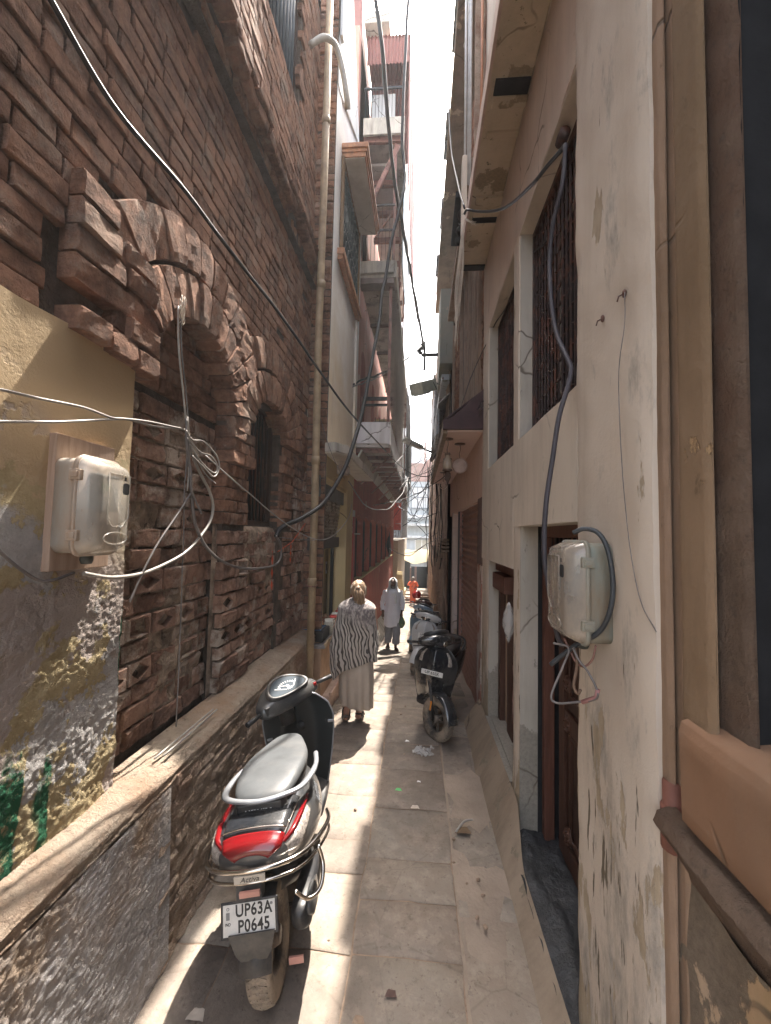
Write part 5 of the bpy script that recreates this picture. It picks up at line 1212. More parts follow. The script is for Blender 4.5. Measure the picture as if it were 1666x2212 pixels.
    # rear fender, plate, crash bar
    mb = MB(); mb.grid(lambda u, v: Vector(((-.07 + .14 * v) * (1 - .1 * u), -.68 - math.cos(R(78 - 70 * u)) * (.245 + .02 * math.sin(math.pi * v)), .226 + math.sin(R(78 - 70 * u)) * .27 + .01 * math.sin(math.pi * v))), 14, 8); B(mb, 'rear_fender', S_plastic)
    mb = MB(); mb.prism([(-.07, .36), (-.05, .33), (.05, .33), (.07, .36), (.09, .44), (-.09, .44)], 1, -.925, -.918); B(mb, 'mud_flap', m_plain('smoky_flap', (.03, .032, .035), .35, var=.4, obj=True, dirt=(.14, .12, .1), dirtamt=.5))
    PMx = Matrix.Translation((-.01, -.90, .485)) @ Matrix.Rotation(R(-14), 4, 'X')
    mb = MB(); mb.box(-.113, .113, .0, .008, -.068, .066); pf_ = B(mb, 'number_plate', S_plastic, matrix=PMx, bevel=.004)
    mb = MB(); mb.box(-.102, .102, -.003, .0, -.055, .057); B(mb, 'plate_face', S_plate, pf_, matrix=PMx)
    mb = MB(); mb.box(-.05, .05, .0, .06, .06, .12); B(mb, 'plate_bracket', S_plastic, pf_, matrix=PMx)
    if rear_text:
        TM = lambda x, z: PMx @ Matrix.Translation((x, -.0035, z)) @ Matrix.Rotation(R(90), 4, 'X') @ Matrix.Diagonal((.78, 1, 1, 1))
        text_mesh(rear_text[0], .062, 'plate_text', S_ink, pf_, TM(.018, .030), .001, bold=.0012, space=1.05); text_mesh(rear_text[1], .062, 'plate_text', S_ink, pf_, TM(.018, -.026), .001, bold=.0012, space=1.05)
        text_mesh('IND', .016, 'plate_text', S_ink, pf_, TM(-.083, -.012), .001)
        mb = MB(); mb.box(-.090, -.076, -.0042, -.003, .004, .030); mb.lathe([(.004, -.0045), (.006, -.004), (.006, -.003)], (-.083, 0, .043), axis=1, n=12); mb.lathe([(0, -.0045), (.005, -.004), (.006, -.003)], (.088, 0, .043), axis=1, n=12); B(mb, 'plate_mark', m_plain('plate_grey', (.2, .2, .2), .5, obj=True), pf_, matrix=PMx)
        mb = MB(); mb.box(-.04, .04, -.905, -.893, .572, .594); B(mb, 'reflector', S_tag)
        mb = MB(); mb.box(.10, .16, -.80, -.79, .17, .20); B(mb, 'reflector', S_tag)
        # chrome crash bar with two rails
        for zo, yo, xo in ((.0, 0, 0), (-.055, .006, -.004)):
            mb = MB(); mb.tube(catmull([(.235 + xo, -.22, .47 + zo), (.262 + xo, -.38, .52 + zo), (.25 + xo, -.62, .60 + zo), (.20 + xo, -.78, .64 + zo), (.12, -.85 + yo, .655 + zo), (0, -.875 + yo, .66 + zo), (-.12, -.85 + yo, .655 + zo), (-.20 - xo, -.78, .64 + zo), (-.25 - xo, -.62, .60 + zo), (-.262 - xo, -.38, .52 + zo), (-.235, -.22, .47 + zo)], 6), .0105 if zo == 0 else .007, 10); cb = B(mb, 'crash_bar', S_chrome)
        mb = MB(); mb.tube(catmull([(.245, -.66, .58), (.262, -.68, .50), (.25, -.74, .44), (.20, -.78, .43), (.15, -.79, .48)], 6), .009, 9); B(mb, 'hook', S_chrome, cb)
        mb = MB(); mb.box(-.062, .062, -.885, -.876, .618, .648); bdg = B(mb, 'badge', S_chrome if False else m_plain('badge_plate', (.5, .45, .38), .4, obj=True)); text_mesh('Activa', .03, 'badge_text', S_ink, bdg, Matrix.Translation((0, -.8865, .633)) @ Matrix.Rotation(R(90), 4, 'X'), .0006, shear=.3)
        text_mesh('HONDA', .034, 'maker_name', S_dial, bk, Matrix.Translation((0, -.664, .782)) @ Matrix.Rotation(R(62), 4, 'X'), .001, bold=.0006)
        # side script on the right flank
        base = body_pt(-.36, 22, .004); text_mesh('Activa', .06, 'side_script', S_silver, bd, Matrix.Translation(base) @ Matrix.Rotation(R(8), 4, 'Z') @ Matrix.Rotation(R(90), 4, 'Z') @ Matrix.Rotation(R(62), 4, 'X') @ Matrix.Rotation(R(14), 4, 'Z'), .0015, shear=.35)
    # floor board, spine
    mb = MB(); mb.loft([ring(y, z, rx, rz_, 4, 20) for y, z, rx, rz_ in ((-.02, .30, .12, .04), (.06, .285, .165, .035), (.22, .275, .175, .03), (.38, .285, .18, .035), (.45, .31, .17, .05))]); B(mb, 'floorboard', S_plastic)
    mb = MB()
    for k in range(7): mb.box(-.13, .13, .09 + k * .045, .10 + k * .045, .303, .311)
    B(mb, 'floor_mat', m_plain('dusty_mat', (.33, .31, .28), .9, obj=True), bevel=.002)
    # leg shield: outer apron and inner panel
    SH = [(.25, .155, .40, .02), (.36, .185, .435, .03), (.50, .215, .47, .045), (.64, .238, .50, .055), (.76, .245, .505, .06), (.85, .215, .50, .06), (.92, .14, .49, .05), (.955, .06, .48, .03)]
    def shp(v):
        v *= len(SH) - 1; i = min(int(v), len(SH) - 2); q = v - i; return [SH[i][k] + (SH[i + 1][k] - SH[i][k]) * q for k in range(4)]
    mb = MB()
    def fo(u, v): z, w_, y, b_ = shp(v); x = w_ * (2 * u - 1); s_ = 1 - abs(2 * u - 1) ** 1.7; return Vector((x, y - .035 + (.05 + b_) * s_ + .05 * max(0, 1 - abs(2 * u - 1) * 3.2) * math.sin(math.pi * min(1, v * 1.05)), z))
    mb.grid(fo, 28, 28); ap = B(mb, 'apron', paint)
    mb = MB()
    def fi(u, v): z, w_, y, b_ = shp(v); x = w_ * .985 * (2 * u - 1); return Vector((x, y - .042 - .055 * max(0, 1 - abs(2 * u - 1) * 2.2) + .03 * (1 - abs(2 * u - 1) ** 2), z))
    mb.grid(fi, 24, 20); B(mb, 'inner_panel', S_inner)
    mb = MB(); mb.tube([fo(0, v / 20) + Vector((0, -.003, 0)) for v in range(21)] + [fo(1, 1 - v / 20) + Vector((0, -.003, 0)) for v in range(21)], .006, 7); B(mb, 'shield_rim', paint if style else S_silver)
    if rear_text:
        for x, z in ((-.205, .62), (.222, .70), (.185, .44)):
            mb = MB(); mb.box(x - .02, x + .02, .435 if z < .5 else .455, .462 if z < .5 else .482, z - .011, z + .011); B(mb, 'clip', S_silver, bevel=.005)
    mb = MB(); mb.lathe([(0, -.02), (.028, -.018), (.03, 0)], (.03, .405, .72), axis=1, n=16); B(mb, 'key_lock', S_black if False else M_black)
    for s_ in (1, -1):
        mb = MB()
        def ind(u, v):
            vv = .58 + .26 * u; uu = .5 + s_ * (.30 + .05 * u + (.10 - .04 * u) * v); p = fo(uu, vv); return p + Vector((0, .008 if 0 < u < 1 and 0 < v < 1 else -.002, 0))
        mb.grid(ind, 8, 6); B(mb, 'front_indicator', S_clear)
    if front_text:
        z0 = .70; mb = MB(); py = fo(.5, .6).y + .012; hh = .05 if len(front_text) > 1 else .026; wd = .10 if len(front_text) > 1 else .12
        TMx = Matrix.Translation((0, py, z0)) @ Matrix.Rotation(R(6), 4, 'X'); mb.box(-wd, wd, 0, .006, -hh, hh); pf_ = B(mb, 'number_plate', S_plate, matrix=TMx, bevel=.003)
        for i, tx in enumerate(front_text):
            zz = (0 if len(front_text) == 1 else (.024 - .047 * i)); text_mesh(tx, .048 if len(front_text) > 1 else .044, 'plate_text', S_ink, pf_, TMx @ Matrix.Translation((0, .0065, zz)) @ Matrix.Rotation(R(180), 4, 'Z') @ Matrix.Rotation(R(90), 4, 'X'), .001, bold=.0008)
    # front fender and fork, steer with the wheel
    mb = MB(); mb.grid(lambda u, v: Vector(((-.075 + .15 * v) * (1 - .55 * max(0, u - .7)), .66 + math.cos(R(160 - 150 * u)) * (.255 + .012 * math.sin(math.pi * v)), .226 + math.sin(R(160 - 150 * u)) * (.262 + .022 * math.sin(math.pi * v)) - (.02 if v in (0, 1) else 0))), 22, 10)
    ff = B(mb, 'front_fender', paint, matrix=SM); mb = MB()
    for s_ in (-1, 1): mb.tube([(s_ * .07, .50, .62), (s_ * .07, .60, .40), (s_ * .068, .655, .226)], .016, 8)
    mb.box(-.078, .078, .645, .665, .216, .236); fk = B(mb, 'fork', S_plastic, matrix=SM)
    mb = MB(); 
    for s_ in (-1, 1): mb.box(s_ * .082 - .006, s_ * .082 + .006, .60, .625, .30, .40)
    if style: B(mb, 'fork_reflector', S_orange, fk, matrix=SM, bevel=.003)
    # handlebar cowl, gauges, grips, levers
    HM = Matrix.Translation((-.07 if rear_text else 0, .40 if rear_text else .43, -.05 if rear_text else 0)) @ Matrix.Translation((0, 0, 1)) @ Matrix.Rotation(R(-7 if rear_text else 0), 4, 'Y') @ Matrix.Translation((0, 0, -1)) @ Matrix.Rotation(steer, 4, 'Z') @ Matrix.Translation((0, -.46, 0))
    def xr(x, yc, zc, ry, rz_, p=2.6, n=20): return [Vector((x, yc + ry * math.copysign(abs(math.cos(a)) ** (2 / p), math.cos(a)), zc + rz_ * math.copysign(abs(math.sin(a)) ** (2 / p), math.sin(a)) + (.25 * ry * math.cos(a)))) for a in [2 * math.pi * k / n for k in range(n)]]
    mb = MB(); mb.loft([xr(x, yc, zc, ry, rz_) for x, yc, zc, ry, rz_ in ((-.255, .41, .985, .03, .035), (-.22, .415, .99, .055, .05), (-.16, .43, 1.0, .09, .065), (-.08, .445, 1.01, .12, .075), (0, .45, 1.015, .13, .08), (.08, .445, 1.01, .12, .075), (.16, .43, 1.0, .09, .065), (.22, .415, .99, .055, .05), (.255, .41, .985, .03, .035))]); hc = B(mb, 'handlebar_cowl', paint if style else P_grey, matrix=HM, sub=1)
    mb = MB(); mb.loft([[Vector((p.x, p.y, p.z)) for p in ell(0, .47, z, rx, ry, 18, 2.2)] for z, rx, ry in ((.80, .05, .045), (.90, .055, .05), (.97, .10, .07))]); B(mb, 'steering_stem', S_plastic, matrix=HM)
    GM = HM @ Matrix.Translation((0, .405, 1.078)) @ Matrix.Rotation(R(32), 4, 'X')
    def lens(rx, ry, z, n=30): return [Vector((rx * math.cos(a) * (1 - .12 * math.sin(a)), ry * math.sin(a) - .012 * math.cos(2 * a), z)) for a in [2 * math.pi * k / n for k in range(n)]]
    mb = MB(); mb.loft([lens(.172, .10, -.04), lens(.172, .10, .006), lens(.158, .088, .014), lens(.145, .076, .004)], cap1=False); ga = B(mb, 'gauge', S_plastic, matrix=GM)
    mb = MB(); mb.add(lens(.144, .075, .006), [tuple(range(30))]); B(mb, 'gauge_glass', S_glass, ga, matrix=GM)
    if detail:
        mb = MB()
        for k in range(11):
            a = math.pi * (.08 + .84 * k / 10); c, s_ = math.cos(a), math.sin(a); mb.bar((c * .058, s_ * .036 - .012, .008), (c * .078, s_ * .048 - .012, .008), .005, .002)
        mb.bar((0, -.012, .009), (-.045, .016, .009), .004, .002); mb.lathe([(0, .004), (.012, .003), (.013, 0)], (0, -.012, .007), n=12)
        for s_ in (-1, 1): mb.bar((s_ * .095, .012, .008), (s_ * .03, -.036, .008), .006, .002)
        mb.box(-.02, .02, -.042, -.028, .007, .009); B(mb, 'dial_marks', S_dial, ga, matrix=GM)
    for s_ in (-1, 1):
        mb = MB(); mb.tube([(s_ * .24, .405, .985), (s_ * .31, .385, .985), (s_ * .375, .365, .985)], [.013, .0165, .0165], 12); mb.lathe([(.017, -.006), (.019, 0), (.017, .006)], (s_ * .37, .367, .985), axis=0, n=12); B(mb, 'grip', S_plastic, matrix=HM)
        mb = MB(); mb.tube(catmull([(s_ * .19, .45, .975), (s_ * .26, .46, .965), (s_ * .34, .43, .955)], 4), [.007] * 9, 7); B(mb, 'brake_lever', S_silver if not style else S_plastic, matrix=HM)
        mb = MB(); mb.box(s_ * .205 - .024, s_ * .205 + .024, .36, .43, .965, 1.02); sb_ = B(mb, 'switch_box', S_plastic, matrix=HM, bevel=.007)
        if s_ == 1: mb = MB(); mb.box(.192, .218, .352, .361, .99, 1.012); B(mb, 'switch', S_redbtn, sb_, matrix=HM, bevel=.002)
    # headlamp on the cowl front
    mb = MB(); mb.grid(lambda u, v: Vector((.095 * math.sin(math.pi * v) * math.cos(2 * math.pi * u), .50 + .072 * max(.0, math.cos(math.pi * v * .0)) * (1 - (math.sin(math.pi * v / 2 + 0)) ** 2 * .35), 1.0 + .045 * math.sin(math.pi * v) * math.sin(2 * math.pi * u))), 20, 8)
    mb = MB(); mb.ball((0, .525, 1.005), .105, .05, .05, 20, 12); hl = B(mb, 'headlamp', S_head, matrix=HM)
    mb = MB(); mb.lathe([(.0, .0), (.03, .008), (.032, .0)], (0, .572, 1.0), axis=1, n=16); B(mb, 'bulb', S_chrome, hl, matrix=HM)
    # stand
    mb = MB(); mb.tube([(-.08, .0, .25), (-.17, .06, .03)], .010, 7); mb.box(-.19, -.15, .04, .08, .012, .022); mb.tube([(-.1, -.3, .22), (-.13, -.36, .08), (.13, -.36, .08), (.1, -.3, .22)], .011, 7); B(mb, 'stand', S_plastic)
    return t
p0 = onZ(578, 2165, 0.0)
scooter('dark grey scooter seen from behind with red tail light, leaning by the left wall', P_grey, (-.75, 2.77, 0), R(7), -8, R(52), rear_text=('UP63A', 'P0645'))
scooter('glossy black scooter facing the camera in front of the rolling shutter', P_black, (.24, 5.25, .0), R(166), -7, R(50), front_text=('UP 65EK',), style=1, seatm=S_plastic)
scooter('silver white scooter facing the camera, parked behind the black one', P_white, (.13, 8.2, gz(8.2)), R(171), -7, R(-14), front_text=('UP65F', 'N8391'), style=1)
scooter('dusty blue scooter parked behind the silver white one', P_blue, (.02, 10.2, gz(10.2)), R(176), -7, R(-20), style=1, detail=False)
scooter('dark maroon scooter parked farthest along the row, with a red helmet', P_brown, (.12, 12.3, gz(12.3)), R(172), -7, R(15), style=1, detail=False)
mb = MB(); mb.grid(lambda u, v: Vector((.13 * math.sin(math.pi * (.05 + .65 * v)) * math.cos(2 * math.pi * u), .15 * math.sin(math.pi * (.05 + .65 * v)) * math.sin(2 * math.pi * u), .13 * math.cos(math.pi * (.05 + .65 * v)))) + Vector((-.03, 11.55, gz(11.5) + 1.18)), 24, 14)
props(mb.build('helmet', NT('glossy_maroon_helmet', True).out((.3, .03, .03), .15, coat=1.)), 'glossy red helmet sitting on the handlebar of the farthest scooter', 'helmet')
# ------------------------------------------------------------------ people
SK_dark = m_plain('dark_skin', (.11, .055, .035), .5, var=.2, obj=True, bump=.1); SK_fair = m_plain('fair_tanned_skin', (.42, .22, .15), .5, var=.15, obj=True, bump=.1)
def person(label, loc, rz, skin, parts, feet, hands=True, group=None, scale=1., head=(0, 0, 1.52), face=True, armL=None, armR=None, body=True):
    """one continuous body mesh from overlapping tapered volumes, remeshed to a single surface"""
    t = thing('person', label, 'person', loc, rz, group); t.scale = (scale,) * 3
    mb = MB(); hx, hy, hz_ = head
    mb.ball((hx, hy, hz_), .076, .094, .112, 20, 14); mb.ball((hx, hy + .03, hz_ - .06), .052, .06, .055, 16, 10)       # skull, jaw
    if face:
        mb.tube([(hx, hy + .088, hz_ + .005), (hx, hy + .112, hz_ - .03)], [.009, .016], 8); mb.ball((hx, hy + .088, hz_ - .062), .024, .010, .009, 10, 8)
        for s_ in (-1, 1):
            mb.ball((hx + s_ * .078, hy, hz_ - .01), .012, .02, .032, 8, 8); mb.ball((hx + s_ * .032, hy + .078, hz_ + .025), .024, .014, .007, 8, 6); mb.ball((hx + s_ * .04, hy + .068, hz_ - .03), .02, .02, .02, 8, 8)
    mb.tube([(hx * .8, hy - .01, hz_ - .05), (hx * .5, -.01, 1.36)], [.052, .058], 12)
    mb.tube([(0, -.01, 1.38), (0, -.01, 1.30), (0, 0, 1.15), (0, 0, 1.0), (0, 0, .86)], [.07, .135, .135, .12, .15], 16)
    for s_, arm in ((-1, armL), (1, armR)):
        arm = arm or [(s_ * .17, 0, 1.33), (s_ * .22, -.02, 1.07), (s_ * .23, .06, .84)]
        mb.tube([(s_ * .08, -.01, 1.34), arm[0]], [.06, .052], 10); mb.tube(arm, [.048, .038, .026], 10)
        d = (Vector(arm[2]) - Vector(arm[1])).normalized(); p = Vector(arm[2]); sx = d.cross(Vector((0, 1, 0))).normalized() if abs(d.y) < .9 else Vector((1, 0, 0)); up = sx.cross(d).normalized()
        mb.tube([p, p + d * .05, p + d * .09], [.024, .036, .034], 10)
        for k, L in enumerate((.06, .075, .08, .07)):
            o = p + d * .085 + up * (-.027 + .018 * k); mb.tube([o, o + d * L * .55 + sx * .006, o + d * L + sx * -s_ * .022], [.0095, .009, .0075], 7)
        o = p + d * .03 + up * .03; mb.tube([o, o + d * .03 + up * .018, o + d * .062 + up * .022], [.012, .011, .009], 7)
    for leg in feet:
        mb.tube(leg, [.085, .058, .036], 12); f = Vector(leg[2]); fd = Vector(leg[3]) if len(leg) > 3 else Vector((0, 1, 0))
    return t, mb
def legs_only(mb, leg, toe, rad=(.085, .056, .034)):
    mb.tube(leg, list(rad), 12); a = Vector(leg[-1]); toe = Vector(toe); d = (toe - a)
    mb.tube([a + Vector((0, 0, -.02)) - d * .12, a + d * .4 + Vector((0, 0, -.035)), a + d * .8 + Vector((0, 0, -.045)), a + d + Vector((0, 0, -.05))], [.034, .036, .034, .018], 10)
    s_ = d.cross(Vector((0, 0, 1))).normalized()
    for k in range(5): q = a + d * .88 + s_ * (-.03 + .015 * k) + Vector((0, 0, -.05)); mb.tube([q, q + d.normalized() * (.05 - .006 * abs(k - 1))], [.009, .007], 6)
def finish_body(t, mb, skin, vox=.008):
    o = mb.build('body', skin, t, weld=False); r = o.modifiers.new('skin', 'REMESH'); r.mode = 'VOXEL'; r.voxel_size = vox; r.use_smooth_shade = True
    s_ = o.modifiers.new('smooth', 'SMOOTH'); s_.iterations = 2; s_.factor = .5; return o
def cloth(fn, nu, nv, name, m, t, fold=0., thick=.006):
    mb = MB(); mb.grid(fn, nu, nv); o = mb.build(name, m, t, fixn=False, weld=True); k = o.modifiers.new('thick', 'SOLIDIFY'); k.thickness = thick; return o
def foldn(a, z, amp, f=5, s=0.): return amp * (mnoise.noise(Vector((math.cos(a) * f, math.sin(a) * f, z * 1.6 + s))) + .5 * math.sin(a * 11 + s * 3 + 2 * math.sin(z * 5)))

# woman seen from behind, shawl, long skirt
wl = [[(-.09, 0, .86), (-.08, .03, .48), (-.085, -.03, .12)], [(.09, 0, .86), (.085, .02, .48), (.075, .03, .10)]]
W, wb = person('woman seen from behind in a zebra striped shawl, long beige skirt and blond ponytail', (-.70, 4.86, 0), R(4), SK_fair, None, [], head=(0, .03, 1.515), armL=[(-.17, 0, 1.33), (-.25, .02, 1.1), (-.12, .16, 1.05)], armR=[(.17, 0, 1.33), (.21, .03, 1.08), (.10, .17, 1.08)])
legs_only(wb, [(-.09, 0, .86), (-.085, .0, .48), (-.10, -.07, .13)], (-.12, .06, .085)); legs_only(wb, [(.09, 0, .86), (.085, .03, .48), (.03, .05, .085)], (.05, .22, .065))
finish_body(W, wb, SK_fair)
n_ = NT('zebra_shawl_cloth', True)
z_ = n_.axis(2); x_ = n_.axis(0)
wv = n_.wave(7.5, n_.map((1.2, .5, .34), (0, R(24), 0), n_.warp(4, .18)), 3.5, 1.6, 3)
dark = n_.mth('MULTIPLY', n_.ramp(wv, [(.58, 0), (.66, 1)]), n_.ramp(n_.mth('ADD', z_, n_.mth('MULTIPLY', n_.noise(6, 3), .12)), [(.0, 1), (1, 1)]))
lowm = n_.rng(n_.mth('ADD', z_, n_.mth('MULTIPLY', x_, .35)), 1.12, 1.26, 1., 0.)
fine = n_.ramp(n_.wave(22, n_.map((1, .3, 1.4)), 4, 2, 3), [(.45, 0), (.55, .8)])
c_ = n_.mix(dark, (.46, .41, .36), (.07, .058, .052)); c2_ = n_.mix(n_.ramp(n_.noise(26, 4, .7, n_.map((1.6, 1, .7))), [(.42, 0), (.55, 1)]), (.42, .37, .34), (.17, .145, .145)); col_ = n_.mix(lowm, c2_, c_)
Mshawl = n_.out(col_, .95, None, n_.bump(n_.noise(60, 4, .7), .4, .006), .1, sheen=.3)
def shawl(u, v):
    a = 2 * math.pi * u - math.pi / 2; c, s_ = math.cos(a), math.sin(a)       # u=.5 front, u=0 back
    low = .76 - .24 * max(0, -c) ** 1.2 * (1 if s_ < .4 else .6) + .02 * math.sin(a * 5) - .05 * (s_ < 0) * abs(s_)
    top = 1.425 + .02 * s_; z = top + (low - top) * v
    sh = min(1, (top - z) / .10); sh = math.sin(sh * math.pi / 2) ** .7
    rx = (.055 + (.215 - .055) * sh) + .035 * max(0, min(1, (1.25 - z) / .4)) + (.05 * max(0, -c) * max(0, min(1, (1.2 - z) * 3)) * (1 - max(0, (.9 - z)) * 1.6)); ry = .06 + .10 * sh + .02 * (1.3 - z)
    k = foldn(a, z, .013, 4, 1) * min(1, v * 3) + .012 * math.sin(a * 9 + z * 14) * min(1, v * 2); return Vector((c * (rx + k) - .012, s_ * (ry + k), z))
cloth(shawl, 120, 60, 'shawl', Mshawl, W)
Mskirt = m_plain('beige_skirt_cloth', (.47, .40, .33), .9, var=.1, scale=5, obj=True, bump=.3, bs=200, bd=.002)
def skirt(u, v):
    a = 2 * math.pi * u; c, s_ = math.cos(a), math.sin(a); z = 1.02 - .80 * v - .03 * v * c; rx = .145 + .05 * math.sin(min(1, v * 1.5) * math.pi / 2) - .025 * max(0, v - .6); ry = .12 + .045 * min(1, v * 2)
    k = foldn(a, z * .5, .014, 2.2, 7) * (.3 + v); return Vector((c * (rx + k) + .01 * v, s_ * (ry + k), z))
cloth(skirt, 100, 40, 'skirt', Mskirt, W)
n_ = NT('blond_hair', True); hv = n_.noise(40, 4, .7, n_.map((1, 1, .12)))
Mhair = n_.out(n_.ramp(hv, [(.35, (.16, .085, .04)), (.65, (.36, .22, .11))]), .4, None, n_.bump(n_.noise(90, 3, .6, n_.map((1, 1, .1))), .8, .006), .5, sheen=.2)
mb = MB(); hx, hy, hz_ = 0, .03, 1.515
def cap(u, v):
    a = 2 * math.pi * u; th = math.pi * .60 * v; c, s_ = math.cos(a), math.sin(a)
    drop = .55 if s_ > .3 else 1.; th *= (drop if drop < 1 else 1.08); k = 1 + .03 * math.sin(a * 26 + th * 6) + .03 * mnoise.noise(Vector((c * 4, s_ * 4, th * 3)))
    return Vector((hx + .092 * math.sin(th) * c * k, hy - .004 + .112 * math.sin(th) * s_ * k, hz_ + .012 + .122 * math.cos(th) * k))
mb.grid(cap, 60, 24)
for i in range(26):
    a = U(0, 6.283); r_ = U(0, .036); ox, oy = math.cos(a) * r_ * 1.35, math.sin(a) * r_ * .8
    mb.tube(catmull([(ox * .6 + .005, hy - .10 + oy * .5, hz_ + .055), (ox * 1.4 + .02, hy - .135 + oy, hz_ + .0), (ox * 1.5 + .035, hy - .125 + oy, hz_ - .08), (ox * 1.2 + .04 + U(-.01, .01), hy - .11 + oy, hz_ - U(.19, .27))], 5), [.006, .008, .009, .010, .011, .011, .011, .010, .010, .009, .008, .007, .006, .005, .004, .003][:16], 5)
mb.tube([(.0, hy - .10, hz_ + .06), (.01, hy - .13, hz_ + .03)], [.03, .024], 10)
for i in range(14):
    a = U(-2.9, -.2); mb.tube(catmull([(.07 * math.cos(a), hy + .1 * math.sin(a) * .8, hz_ + .10), (.10 * math.cos(a), hy + .12 * math.sin(a), hz_ + .05), (.105 * math.cos(a), hy + .115 * math.sin(a), hz_ - .05)], 4), .0035, 4)
mb.build('hair', Mhair, W, fixn=False, weld=False)
Msand = m_plain('dark_sandal', (.03, .025, .022), .7, obj=True); Msole = m_plain('grey_brown_sole', (.16, .13, .11), .85, obj=True)
for (x, y, z, tilt, rzz) in ((-.105, -.02, .075, -32, 6), (.045, .13, .02, 0, -4)):
    M_ = Matrix.Translation((x, y, z)) @ Matrix.Rotation(R(rzz), 4, 'Z') @ Matrix.Rotation(R(tilt), 4, 'X')
    mb = MB(); mb.prism([(.045 * math.cos(a) * (1 + .15 * math.sin(a)), .13 * math.sin(a)) for a in [2 * math.pi * k / 18 for k in range(18)]], 2, -.02, .008); sd_ = mb.build('sandal', Msole, W, matrix=M_, bevel=.004)
    mb = MB()
    for yy, hh in ((.06, .055), (-.005, .075)): mb.tube([(.045 * math.cos(a), yy, .0 + hh * math.sin(a)) for a in [math.pi * k / 10 for k in range(11)]], .009, 6)
    mb.tube(catmull([(.04, -.01, .03), (.036, -.09, .075), (0, -.125, .085), (-.036, -.09, .075), (-.04, -.01, .03)], 4), .010, 6); mb.tube([(.04, -.06, .02), (.03, -.09, .08)], .01, 6); mb.tube([(-.04, -.06, .02), (-.03, -.09, .08)], .01, 6); mb.build('strap', Msand, sd_, matrix=M_)

# man in white walking towards the camera
my = 9.75
MN, mm = person('man in white kurta and head scarf walking towards the camera with a green bag', (-.585, my, gz(my)), R(180 + 4), SK_dark, None, [], head=(0, .045, 1.515), armL=[(-.175, 0, 1.33), (-.235, -.02, 1.08), (-.215, .05, .85)], armR=[(.175, 0, 1.33), (.235, .0, 1.08), (.225, .07, .84)])
legs_only(mm, [(-.09, 0, .86), (-.10, .06, .48), (-.085, .12, .09)], (-.12, .28, .05)); legs_only(mm, [(.09, 0, .86), (.08, .0, .48), (.09, -.08, .12)], (.10, .05, .06))
finish_body(MN, mm, SK_dark)
Mk = m_plain('white_cotton', (.8, .8, .84), .85, var=.06, scale=4, obj=True, bump=.3, bs=150, bd=.003)
def kurta(u, v):
    a = 2 * math.pi * u; c, s_ = math.cos(a), math.sin(a); z = 1.40 - .86 * v + .015 * math.sin(a * 4) * v; sh = math.sin(min(1, v / .10) * math.pi / 2) ** .8
    rx = .06 + (.185 - .06) * sh + .02 * max(0, v - .4) - .02 * math.exp(-((v - .42) / .15) ** 2); ry = .07 + .07 * sh + .02 * v; k = foldn(a, z * .6, .011, 2.5, 3) * (v + .1)
    return Vector((c * (rx + k), s_ * (ry + k) + .005, z))
cloth(kurta, 90, 50, 'kurta', Mk, MN)
for s_, arm in ((-1, [(-.165, 0, 1.345), (-.235, -.02, 1.08), (-.222, .045, .90)]), (1, [(.165, 0, 1.345), (.238, .0, 1.08), (.228, .06, .90)])):
    pts = catmull(arm, 6); mb = MB(); mb.tube(pts, [.062 - .012 * i / 12 + .006 * math.sin(i * 2.2) for i in range(len(pts))], 16, cap=False); o = mb.build('sleeve', Mk, MN)
Mtr = m_plain('grey_cotton_trousers', (.25, .25, .27), .9, var=.15, obj=True)
for s_, leg in ((-1, [(-.09, 0, .80), (-.10, .06, .48), (-.09, .10, .14)]), (1, [(.09, 0, .80), (.085, .0, .48), (.09, -.06, .16)])):
    mb = MB(); pts = catmull(leg, 7); mb.tube(pts, [.105 - .0 * i + .007 * math.sin(i * 1.7 + s_) - .02 * i / 14 for i in range(len(pts))], 18, cap=False); mb.build('trouser_leg', Mtr, MN)
def scarf(u, v):
    a = math.pi * (-.28 + 1.56 * u) + math.pi; th = v; hx, hy, hz_ = 0, .035, 1.52
    if v < .5: q = v / .5 * math.pi * .60; x, y, z = .100 * math.sin(q) * math.cos(a), .122 * math.sin(q) * math.sin(a), .135 * math.cos(q)
    else:
        q = (v - .5) / .5; w_ = .100 + .075 * q; x, y, z = w_ * .95 * math.cos(a), (.118 + .02 * q) * math.sin(a), -.04 - .20 * q
    k = 1 + .03 * math.sin(a * 8 + v * 9); return Vector((hx + x * k, hy + y * k, hz_ + z))
Msc = m_plain('white_scarf', (.76, .76, .74), .9, var=.1, obj=True); cloth(scarf, 60, 34, 'head_scarf', Msc, MN)
mb = MB()
for i in range(5): mb.tube(catmull([(-.12 + .01 * i, .03, 1.37 - .015 * i), (-.05, .12 + .004 * i, 1.33 - .016 * i), (.05, .125, 1.325 - .014 * i), (.12, .03, 1.37 - .015 * i)], 5), .018, 8)
mb.tube(catmull([(-.05, .12, 1.33), (-.06, .15, 1.22), (-.07, .155, 1.08)], 5), [.03, .034, .036, .036, .034, .034, .036, .034, .032, .03, .03], 8); mb.build('scarf_wrap', Msc, MN)
mb = MB(); mb.ball((0, .118, 1.452), .035, .02, .03, 12, 8); mb.build('beard', m_plain('grey_beard', (.3, .28, .26), .9, obj=True), MN)
for (x, y) in ((-.105, .20), (.095, -.02)):
    mb = MB(); mb.prism([(x + .045 * math.cos(a), y + .13 * math.sin(a)) for a in [2 * math.pi * k / 16 for k in range(16)]], 2, .0, .022); sd_ = mb.build('sandal', Msand, MN); mb = MB(); mb.tube([(x + .045 * math.cos(a), y + .03, .02 + .06 * math.sin(a)) for a in [math.pi * k / 8 for k in range(9)]], .012, 6); mb.build('strap', Msand, sd_)
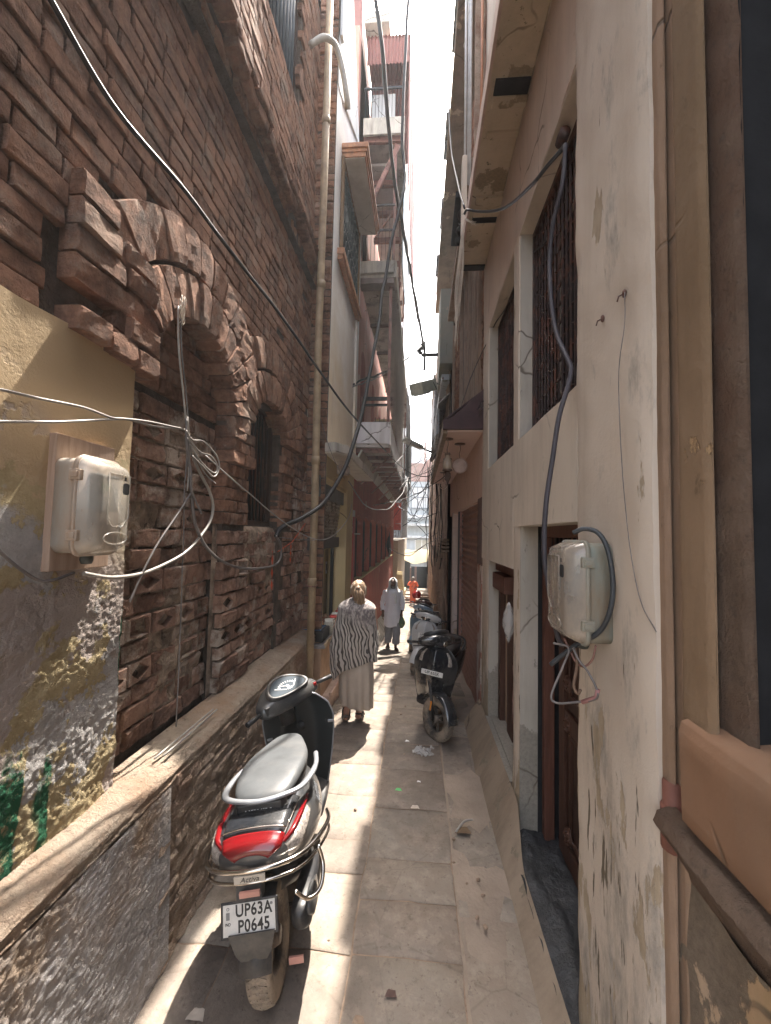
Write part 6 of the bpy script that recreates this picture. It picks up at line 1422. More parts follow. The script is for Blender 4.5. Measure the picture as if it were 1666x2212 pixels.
mb = MB(); mb.grid(lambda u, v: Vector((-.585 - .25 + .075 * math.sin(math.pi * v ** .7) * math.cos(6.283 * u) + .006 * math.sin(30 * u), my - .05 + .06 * math.sin(math.pi * v ** .7) * math.sin(6.283 * u), gz(my) + .78 - .26 * v)), 20, 12)
mb = MB(); bx, by = -.585 + .22, my - .06
mb.grid(lambda u, v: Vector((bx + (.012 + .07 * math.sin(math.pi * v ** 1.3 * .97)) * math.cos(6.283 * u) + .006 * math.sin(30 * u), by + (.012 + .06 * math.sin(math.pi * v ** 1.3 * .97)) * math.sin(6.283 * u), gz(my) + .80 - .30 * v)), 22, 12)
n_ = NT('green_bag', True); props(mb.build('plastic_bag', n_.out((.12, .17, .10), .3, None, n_.bump(n_.noise(30, 4), .5, .01))), 'small green plastic bag hanging from the hand of the man in white', 'bag')

# man in orange at the far end
oy = 25.2
OM, om = person('man in bright orange robes standing at the far end, one hand at his face', (-.30, oy, gz(oy) + .02), R(180), SK_dark, None, [], head=(0, .03, 1.53), armL=[(-.17, 0, 1.33), (-.27, .02, 1.10), (-.16, .14, 1.02)], armR=[(.17, 0, 1.33), (.26, .08, 1.16), (.07, .15, 1.42)])
legs_only(om, [(-.09, 0, .86), (-.09, .03, .48), (-.08, .0, .09)], (-.10, .16, .05)); legs_only(om, [(.09, 0, .86), (.09, .02, .48), (.09, .05, .09)], (.12, .2, .05)); finish_body(OM, om, SK_dark, .012)
Mo = m_plain('orange_cloth', (.78, .13, .03), .85, var=.12, scale=5, obj=True)
cloth(lambda u, v: kurta(u, v) * 1 + Vector((0, 0, 0)) if v < .01 else Vector((kurta(u, v * .62).x * (1.05 + .25 * v), kurta(u, v * .62).y * 1.1, kurta(u, v * .62).z)), 60, 30, 'tunic', Mo, OM)
def dhoti(u, v):
    a = 2 * math.pi * u; c, s_ = math.cos(a), math.sin(a); z = .95 - .84 * v; k = foldn(a, z, .014, 3, 9); return Vector((c * (.17 - .01 * v + k), s_ * (.14 + k), z))
cloth(dhoti, 60, 30, 'robe', Mo, OM)
for s_, arm in ((-1, [(-.165, 0, 1.34), (-.27, .02, 1.10), (-.20, .10, 1.05)]), (1, [(.165, 0, 1.34), (.265, .08, 1.17), (.18, .12, 1.27)])):
    mb = MB(); mb.tube(arm, [.07, .085, .09], 12, cap=False); mb.build('sleeve', Mo, OM)
mb = MB(); mb.ball((0, .01, 1.56), .086, .105, .10, 14, 10); mb.build('hair', m_plain('grey_hair', (.3, .28, .26), .9, obj=True), OM)
mb = MB(); mb.tube(catmull([(-.14, .0, 1.36), (0, .16, 1.15), (.16, .12, .95)], 5), .014, 6); mb.build('bag_strap', M_black, OM)
# ------------------------------------------------------------------ cables
def W3(pts): return [onY(x, y, d) for x, y, d in pts]
def WL(pts, X=-1.375): return [onX(x, y, X) for x, y, *d in pts]
def cable(pts, r, m, label, name='cable', group=None, k=7, wob=0.004, parent=None, n=7, world=False):
    P = pts if world else W3(pts); C = catmull(P, k); mb = MB(); s_ = rnd.random() * 90
    C = [p + Vector((mnoise.noise(p * 3 + Vector((s_, 0, 0))), mnoise.noise(p * 3 + Vector((0, s_, 0))), mnoise.noise(p * 3 + Vector((0, 0, s_))))) * wob for p in C]
    mb.tube(C, r, n); o = mb.build(name, m, parent, fixn=False, weld=False)
    if parent is None: props(o, label, 'cable', group)
    return o
G1 = 'overhead cables crossing the alley'
cable([(60, -80, 1.15), (110, 0, 1.25), (250, 235, 1.55), (390, 400, 1.95), (500, 545, 2.4), (600, 672, 3.), (690, 800, 3.8), (760, 895, 5.), (822, 962, 7.), (860, 1002, 9.), (892, 1024, 10.5), (925, 1028, 11), (952, 1005, 11.2)], .0115, M_blackwire, 'long black cable running down along the left brick wall and across the alley end', group=G1)
cable([(808, -60, 5.2), (815, 20, 5.3), (826, 121, 5.5), (837, 243, 5.9), (850, 377, 6.5), (864, 458, 7.), (880, 545, 8.), (898, 650, 9.5), (917, 752, 11.8)], .030, M_blackwire, 'thickest black twisted cable coming down from the top to the pole bracket', group=G1, wob=.02)
cable([(803, -60, 5.25), (822, 100, 5.5), (834, 235, 5.95), (851, 370, 6.55), (872, 500, 7.5), (897, 655, 9.55), (915, 750, 11.8)], .018, M_greywire, 'thinner cable twisted round the thickest black cable', group=G1, wob=.03)
cable([(885, -40, 6.0), (880, 30, 6.), (872, 200, 6.1), (869, 310, 6.2), (875, 380, 6.2), (868, 430, 6.1), (846, 520, 6.), (833, 600, 5.9), (824, 640, 5.8), (820, 690, 5.7), (805, 770, 5.5), (785, 880, 5.2), (760, 970, 4.9), (735, 1030, 4.7), (700, 1085, 4.45), (655, 1118, 4.2), (620, 1133, 4.1), (603, 1145, 4.05), (597, 1160, 4.0)], .025, M_blackwire, 'black cable sweeping from the sky down to the left brick wall near the small window', group=G1, wob=.008)
cable(WL([(597, 1158, 4.0), (606, 1176, 4.0), (606, 1205, 4.0), (590, 1222, 3.9), (540, 1228, 3.6), (490, 1218, 3.3), (450, 1188, 3.0), (424, 1140, 2.85), (414, 1080, 2.8), (408, 1000, 2.75), (404, 945, 2.75)]), .010, M_greywire, 'grey cable looping along the brick wall below the small barred window', group='cables on the left brick wall', world=True)
GW = 'cables on the left brick wall'
cable(WL([(-60, 835, 1.2), (0, 842, 1.25), (90, 862, 1.45), (180, 880, 1.7), (240, 902, 1.9), (270, 905, 2.05), (330, 912, 2.3), (395, 926, 2.6)]), .0055, M_paleWire, 'upper of the two pale cables stretched over the cream plaster at the left edge', group=GW, world=True)
cable(WL([(-60, 911, 1.2), (0, 910, 1.25), (120, 911, 1.5), (230, 906, 1.85), (280, 907, 2.05), (330, 920, 2.3), (400, 928, 2.62)]), .0055, M_paleWire, 'lower, level pale cable stretched over the cream plaster at the left edge', group=GW, world=True)
for i, (dx, lab) in enumerate(((0, 'pale cable hanging straight down the brick wall under the arch'), (6, 'thin dark cord hanging beside the pale cable under the arch'))):
    cable(WL([(385 + dx, 660, 2.62), (387 + dx, 760, 2.62), (397 + dx, 860, 2.62), (404 + dx * .5, 930, 2.62), (408 - dx, 1020, 2.62), (405 - dx, 1060, 2.62)] + ([(395, 1200, 2.60), (388, 1400, 2.56), (381, 1570, 2.5)] if i else [])), .0055 - .0015 * i, M_paleWire if i == 0 else M_greywire, lab, group=GW, world=True)
mb = MB()
for i in range(9):
    a = onX(392 + U(-6, 8), 640 + U(-4, 12), -1.375); mb.tube(catmull([a, a + Vector((U(-.01, .03), U(-.02, .02), -.04)), a + Vector((U(-.02, .02), U(-.03, .03), -.10)), a + Vector((0, 0, -.14))], 3), .0025, 4)
props(mb.build('frayed_knot', M_string), 'frayed string knot on a nail under the brick arch', 'string')
bun = thing('cable_bundle', 'tangled bundle of pale cables tied on the brick wall below the arch', 'cable', onX(410, 960, -1.37))
def BW(pts, r, m): o = cable(WL(pts, -1.37 + U(-.006, .012)), r, m, None, 'loop', parent=bun, world=True); o.location = tuple(-x for x in bun.location)
BW([(402, 930, 2.6), (415, 950, 2.6), (440, 955, 2.62), (468, 985, 2.62), (474, 1010, 2.64), (462, 1030, 2.62), (440, 1010, 2.62), (415, 985, 2.6)], .005, M_paleWire)
BW([(405, 940, 2.6), (430, 975, 2.62), (455, 985, 2.64), (470, 1005, 2.64), (464, 1022, 2.64), (436, 1000, 2.62), (410, 960, 2.6)], .005, M_paleWire)
BW([(410, 950, 2.6), (425, 990, 2.6), (445, 1025, 2.62), (466, 1044, 2.64)], .004, M_paleWire); BW([(404, 935, 2.6), (420, 1000, 2.6), (445, 1050, 2.6)], .004, M_paleWire)
BW([(404, 900, 2.6), (412, 970, 2.6), (432, 1020, 2.6), (452, 1060, 2.6), (460, 1095, 2.6), (452, 1130, 2.55), (425, 1168, 2.45), (395, 1197, 2.35), (350, 1222, 2.2), (300, 1240, 2.05), (240, 1247, 1.85), (180, 1238, 1.62)], .009, M_paleWire)
BW([(403, 905, 2.6), (404, 960, 2.6), (412, 1015, 2.62), (414, 1060, 2.62), (436, 1110, 2.7)], .006, M_greywire)
BW([(415, 1063, 2.6), (380, 1115, 2.5), (340, 1175, 2.35), (305, 1245, 2.2), (282, 1300, 2.1)], .0055, M_greywire)
cable(WL([(160, 1238, 1.58), (120, 1252, 1.5), (85, 1254, 1.45), (40, 1225, 1.35), (0, 1190, 1.25), (-40, 1150, 1.2)]), .006, M_greywire, 'grey cable sagging from under the left meter box out of the frame', group=GW, world=True)
cable([(445, 985, 2.62), (520, 1050, 3.1), (600, 1118, 3.8), (650, 1152, 4.2), (690, 1166, 4.8), (722, 1156, 5.), (752, 1120, 6.), (760, 1090, 6.5)], .0055, M_paleWire, 'thin pale cable from the bundle across to the shop shutter', group=G1)
cable([(600, 1160, 4.02), (640, 1165, 4.2), (680, 1167, 4.5)], .004, M_greywire, 'short thin wire tied at the cable hook beside the drainpipe', group=G1)
cable([(752, 1040, 5.3), (770, 1062, 5.6), (790, 1092, 6.), (825, 1102, 6.5), (850, 1090, 7.), (872, 1060, 8.), (882, 1030, 9.)], .007, M_greywire, 'grey wire with frayed wrapping hanging before the red house', group=G1, wob=.02)
cable([(680, 860, 5.0), (700, 930, 5.), (717, 980, 5.), (730, 1010, 5.1), (745, 1035, 5.3)], .004, M_greywire, 'thin wire hanging down the cream facade beside the drainpipe', group=G1)
cable([(760, 832, 7.), (800, 815, 8.), (840, 800, 9.5), (880, 775, 10.8), (914, 745, 11.8)], .022, M_blackwire, 'dark cable slung from the red gallery to the pole bracket', group=G1, wob=.03)
cable([(762, 836, 7.), (810, 818, 8.2), (850, 795, 9.7), (890, 765, 11), (912, 752, 11.8)], .012, M_greywire, 'second dark cable slung from the red gallery to the pole bracket', group=G1, wob=.04)
for i, (x0, y0, d0, x1, y1, d1, sag) in enumerate([(808, 1092, 8, 985, 1010, 9, 18), (860, 1020, 10, 1000, 905, 6.5, 20), (870, 1095, 11, 965, 985, 8, 14), (855, 1130, 10, 940, 1105, 12, 14), (865, 1160, 12, 930, 1150, 12, 10), (858, 1196, 13, 932, 1170, 12, 8), (905, 820, 11, 932, 1100, 12, 0), (912, 850, 11, 922, 1140, 13, 0), (1000, 905, 6, 1045, 868, 4.6, 4), (962, 975, 8, 1047, 880, 4.6, 4), (850, 1010, 9, 925, 880, 11, 10), (860, 1060, 9.5, 925, 960, 11.5, 10)]):
    cable([(x0, y0, d0), ((x0 + x1) / 2, (y0 + y1) / 2 + sag, (d0 + d1) / 2), (x1, y1, d1)], U(.005, .009), (M_blackwire, M_greywire)[i % 2], 'thin service wire in the tangle between the facades down the alley', group='thin wires in the tangle down the alley', k=8, wob=.03)
for i in range(9):
    x = 925 + i * 3.4; cable([(x, 1000 + U(-20, 20), 10.6), (x + U(-5, 5), 1080, 11), (x + U(-4, 6), 1150, 11), (x + U(-5, 5), 1215 + U(-20, 30), 11)], U(.008, .014), M_blackwire, 'black cable hanging down the old wooden front', group='black cables hanging down the old wooden front', wob=.05)
# pole bracket on the right with clamps
br = thing('cable_bracket', 'black iron bracket holding the thick cables against the sky', 'bracket', onY(917, 765, 11.8))
def BR(mb, name, m): o = mb.build(name, m, br); o.location = tuple(-x for x in br.location)
mb = MB(); a, b = onY(917, 738, 11.8), onY(917.5, 800, 11.8); mb.bar(a, b, .07); BR(mb, 'upright', M_black)
mb = MB(); mb.bar(onY(912, 767, 11.8), onY(946, 766, 12.1), .08); BR(mb, 'arm', M_black)
mb = MB()
for (x, y) in ((912, 752), (905, 757), (908, 762), (913, 745)): mb.ball(onY(x, y, 11.75), .07, .07, .06, 8, 6)
mb.tube([onY(917, 738, 11.8), onY(909, 739, 11.8)], .02, 6); mb.tube([onY(917, 799, 11.8), onY(907, 799, 11.8)], .02, 6); BR(mb, 'insulators', M_black)
# right wall: cables at the big window and the meter box
GR = 'cables on the cream wall'
cable([(1003, 462, 4.05), (1010, 453, 4.0), (1035, 456, 3.85), (1070, 455, 3.5), (1105, 440, 3.1), (1150, 398, 2.6), (1190, 350, 2.3), (1222, 312, 2.1)], .012, M_blackwire, 'black cable from the balcony slab corner to the top of the large barred window', group=GR)
cable([(1222, 310, 2.1), (1215, 400, 2.12), (1196, 480, 2.2), (1188, 560, 2.25), (1190, 640, 2.2), (1203, 720, 2.12), (1226, 775, 2.02), (1234, 800, 1.98), (1226, 838, 1.97), (1208, 900, 1.96), (1195, 990, 1.95), (1183, 1070, 1.93), (1178, 1140, 1.92), (1178, 1210, 1.92), (1186, 1260, 1.92), (1196, 1320, 1.93), (1206, 1372, 1.93), (1216, 1395, 1.93)], .012, m_plain('purple_grey_cable', (.045, .04, .048), .6, var=.2), 'thick purple grey cable running down over the window bars to the meter box', group=GR)
cable([(1004, 450, 4.0), (990, 400, 4.3), (975, 320, 4.8), (969, 200, 5.2), (966, 60, 5.6), (966, -60, 6.)], .011, M_blackwire, 'black cable rising from the balcony slab corner into the sky', group=GR)
mb = MB()
for i in range(14): 
    x = 994 + U(-6, 7); mb.tube(catmull(W3([(1000, 480, 4.0), (x + 2, 560 + U(-10, 10), 4.05), (x - 6 + U(-3, 3), 640, 4.1), (985 + U(-4, 4), 700 + U(-20, 60), 4.15)]), 5), .0028, 4)
for i in range(8): mb.tube(catmull(W3([(1003, 468, 4.0), (1012 + U(-4, 6), 478, 4.0), (1020 + U(0, 10), 483 + U(-8, 8), 3.98)]), 3), .0025, 4)
props(mb.build('frayed_string', M_string), 'long frayed white string hanging from the balcony slab corner', 'string')
cable([(1350, 632, 1.5), (1350, 700, 1.5), (1338, 800, 1.52), (1340, 930, 1.52), (1350, 1080, 1.5), (1362, 1190, 1.48), (1385, 1300, 1.45), (1418, 1365, 1.40)], .0016, M_greywire, 'hair thin wire hanging down the cream pier at the right', group=GR, wob=.003)
cable([(1180, 520, 2.9), (1150, 555, 3.3), (1110, 640, 3.9), (1070, 700, 4.6), (1045, 760, 5.), (1000, 870, 6.), (975, 1000, 8.5)], .005, M_blackwire, 'thin black wire drooping from the small barred window to the canopy', group=GR, wob=.02)

for i in range(14):
    x0, x1 = U(835, 900), U(922, 965); y0, y1 = U(960, 1190), U(930, 1190); d0, d1 = U(8, 11), U(9, 12)
    cable([(x0, y0, d0), ((x0 * 2 + x1) / 3, (y0 * 2 + y1) / 3 + U(8, 26), d0), ((x0 + x1 * 2) / 3, (y0 + 2 * y1) / 3 + U(6, 20), d1), (x1, y1, d1)], U(.005, .009), (M_blackwire, M_greywire, M_blackwire)[i % 3], 'thin service wire in the tangle between the facades down the alley', group='thin wires in the tangle down the alley', k=6, wob=.04)
# ------------------------------------------------------------------ meter boxes
def rrect(cx, cy, hx, hy, r, n=6, bot=0.):
    o = []
    for qx, qy, a0 in ((1, 1, 0), (-1, 1, 90), (-1, -1, 180), (1, -1, 270)):
        rr = r * (1 + bot * (qy < 0))
        for k in range(n + 1):
            a = R(a0 + 90 * k / n); o.append((cx + qx * (hx - rr) + rr * math.cos(a), cy + qy * (hy - rr) + rr * math.sin(a)))
    return o
def n_case(name, a, dirt):
    n = NT(name); c = n.mix(n.ramp(n.noise(9, 6, .7, n.map((1, 1, .25))), [(.42, 0), (.7, .8)]), a, dirt); return n.out(c, .5, None, n.bump(n.noise(40, 3), .08, .004), .4)
def n_cover(name, tint, al):
    n = NT(name); d = n.ramp(n.noise(7, 7, .7, n.map((1, 1, .4))), [(.35, 0), (.75, 1)]); c = n.mix(d, tint, (.42, .34, .25))
    return n.out(c, n.mth('ADD', n.mth('MULTIPLY', d, .3), .12), None, n.bump(n.noise(30, 3, .6), .12, .004), .6, .5, None, None, n.mth('ADD', n.mth('MULTIPLY', d, .3), al))
def meter_box(label, X, s, y0, y1, z0, z1, dpt, case, cover, near_y):
    """s=+1: mounted on the left wall facing +x, s=-1: on the right wall facing -x"""
    cy, cz, hy, hz_ = (y0 + y1) / 2, (z0 + z1) / 2, (y1 - y0) / 2, (z1 - z0) / 2
    t = thing('meter_box', label, 'meter box', (X, cy, cz))
    def B(mb, name, m, par=None, **k):
        o = mb.build(name, m, par or t, **k)
        if par is None: o.location = (-X, -cy, -cz)
        return o
    def rg(d, gx, gz_, r, bot=0.): return [Vector((X + s * d, y, z)) for y, z in rrect(cy, cz, hy + gx, hz_ + gz_, r, 6, bot)]
    mb = MB(); mb.loft([rg(0, 0, 0, .04), rg(dpt * .5, 0, 0, .04), rg(dpt * .52, .0, .0, .04)]); B(mb, 'case', case)
    mb = MB(); mb.loft([rg(dpt * .5, .010, .010, .045), rg(dpt * .56, .012, .012, .045), rg(dpt * .60, .010, .010, .045)]); B(mb, 'rim', case)
    mb = MB(); mb.loft([rg(dpt * .6, .004, .004, .045), rg(dpt * .74, -.004, -.004, .045), rg(dpt * .95, -.018, -.02, .04), rg(dpt, -.035, -.04, .03)], cap0=False); cv = B(mb, 'cover', cover)
    # meter inside
    mb = MB(); mb.box(*sorted((X + s * dpt * .45, X + s * dpt * .8)), cy - hy * .6, cy + hy * .6, cz - hz_ * .1, cz + hz_ * .7); B(mb, 'meter', m_plain('meter_grey', (.25, .27, .26), .6), bevel=.008)
    mb = MB(); mb.box(*sorted((X + s * dpt * .805, X + s * dpt * .81)), cy - hy * .35, cy + hy * .15, cz + hz_ * .35, cz + hz_ * .5); B(mb, 'green_label', m_plain('green_label', (.05, .2, .12), .6))
    # raised ribs of the cover and the dark vent hole
    x_ = X + s * (dpt + .002)
    mb = MB(); mb.tube([(x_, cy - hy * .35, cz + hz_ * .72), (x_, cy - hy * .35, cz - hz_ * .25), (x_, cy - hy * .1, cz - hz_ * .42), (x_, cy + hy * .4, cz - hz_ * .42), (x_, cy + hy * .72, cz - hz_ * .22), (x_, cy + hy * .72, cz + hz_ * .72), (x_, cy - hy * .35, cz + hz_ * .72)], .0022, 5)
    mb.tube([(x_, cy + .1 * hy + hy * .6 * math.cos(a), cz - hz_ * .68 + hz_ * .13 * math.sin(a)) for a in [2 * math.pi * k / 20 for k in range(20)]], .0025, 5, closed=True); mb.build('cover_rib', cover, cv)
    mb = MB(); mb.prism(rrect(cy + hy * .55 * s, cz + hz_ * .42, hy * .17, hz_ * .13, .012, 3), 0, *sorted((X + s * (dpt - .001), X + s * (dpt + .001)))); mb.box(*sorted((X + s * (dpt - .001), X + s * (dpt + .001))), cy + hy * .5 * s - .005, cy + hy * .5 * s + .005, cz + hz_ * .60, cz + hz_ * .68); mb.build('vent_hole', M_shadeDk, cv)
    for zc in (cz + hz_ * .62, cz - hz_ * .62):
        mb = MB(); mb.box(*sorted((X + s * dpt * .42, X + s * dpt * .70)), near_y - .016, near_y + .004, zc - .02, zc + .02); mb.box(*sorted((X + s * dpt * .48, X + s * dpt * .66)), near_y - .022, near_y - .012, zc - .012, zc + .012); B(mb, 'latch', case, bevel=.003)
    mb = MB(); mb.lathe([(.0, 0), (.022, 0), (.024, -.03), (.018, -.045), (0, -.045)], (X + s * dpt * .35, cy, z0), n=12); B(mb, 'cable_gland', m_plain('dark_gland', (.06, .065, .055), .6))
    return t
CL = n_case('dirty_cream_plastic', (.42, .39, .34), (.38, .22, .12)); CV = n_cover('clouded_clear_plastic', (.45, .44, .41), .42)
CR = n_case('grey_green_plastic', (.24, .26, .225), (.26, .17, .10)); CVR = n_cover('clouded_brownish_plastic', (.34, .30, .26), .55)
mbx = MB(); mbx.box(-1.425, -1.385, 1.45, 1.75, 2.03, 2.56)
props(mbx.build('backing_board', M_board, bevel=.004, noisy=(.003, 6)), 'bleached wooden board on the left wall behind the meter box', 'board')
meter_box('cream meter box with a clouded clear cover on the left plaster wall', -1.384, 1, 1.45, 1.665, 2.10, 2.47, .165, CL, CV, 1.45)
meter_box('grey green meter box on the cream pier beside the door at the right', RX - .014, -1, 1.66, 1.93, 1.79, 2.18, .17, CR, CVR, 1.66)
# loop of cable round the right meter box and loose wires below it
def cb(pts, r, m, label, wob=.003): cable(pts, r, m, label, group=GR, wob=wob)
cb([(1238, 1152, 1.68), (1262, 1143, 1.66), (1292, 1152, 1.63), (1312, 1185, 1.61), (1323, 1245, 1.60), (1322, 1300, 1.60), (1308, 1345, 1.62), (1285, 1372, 1.65), (1250, 1390, 1.72), (1225, 1408, 1.76), (1190, 1436, 1.8)], .0095, m_plain('blue_black_cable', (.035, .04, .045), .5), 'blue black cable looped around the right meter box with its cut end sticking out')
cb([(1195, 1390, 1.8), (1228, 1400, 1.75), (1216, 1440, 1.75), (1192, 1500, 1.75), (1202, 1518, 1.74), (1240, 1517, 1.7), (1285, 1510, 1.64), (1290, 1490, 1.63), (1270, 1450, 1.66), (1250, 1425, 1.7), (1238, 1400, 1.72)], .0045, M_greywire, 'bare grey wire loop dangling below the right meter box')
cb([(1219, 1378, 1.78), (1232, 1405, 1.76), (1245, 1430, 1.74), (1262, 1440, 1.7), (1280, 1425, 1.67), (1288, 1395, 1.66)], .004, m_plain('brown_wire', (.2, .1, .08), .6), 'short brown wire curled below the right meter box')
cb([(1240, 1392, 1.74), (1247, 1425, 1.73), (1245, 1450, 1.73), (1240, 1480, 1.73), (1248, 1498, 1.72), (1255, 1490, 1.71)], .006, m_plain('rusty_hook', (.14, .09, .06), .8), 'rusty hook shaped wire below the right meter box')
mb = MB(); mb.tube(W3([(1258, 1517, 1.68), (1288, 1507, 1.64), (1292, 1490, 1.63)]), .0085, 8); props(mb.build('tape_wrap', m_plain('pink_tape', (.35, .17, .16), .6)), 'pink tape wrapped round the loose wire on the cream pier', 'tape')
# small bits on the cream pier: nail, hooks
for (x, y, lab) in ((1302, 688, 'small rusty hook on the cream pier beside the hanging wire'), (1349, 634, 'plugged nail hole at the top of the hanging wire')):
    mb = MB(); c = onX(x, y, RX - .02); mb.ball(c, .008, .010, .016, 8, 6); mb.tube([c, c + Vector((-.02, .0, -.01)), c + Vector((-.025, .0, -.03))], .003, 5); props(mb.build('wall_hook', M_iron), lab, 'hook')

# ------------------------------------------------------------------ street lamps on the right side
def lamp(label, a, b, w_, h_, m):
    a, b = Vector(a), Vector(b); t = thing('street_lamp', label, 'street lamp', a); d = (b - a); L = d.length
    up = Vector((0, 0, 1)); q = d.to_track_quat('Y', 'Z').to_matrix().to_4x4(); M_ = q
    mb = MB(); mb.prism([(-w_, 0), (w_, 0), (w_ * .9, L * .62), (w_ * .55, L * .66), (-w_ * .55, L * .66), (-w_ * .9, L * .62)], 2, -h_, h_ * .4); mb.build('housing', m, t, matrix=M_, bevel=.012)
    mb = MB(); mb.box(-w_ * .7, w_ * .7, L * .04, L * .36, -h_ * 1.12, -h_ * .99); mb.build('glass', m_plain('lamp_glass', (.3, .3, .26), .3), t, matrix=M_)
    mb = MB(); mb.tube([(0, L * .64, -h_ * .3), (0, L, -h_ * .3)], .03, 10); mb.tube([(w_ * 1.0, L * .45, .0), (w_ * 1.15, L * .5, -h_)], .008, 5); mb.build('arm', M_black, t, matrix=M_)
    return t
lamp('boxy pale floodlight tilted down from the right facade under the bracket', onY(898, 835, 10.5), onY(950, 822, 11.5), .2, .22, m_plain('pale_lamp_metal', (.45, .46, .38), .5))
lamp('long grey street lamp reaching out over the alley end', onY(874, 948, 11.0), onY(932, 975, 11.6), .10, .07, m_plain('grey_lamp_metal', (.36, .36, .31), .5))

# ------------------------------------------------------------------ ornaments under the pink canopy
def orn(label, y, x, kind):
    t = thing('hanging_ornament', label, 'ornament', (x, y, 3.48), 0, 'ornaments hanging under the pink canopy')
    dk = m_plain('dark_bronze', (.10, .06, .045), .5)
    mb = MB(); mb.lathe([(0, 0), (.075, -.002), (.075, -.012), (0, -.018)], (0, 0, 0), n=20); mb.build('ceiling_plate', dk, t)
    mb = MB(); pts = catmull([(0, 0, -.01), (.008, 0, -.08), (-.006, .0, -.14), (0, 0, -.20)], 4); mb.tube(pts, .006, 6); mb.build('chain', dk, t)
    if kind == 'jar':
        mb = MB(); mb.lathe([(.028, -.20), (.032, -.24), (.055, -.29), (.062, -.36), (.055, -.42), (.0, -.43)], (0, 0, 0), n=20); mb.build('glass_jar', n_cover('amber_clear_glass', (.5, .42, .33), .45), t)
        mb = MB(); mb.lathe([(.035, -.19), (.037, -.22), (.03, -.225)], (0, 0, 0), n=16); mb.lathe([(.062, -.41), (.066, -.43), (.04, -.44)], (0, 0, 0), n=16); mb.build('cap', dk, t)
    elif kind == 'disc':
        mb = MB(); mb.lathe([(0, -.012), (.095, -.012), (.10, 0), (.095, .012), (0, .012)], (0, 0, -.31), axis=1, n=28); mb.build('disc', m_plain('pinkish_disc', (.42, .32, .28), .7), t)
        mb = MB(); mb.lathe([(.095, -.012), (.108, -.012), (.108, .012), (.095, .012)], (0, 0, -.31), axis=1, n=28); mb.build('disc_rim', m_plain('disc_rim', (.3, .2, .17), .6), t)
    elif kind == 'leaf':
        mb = MB(); mb.prism([(0, -.18), (.05, -.24), (.06, -.31), (.03, -.38), (0, -.46), (-.02, -.38), (-.055, -.34), (-.04, -.26)], 1, -.008, .008); mb.build('leaf', dk, t, bevel=.003)
    else:
        mb = MB(); mb.lathe([(.0, -.01), (.05, -.012), (.05, .012), (0, .01)], (0, 0, -.27), axis=1, n=20); mb.tube([(.075 * math.cos(a), 0, -.27 + .075 * math.sin(a)) for a in [2 * math.pi * k / 20 for k in range(20)]], .006, 5, closed=True); mb.build('ring_disc', m_plain('pale_disc', (.5, .4, .35), .6), t)
orn('glass jar lamp hanging from the near edge of the pink canopy', 5.45, .36, 'jar'); orn('round pinkish disc hanging on a chain under the pink canopy', 5.75, .55, 'disc')
orn('dark leaf shaped ornament hanging under the pink canopy', 6.9, .46, 'leaf'); orn('small ringed disc hanging towards the far end of the pink canopy', 8.4, .48, 'ring')

# ------------------------------------------------------------------ shop counter with goods
sc_ = thing('shop_counter', 'shop counter with a brown base and metal edged top under the rolled shutter', 'counter', (-1.2, 6, 0))
def SC(mb, name, m, par=None, **k):
    o = mb.build(name, m, par or sc_, **k)
    if par is None: o.location = (1.2, -6, 0)
    return o
mb = MB(); mb.box(-1.7, -1.17, 5.05, 5.85, -.1, .78); SC(mb, 'base', m_plain('orange_brown_board', (.42, .27, .17), .7, var=.25, scale=5), bevel=.006)
mb = MB(); mb.box(-1.72, -1.12, 5.03, 6.8, .78, .82); SC(mb, 'counter_top', m_plain('grey_counter_top', (.26, .25, .25), .4), bevel=.004)
mb = MB(); mb.box(-1.135, -1.11, 5.04, 6.8, .79, .845); SC(mb, 'metal_edge', M_silver if 'M_silver' in globals() else M_pipe, bevel=.003)
mb = MB(); mb.box(-1.35, -1.08, 5.2, 7.1, -.1, .16); mb.box(-1.09, -1.05, 5.2, 7.1, .14, .20); SC(mb, 'door_step', m_plain('pinkish_step', (.46, .33, .26), .8, var=.2), bevel=.01)
rl = MB()
for z in (.92, .97, 1.02): rl.tube([(-1.13, 5.55, z), (-1.12, 6.75, z)], .006, 6)
for y in (5.55, 5.95, 6.35, 6.75): rl.tube([(-1.13, y, .82), (-1.13, y, 1.04)], .006, 6)
SC(rl, 'display_rail', S_chrome)
mb = MB(); mb.box(-1.55, -1.16, 5.1, 5.48, .84, .97); o = mb.build('display_case', M_black, bevel=.01); props(o, 'dark display case on the near end of the shop counter', 'case')
mb = MB(); mb.box(-1.52, -1.2, 5.14, 5.44, .971, .985); mb.build('blue_lid', m_plain('blue_lid', (.06, .12, .22), .25), o, bevel=.004)
LID = [m_plain('red_lid', (.5, .04, .03), .4), m_plain('white_lid', (.6, .57, .5), .4)]; JAR = [m_plain('jar_snacks', (.30, .2, .1), .4, var=.5, scale=60), m_plain('jar_pale', (.42, .38, .3), .35, var=.3, scale=50)]
jl = [(-1.20, 5.66, 1, 'jar of nuts with a white lid, nearest on the shop counter'), (-1.19, 5.92, 0, 'jar with a red lid beside the jar of nuts'), (-1.20, 6.12, 1, 'second white lidded jar on the shop counter'), (-1.19, 6.32, 0, 'second red lidded jar on the shop counter'), (-1.2, 6.52, 0, 'farthest red lidded jar on the shop counter')]
for x, y, k, lab in jl:
    t = thing('jar', lab, 'jar', (x, y, .821), 0, 'lidded jars on the shop counter'); mb = MB(); mb.lathe([(0, 0), (.07, 0), (.075, .01), (.075, .15), (.06, .17)], (0, 0, 0), n=18); mb.build('glass', JAR[k], t); mb = MB(); mb.lathe([(.068, .165), (.07, .17), (.07, .195), (0, .197)], (0, 0, 0), n=18); mb.build('lid', LID[k], t)
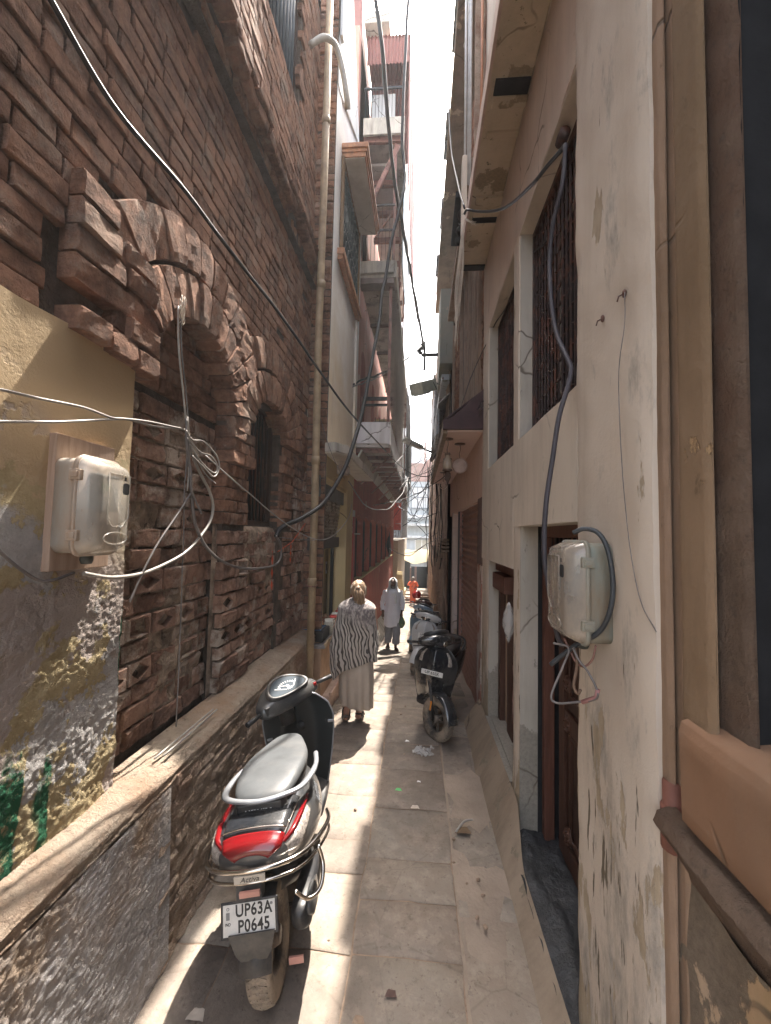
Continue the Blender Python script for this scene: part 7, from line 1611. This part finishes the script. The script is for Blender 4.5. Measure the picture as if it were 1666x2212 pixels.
for i, (x, y, z, c, lab) in enumerate(((-1.42, 5.75, .82, (.35, .17, .08), 'tray of brown sweets behind the jars'), (-1.45, 6.1, .82, (.28, .12, .07), 'second tray of dark brown snacks behind the jars'), (-1.42, 6.4, .82, (.4, .25, .14), 'farthest tray of tan snacks in the shop'))):
    t = thing('snack_tray', lab, 'tray', (x, y, z), 0, 'trays of snacks in the shop'); mb = MB(); mb.box(-.13, .13, -.14, .14, 0, .05); mb.build('tray', M_woodDk, t, bevel=.004); mb = MB()
    for k in range(34): mb.ball((U(-.11, .11), U(-.12, .12), .05 + U(0, .06)), .024, .02, .018, 6, 5)
    mb.build('snacks', m_plain('snack_brown_%d' % i, c, .6, var=.4, scale=30, obj=True), t)
cols = [(.45, .05, .04), (.03, .05, .2), (.5, .48, .44), (.04, .07, .25), (.45, .2, .05), (.3, .04, .04), (.5, .45, .3), (.05, .05, .15)]
for i in range(12):
    r_, c_ = divmod(i, 3); t = thing('snack_packet_strip', ['strip of red and orange snack packets hanging in the shop', 'strip of dark blue and white snack packets hanging in the shop', 'strip of mixed bright snack packets hanging in the shop'][c_] , 'packets', (-1.56 + .0 * c_, 6.05 + .2 * c_, 2.0 - .3 * r_), 0, 'strips of snack packets in the shop')
    for k in range(3):
        mb = MB(); mb.grid(lambda u, v: Vector((.012 * math.sin(math.pi * u) * math.sin(math.pi * v) + .004 * math.sin(20 * u), -.075 + .15 * u, -.09 * k - .085 * v)), 6, 4); mb.build('packet', m_plain('packet_%d_%d' % (i, k), cols[(r_ * 2 + c_ * 3 + k) % 8], .3), t, fixn=False)
mb = MB(); mb.box(-1.529, -1.526, 6.74, 6.86, 1.52, 1.72)
n_ = mb.build('paper_notice', M_white); props(n_, 'small white paper notice on the yellow post inside the shop', 'notice')
mb = MB(); mb.box(-1.525, -1.523, 6.765, 6.835, 1.57, 1.68); mb.build('grey_square', m_plain('notice_grey', (.25, .25, .25), .8), n_)
mb = MB(); mb.box(-1.1, -.95, 5.35, 5.5, 2.98, 3.1); props(mb.build('junction_box', M_woodOld, bevel=.01), 'grey metal box hanging under the concrete awning slab', 'box')
mb = MB(); mb.grid(lambda u, v: Vector((-1.0 + (.11 * math.sin(math.pi * v ** .8)) * math.cos(6.283 * u) + .01 * math.sin(20 * u), 5.98 + .10 * math.sin(math.pi * v ** .8) * math.sin(6.283 * u), .62 - .42 * v)), 24, 14)
props(mb.build('vegetable_bag', m_plain('yellow_green_net', (.35, .36, .16), .6, var=.4, scale=20)), 'yellow green bag hanging at the shop counter left of the woman', 'bag')

# orange cloth strips tied on the brick wall
mb = MB()
for (x, y0, y1, w_) in ((589, 1190, 1275, .03), (629, 1170, 1215, .025)): 
    a, b = onX(x, y0, -1.385), onX(x - 2, y1, -1.385); mb.grid(lambda u, v: a.lerp(b, v) + Vector((.006 * math.sin(v * 20 + u * 3), -w_ / 2 + w_ * u * (1 - .3 * v), 0)), 3, 16)
mb.tube([onX(600, 1192, -1.38), onX(632, 1170, -1.38), onX(660, 1130, -1.3)], .004, 5)
props(mb.build('orange_cloth_strip', m_plain('orange_red_rag', (.6, .1, .04), .8)), 'orange red rag strips tied to a string on the brick wall beside the drainpipe', 'rag')

# ------------------------------------------------------------------ litter
mb = MB(); c = onZ(914, 1628, .0)
mb.grid(lambda u, v: c + Vector((-.09 + .18 * u + .02 * math.sin(9 * v), -.07 + .15 * v + .02 * math.sin(8 * u), .012 + .045 * abs(mnoise.noise(Vector((u * 5, v * 5, 1)))) + .02 * math.sin(math.pi * u) * math.sin(math.pi * v))), 24, 20)
props(mb.build('plastic_bag', Mbag, noisy=(.012, 30)), 'crumpled clear plastic bag lying on the paving in front of the black scooter', 'plastic bag')
def scrap(px, py, s_, m, lab, cat='litter', name='paper_scrap'):
    mb = MB(); c = onZ(px, py, gz(0)); mb.grid(lambda u, v: c + Vector((s_ * (u - .5) * (1.2 - .5 * v), s_ * .7 * (v - .5), .006 + .012 * abs(mnoise.noise(Vector((u * 3, v * 3, px)))))), 5, 5); props(mb.build(name, m), lab, cat)
scrap(861, 1707, .05, m_plain('bright_green_foil', (.08, .5, .12), .4), 'small bright green wrapper on the paving')
scrap(880, 1602, .04, M_white, 'small white paper scrap near the shadow edge'); scrap(897, 1745, .06, M_string, 'crumpled tan paper in the shade'); scrap(1000, 1795, .10, m_plain('brown_leafy', (.18, .12, .07), .9), 'brown leafy clump in the right gutter'); scrap(775, 2212 - 5, .05, M_dirt, 'dirt crumb on the sunny paving at the bottom')
scrap(845, 2150, .05, m_plain('brown_stain', (.10, .06, .05), .9), 'dark brown dropping on the paving at the bottom'); scrap(425, 2195, .07, M_string, 'pale bent cardboard piece by the scooter shadow'); scrap(905, 1690, .03, M_white, 'tiny white scrap in the middle of the paving')
mb = MB(); a, b = onZ(985, 1800, .0), onZ(1022, 1775, .0); mb.tube(catmull([a + Vector((0, 0, .01)), a.lerp(b, .5) + Vector((0, .02, .03)), b + Vector((0, 0, .015))], 5), .008, 7); props(mb.build('stick', M_paleWire), 'pale stick lying across the right gutter', 'stick')
for i in range(26):
    x, y = U(-1.1, .6), U(1.0, 6.5); mb = MB(); s_ = U(.006, .016); mb.ball((x, y, gz(y) + s_ * .5), s_, s_ * U(.7, 1.3), s_ * .6, 7, 5); props(mb.build('pebble', M_dirt, noisy=(.004, 60)), 'small loose pebble scattered on the paving', 'pebble', 'pebbles scattered on the paving')
# ------------------------------------------------------------------ the hazy air of the alley
mb = MB(); mb.box(-9, 9, -6, 46, -6, 15)
hz = mb.build('haze', bpy.data.materials.new('haze_air')); m = hz.data.materials[0]; m.use_nodes = True; m.node_tree.nodes.clear()
mo = m.node_tree.nodes.new('ShaderNodeOutputMaterial'); pv = m.node_tree.nodes.new('ShaderNodeVolumePrincipled'); pv.inputs['Color'].default_value = (.92, .94, .97, 1); pv.inputs['Density'].default_value = .0022; pv.inputs['Anisotropy'].default_value = .3
m.node_tree.links.new(pv.outputs[0], mo.inputs['Volume']); props(hz, kind='stuff', label='pale dusty haze filling the alley air', cat='haze')
sc.cycles.volume_bounces = 0

# ------------------------------------------------------------------ every countable piece becomes an object of its own
def split_loose(o):
    me = o.data; n = len(me.vertices); par = list(range(n))
    def find(a):
        while par[a] != a: par[a] = par[par[a]]; a = par[a]
        return a
    for p in me.polygons:
        v = p.vertices; r = find(v[0])
        for k in v[1:]: par[find(k)] = r
    groups = {}
    for p in me.polygons: groups.setdefault(find(p.vertices[0]), []).append(p)
    if len(groups) < 2 or len(groups) > 90: return
    for ps in list(groups.values()):
        idx = {}; vs = []; fs = []
        for p in ps:
            f = []
            for k in p.vertices:
                if k not in idx: idx[k] = len(vs); vs.append(tuple(me.vertices[k].co))
                f.append(idx[k])
            fs.append(f)
        m2 = bpy.data.meshes.new(o.name); m2.from_pydata(vs, [], fs)
        for m in me.materials: m2.materials.append(m)
        m2.polygons.foreach_set('use_smooth', [p.use_smooth for p in ps])
        c = o.copy(); c.data = m2; COL.objects.link(c); c.parent = o.parent; c.matrix_parent_inverse = o.matrix_parent_inverse
    bpy.data.objects.remove(o)
SPLIT = ('reveal', 'window_post', 'joist', 'joists', 'soffit_rib', 'blue_sheet', 'joist_pocket', 'black_jamb', 'lintel_boards', 'upper_boards', 'tall_window', 'dark_opening', 'lintel_soffit', 'arched_niche', 'pebble')
for o in list(bpy.data.objects):
    if o.type == 'MESH' and not o.children and o.name.split('.')[0] in SPLIT: split_loose(o)
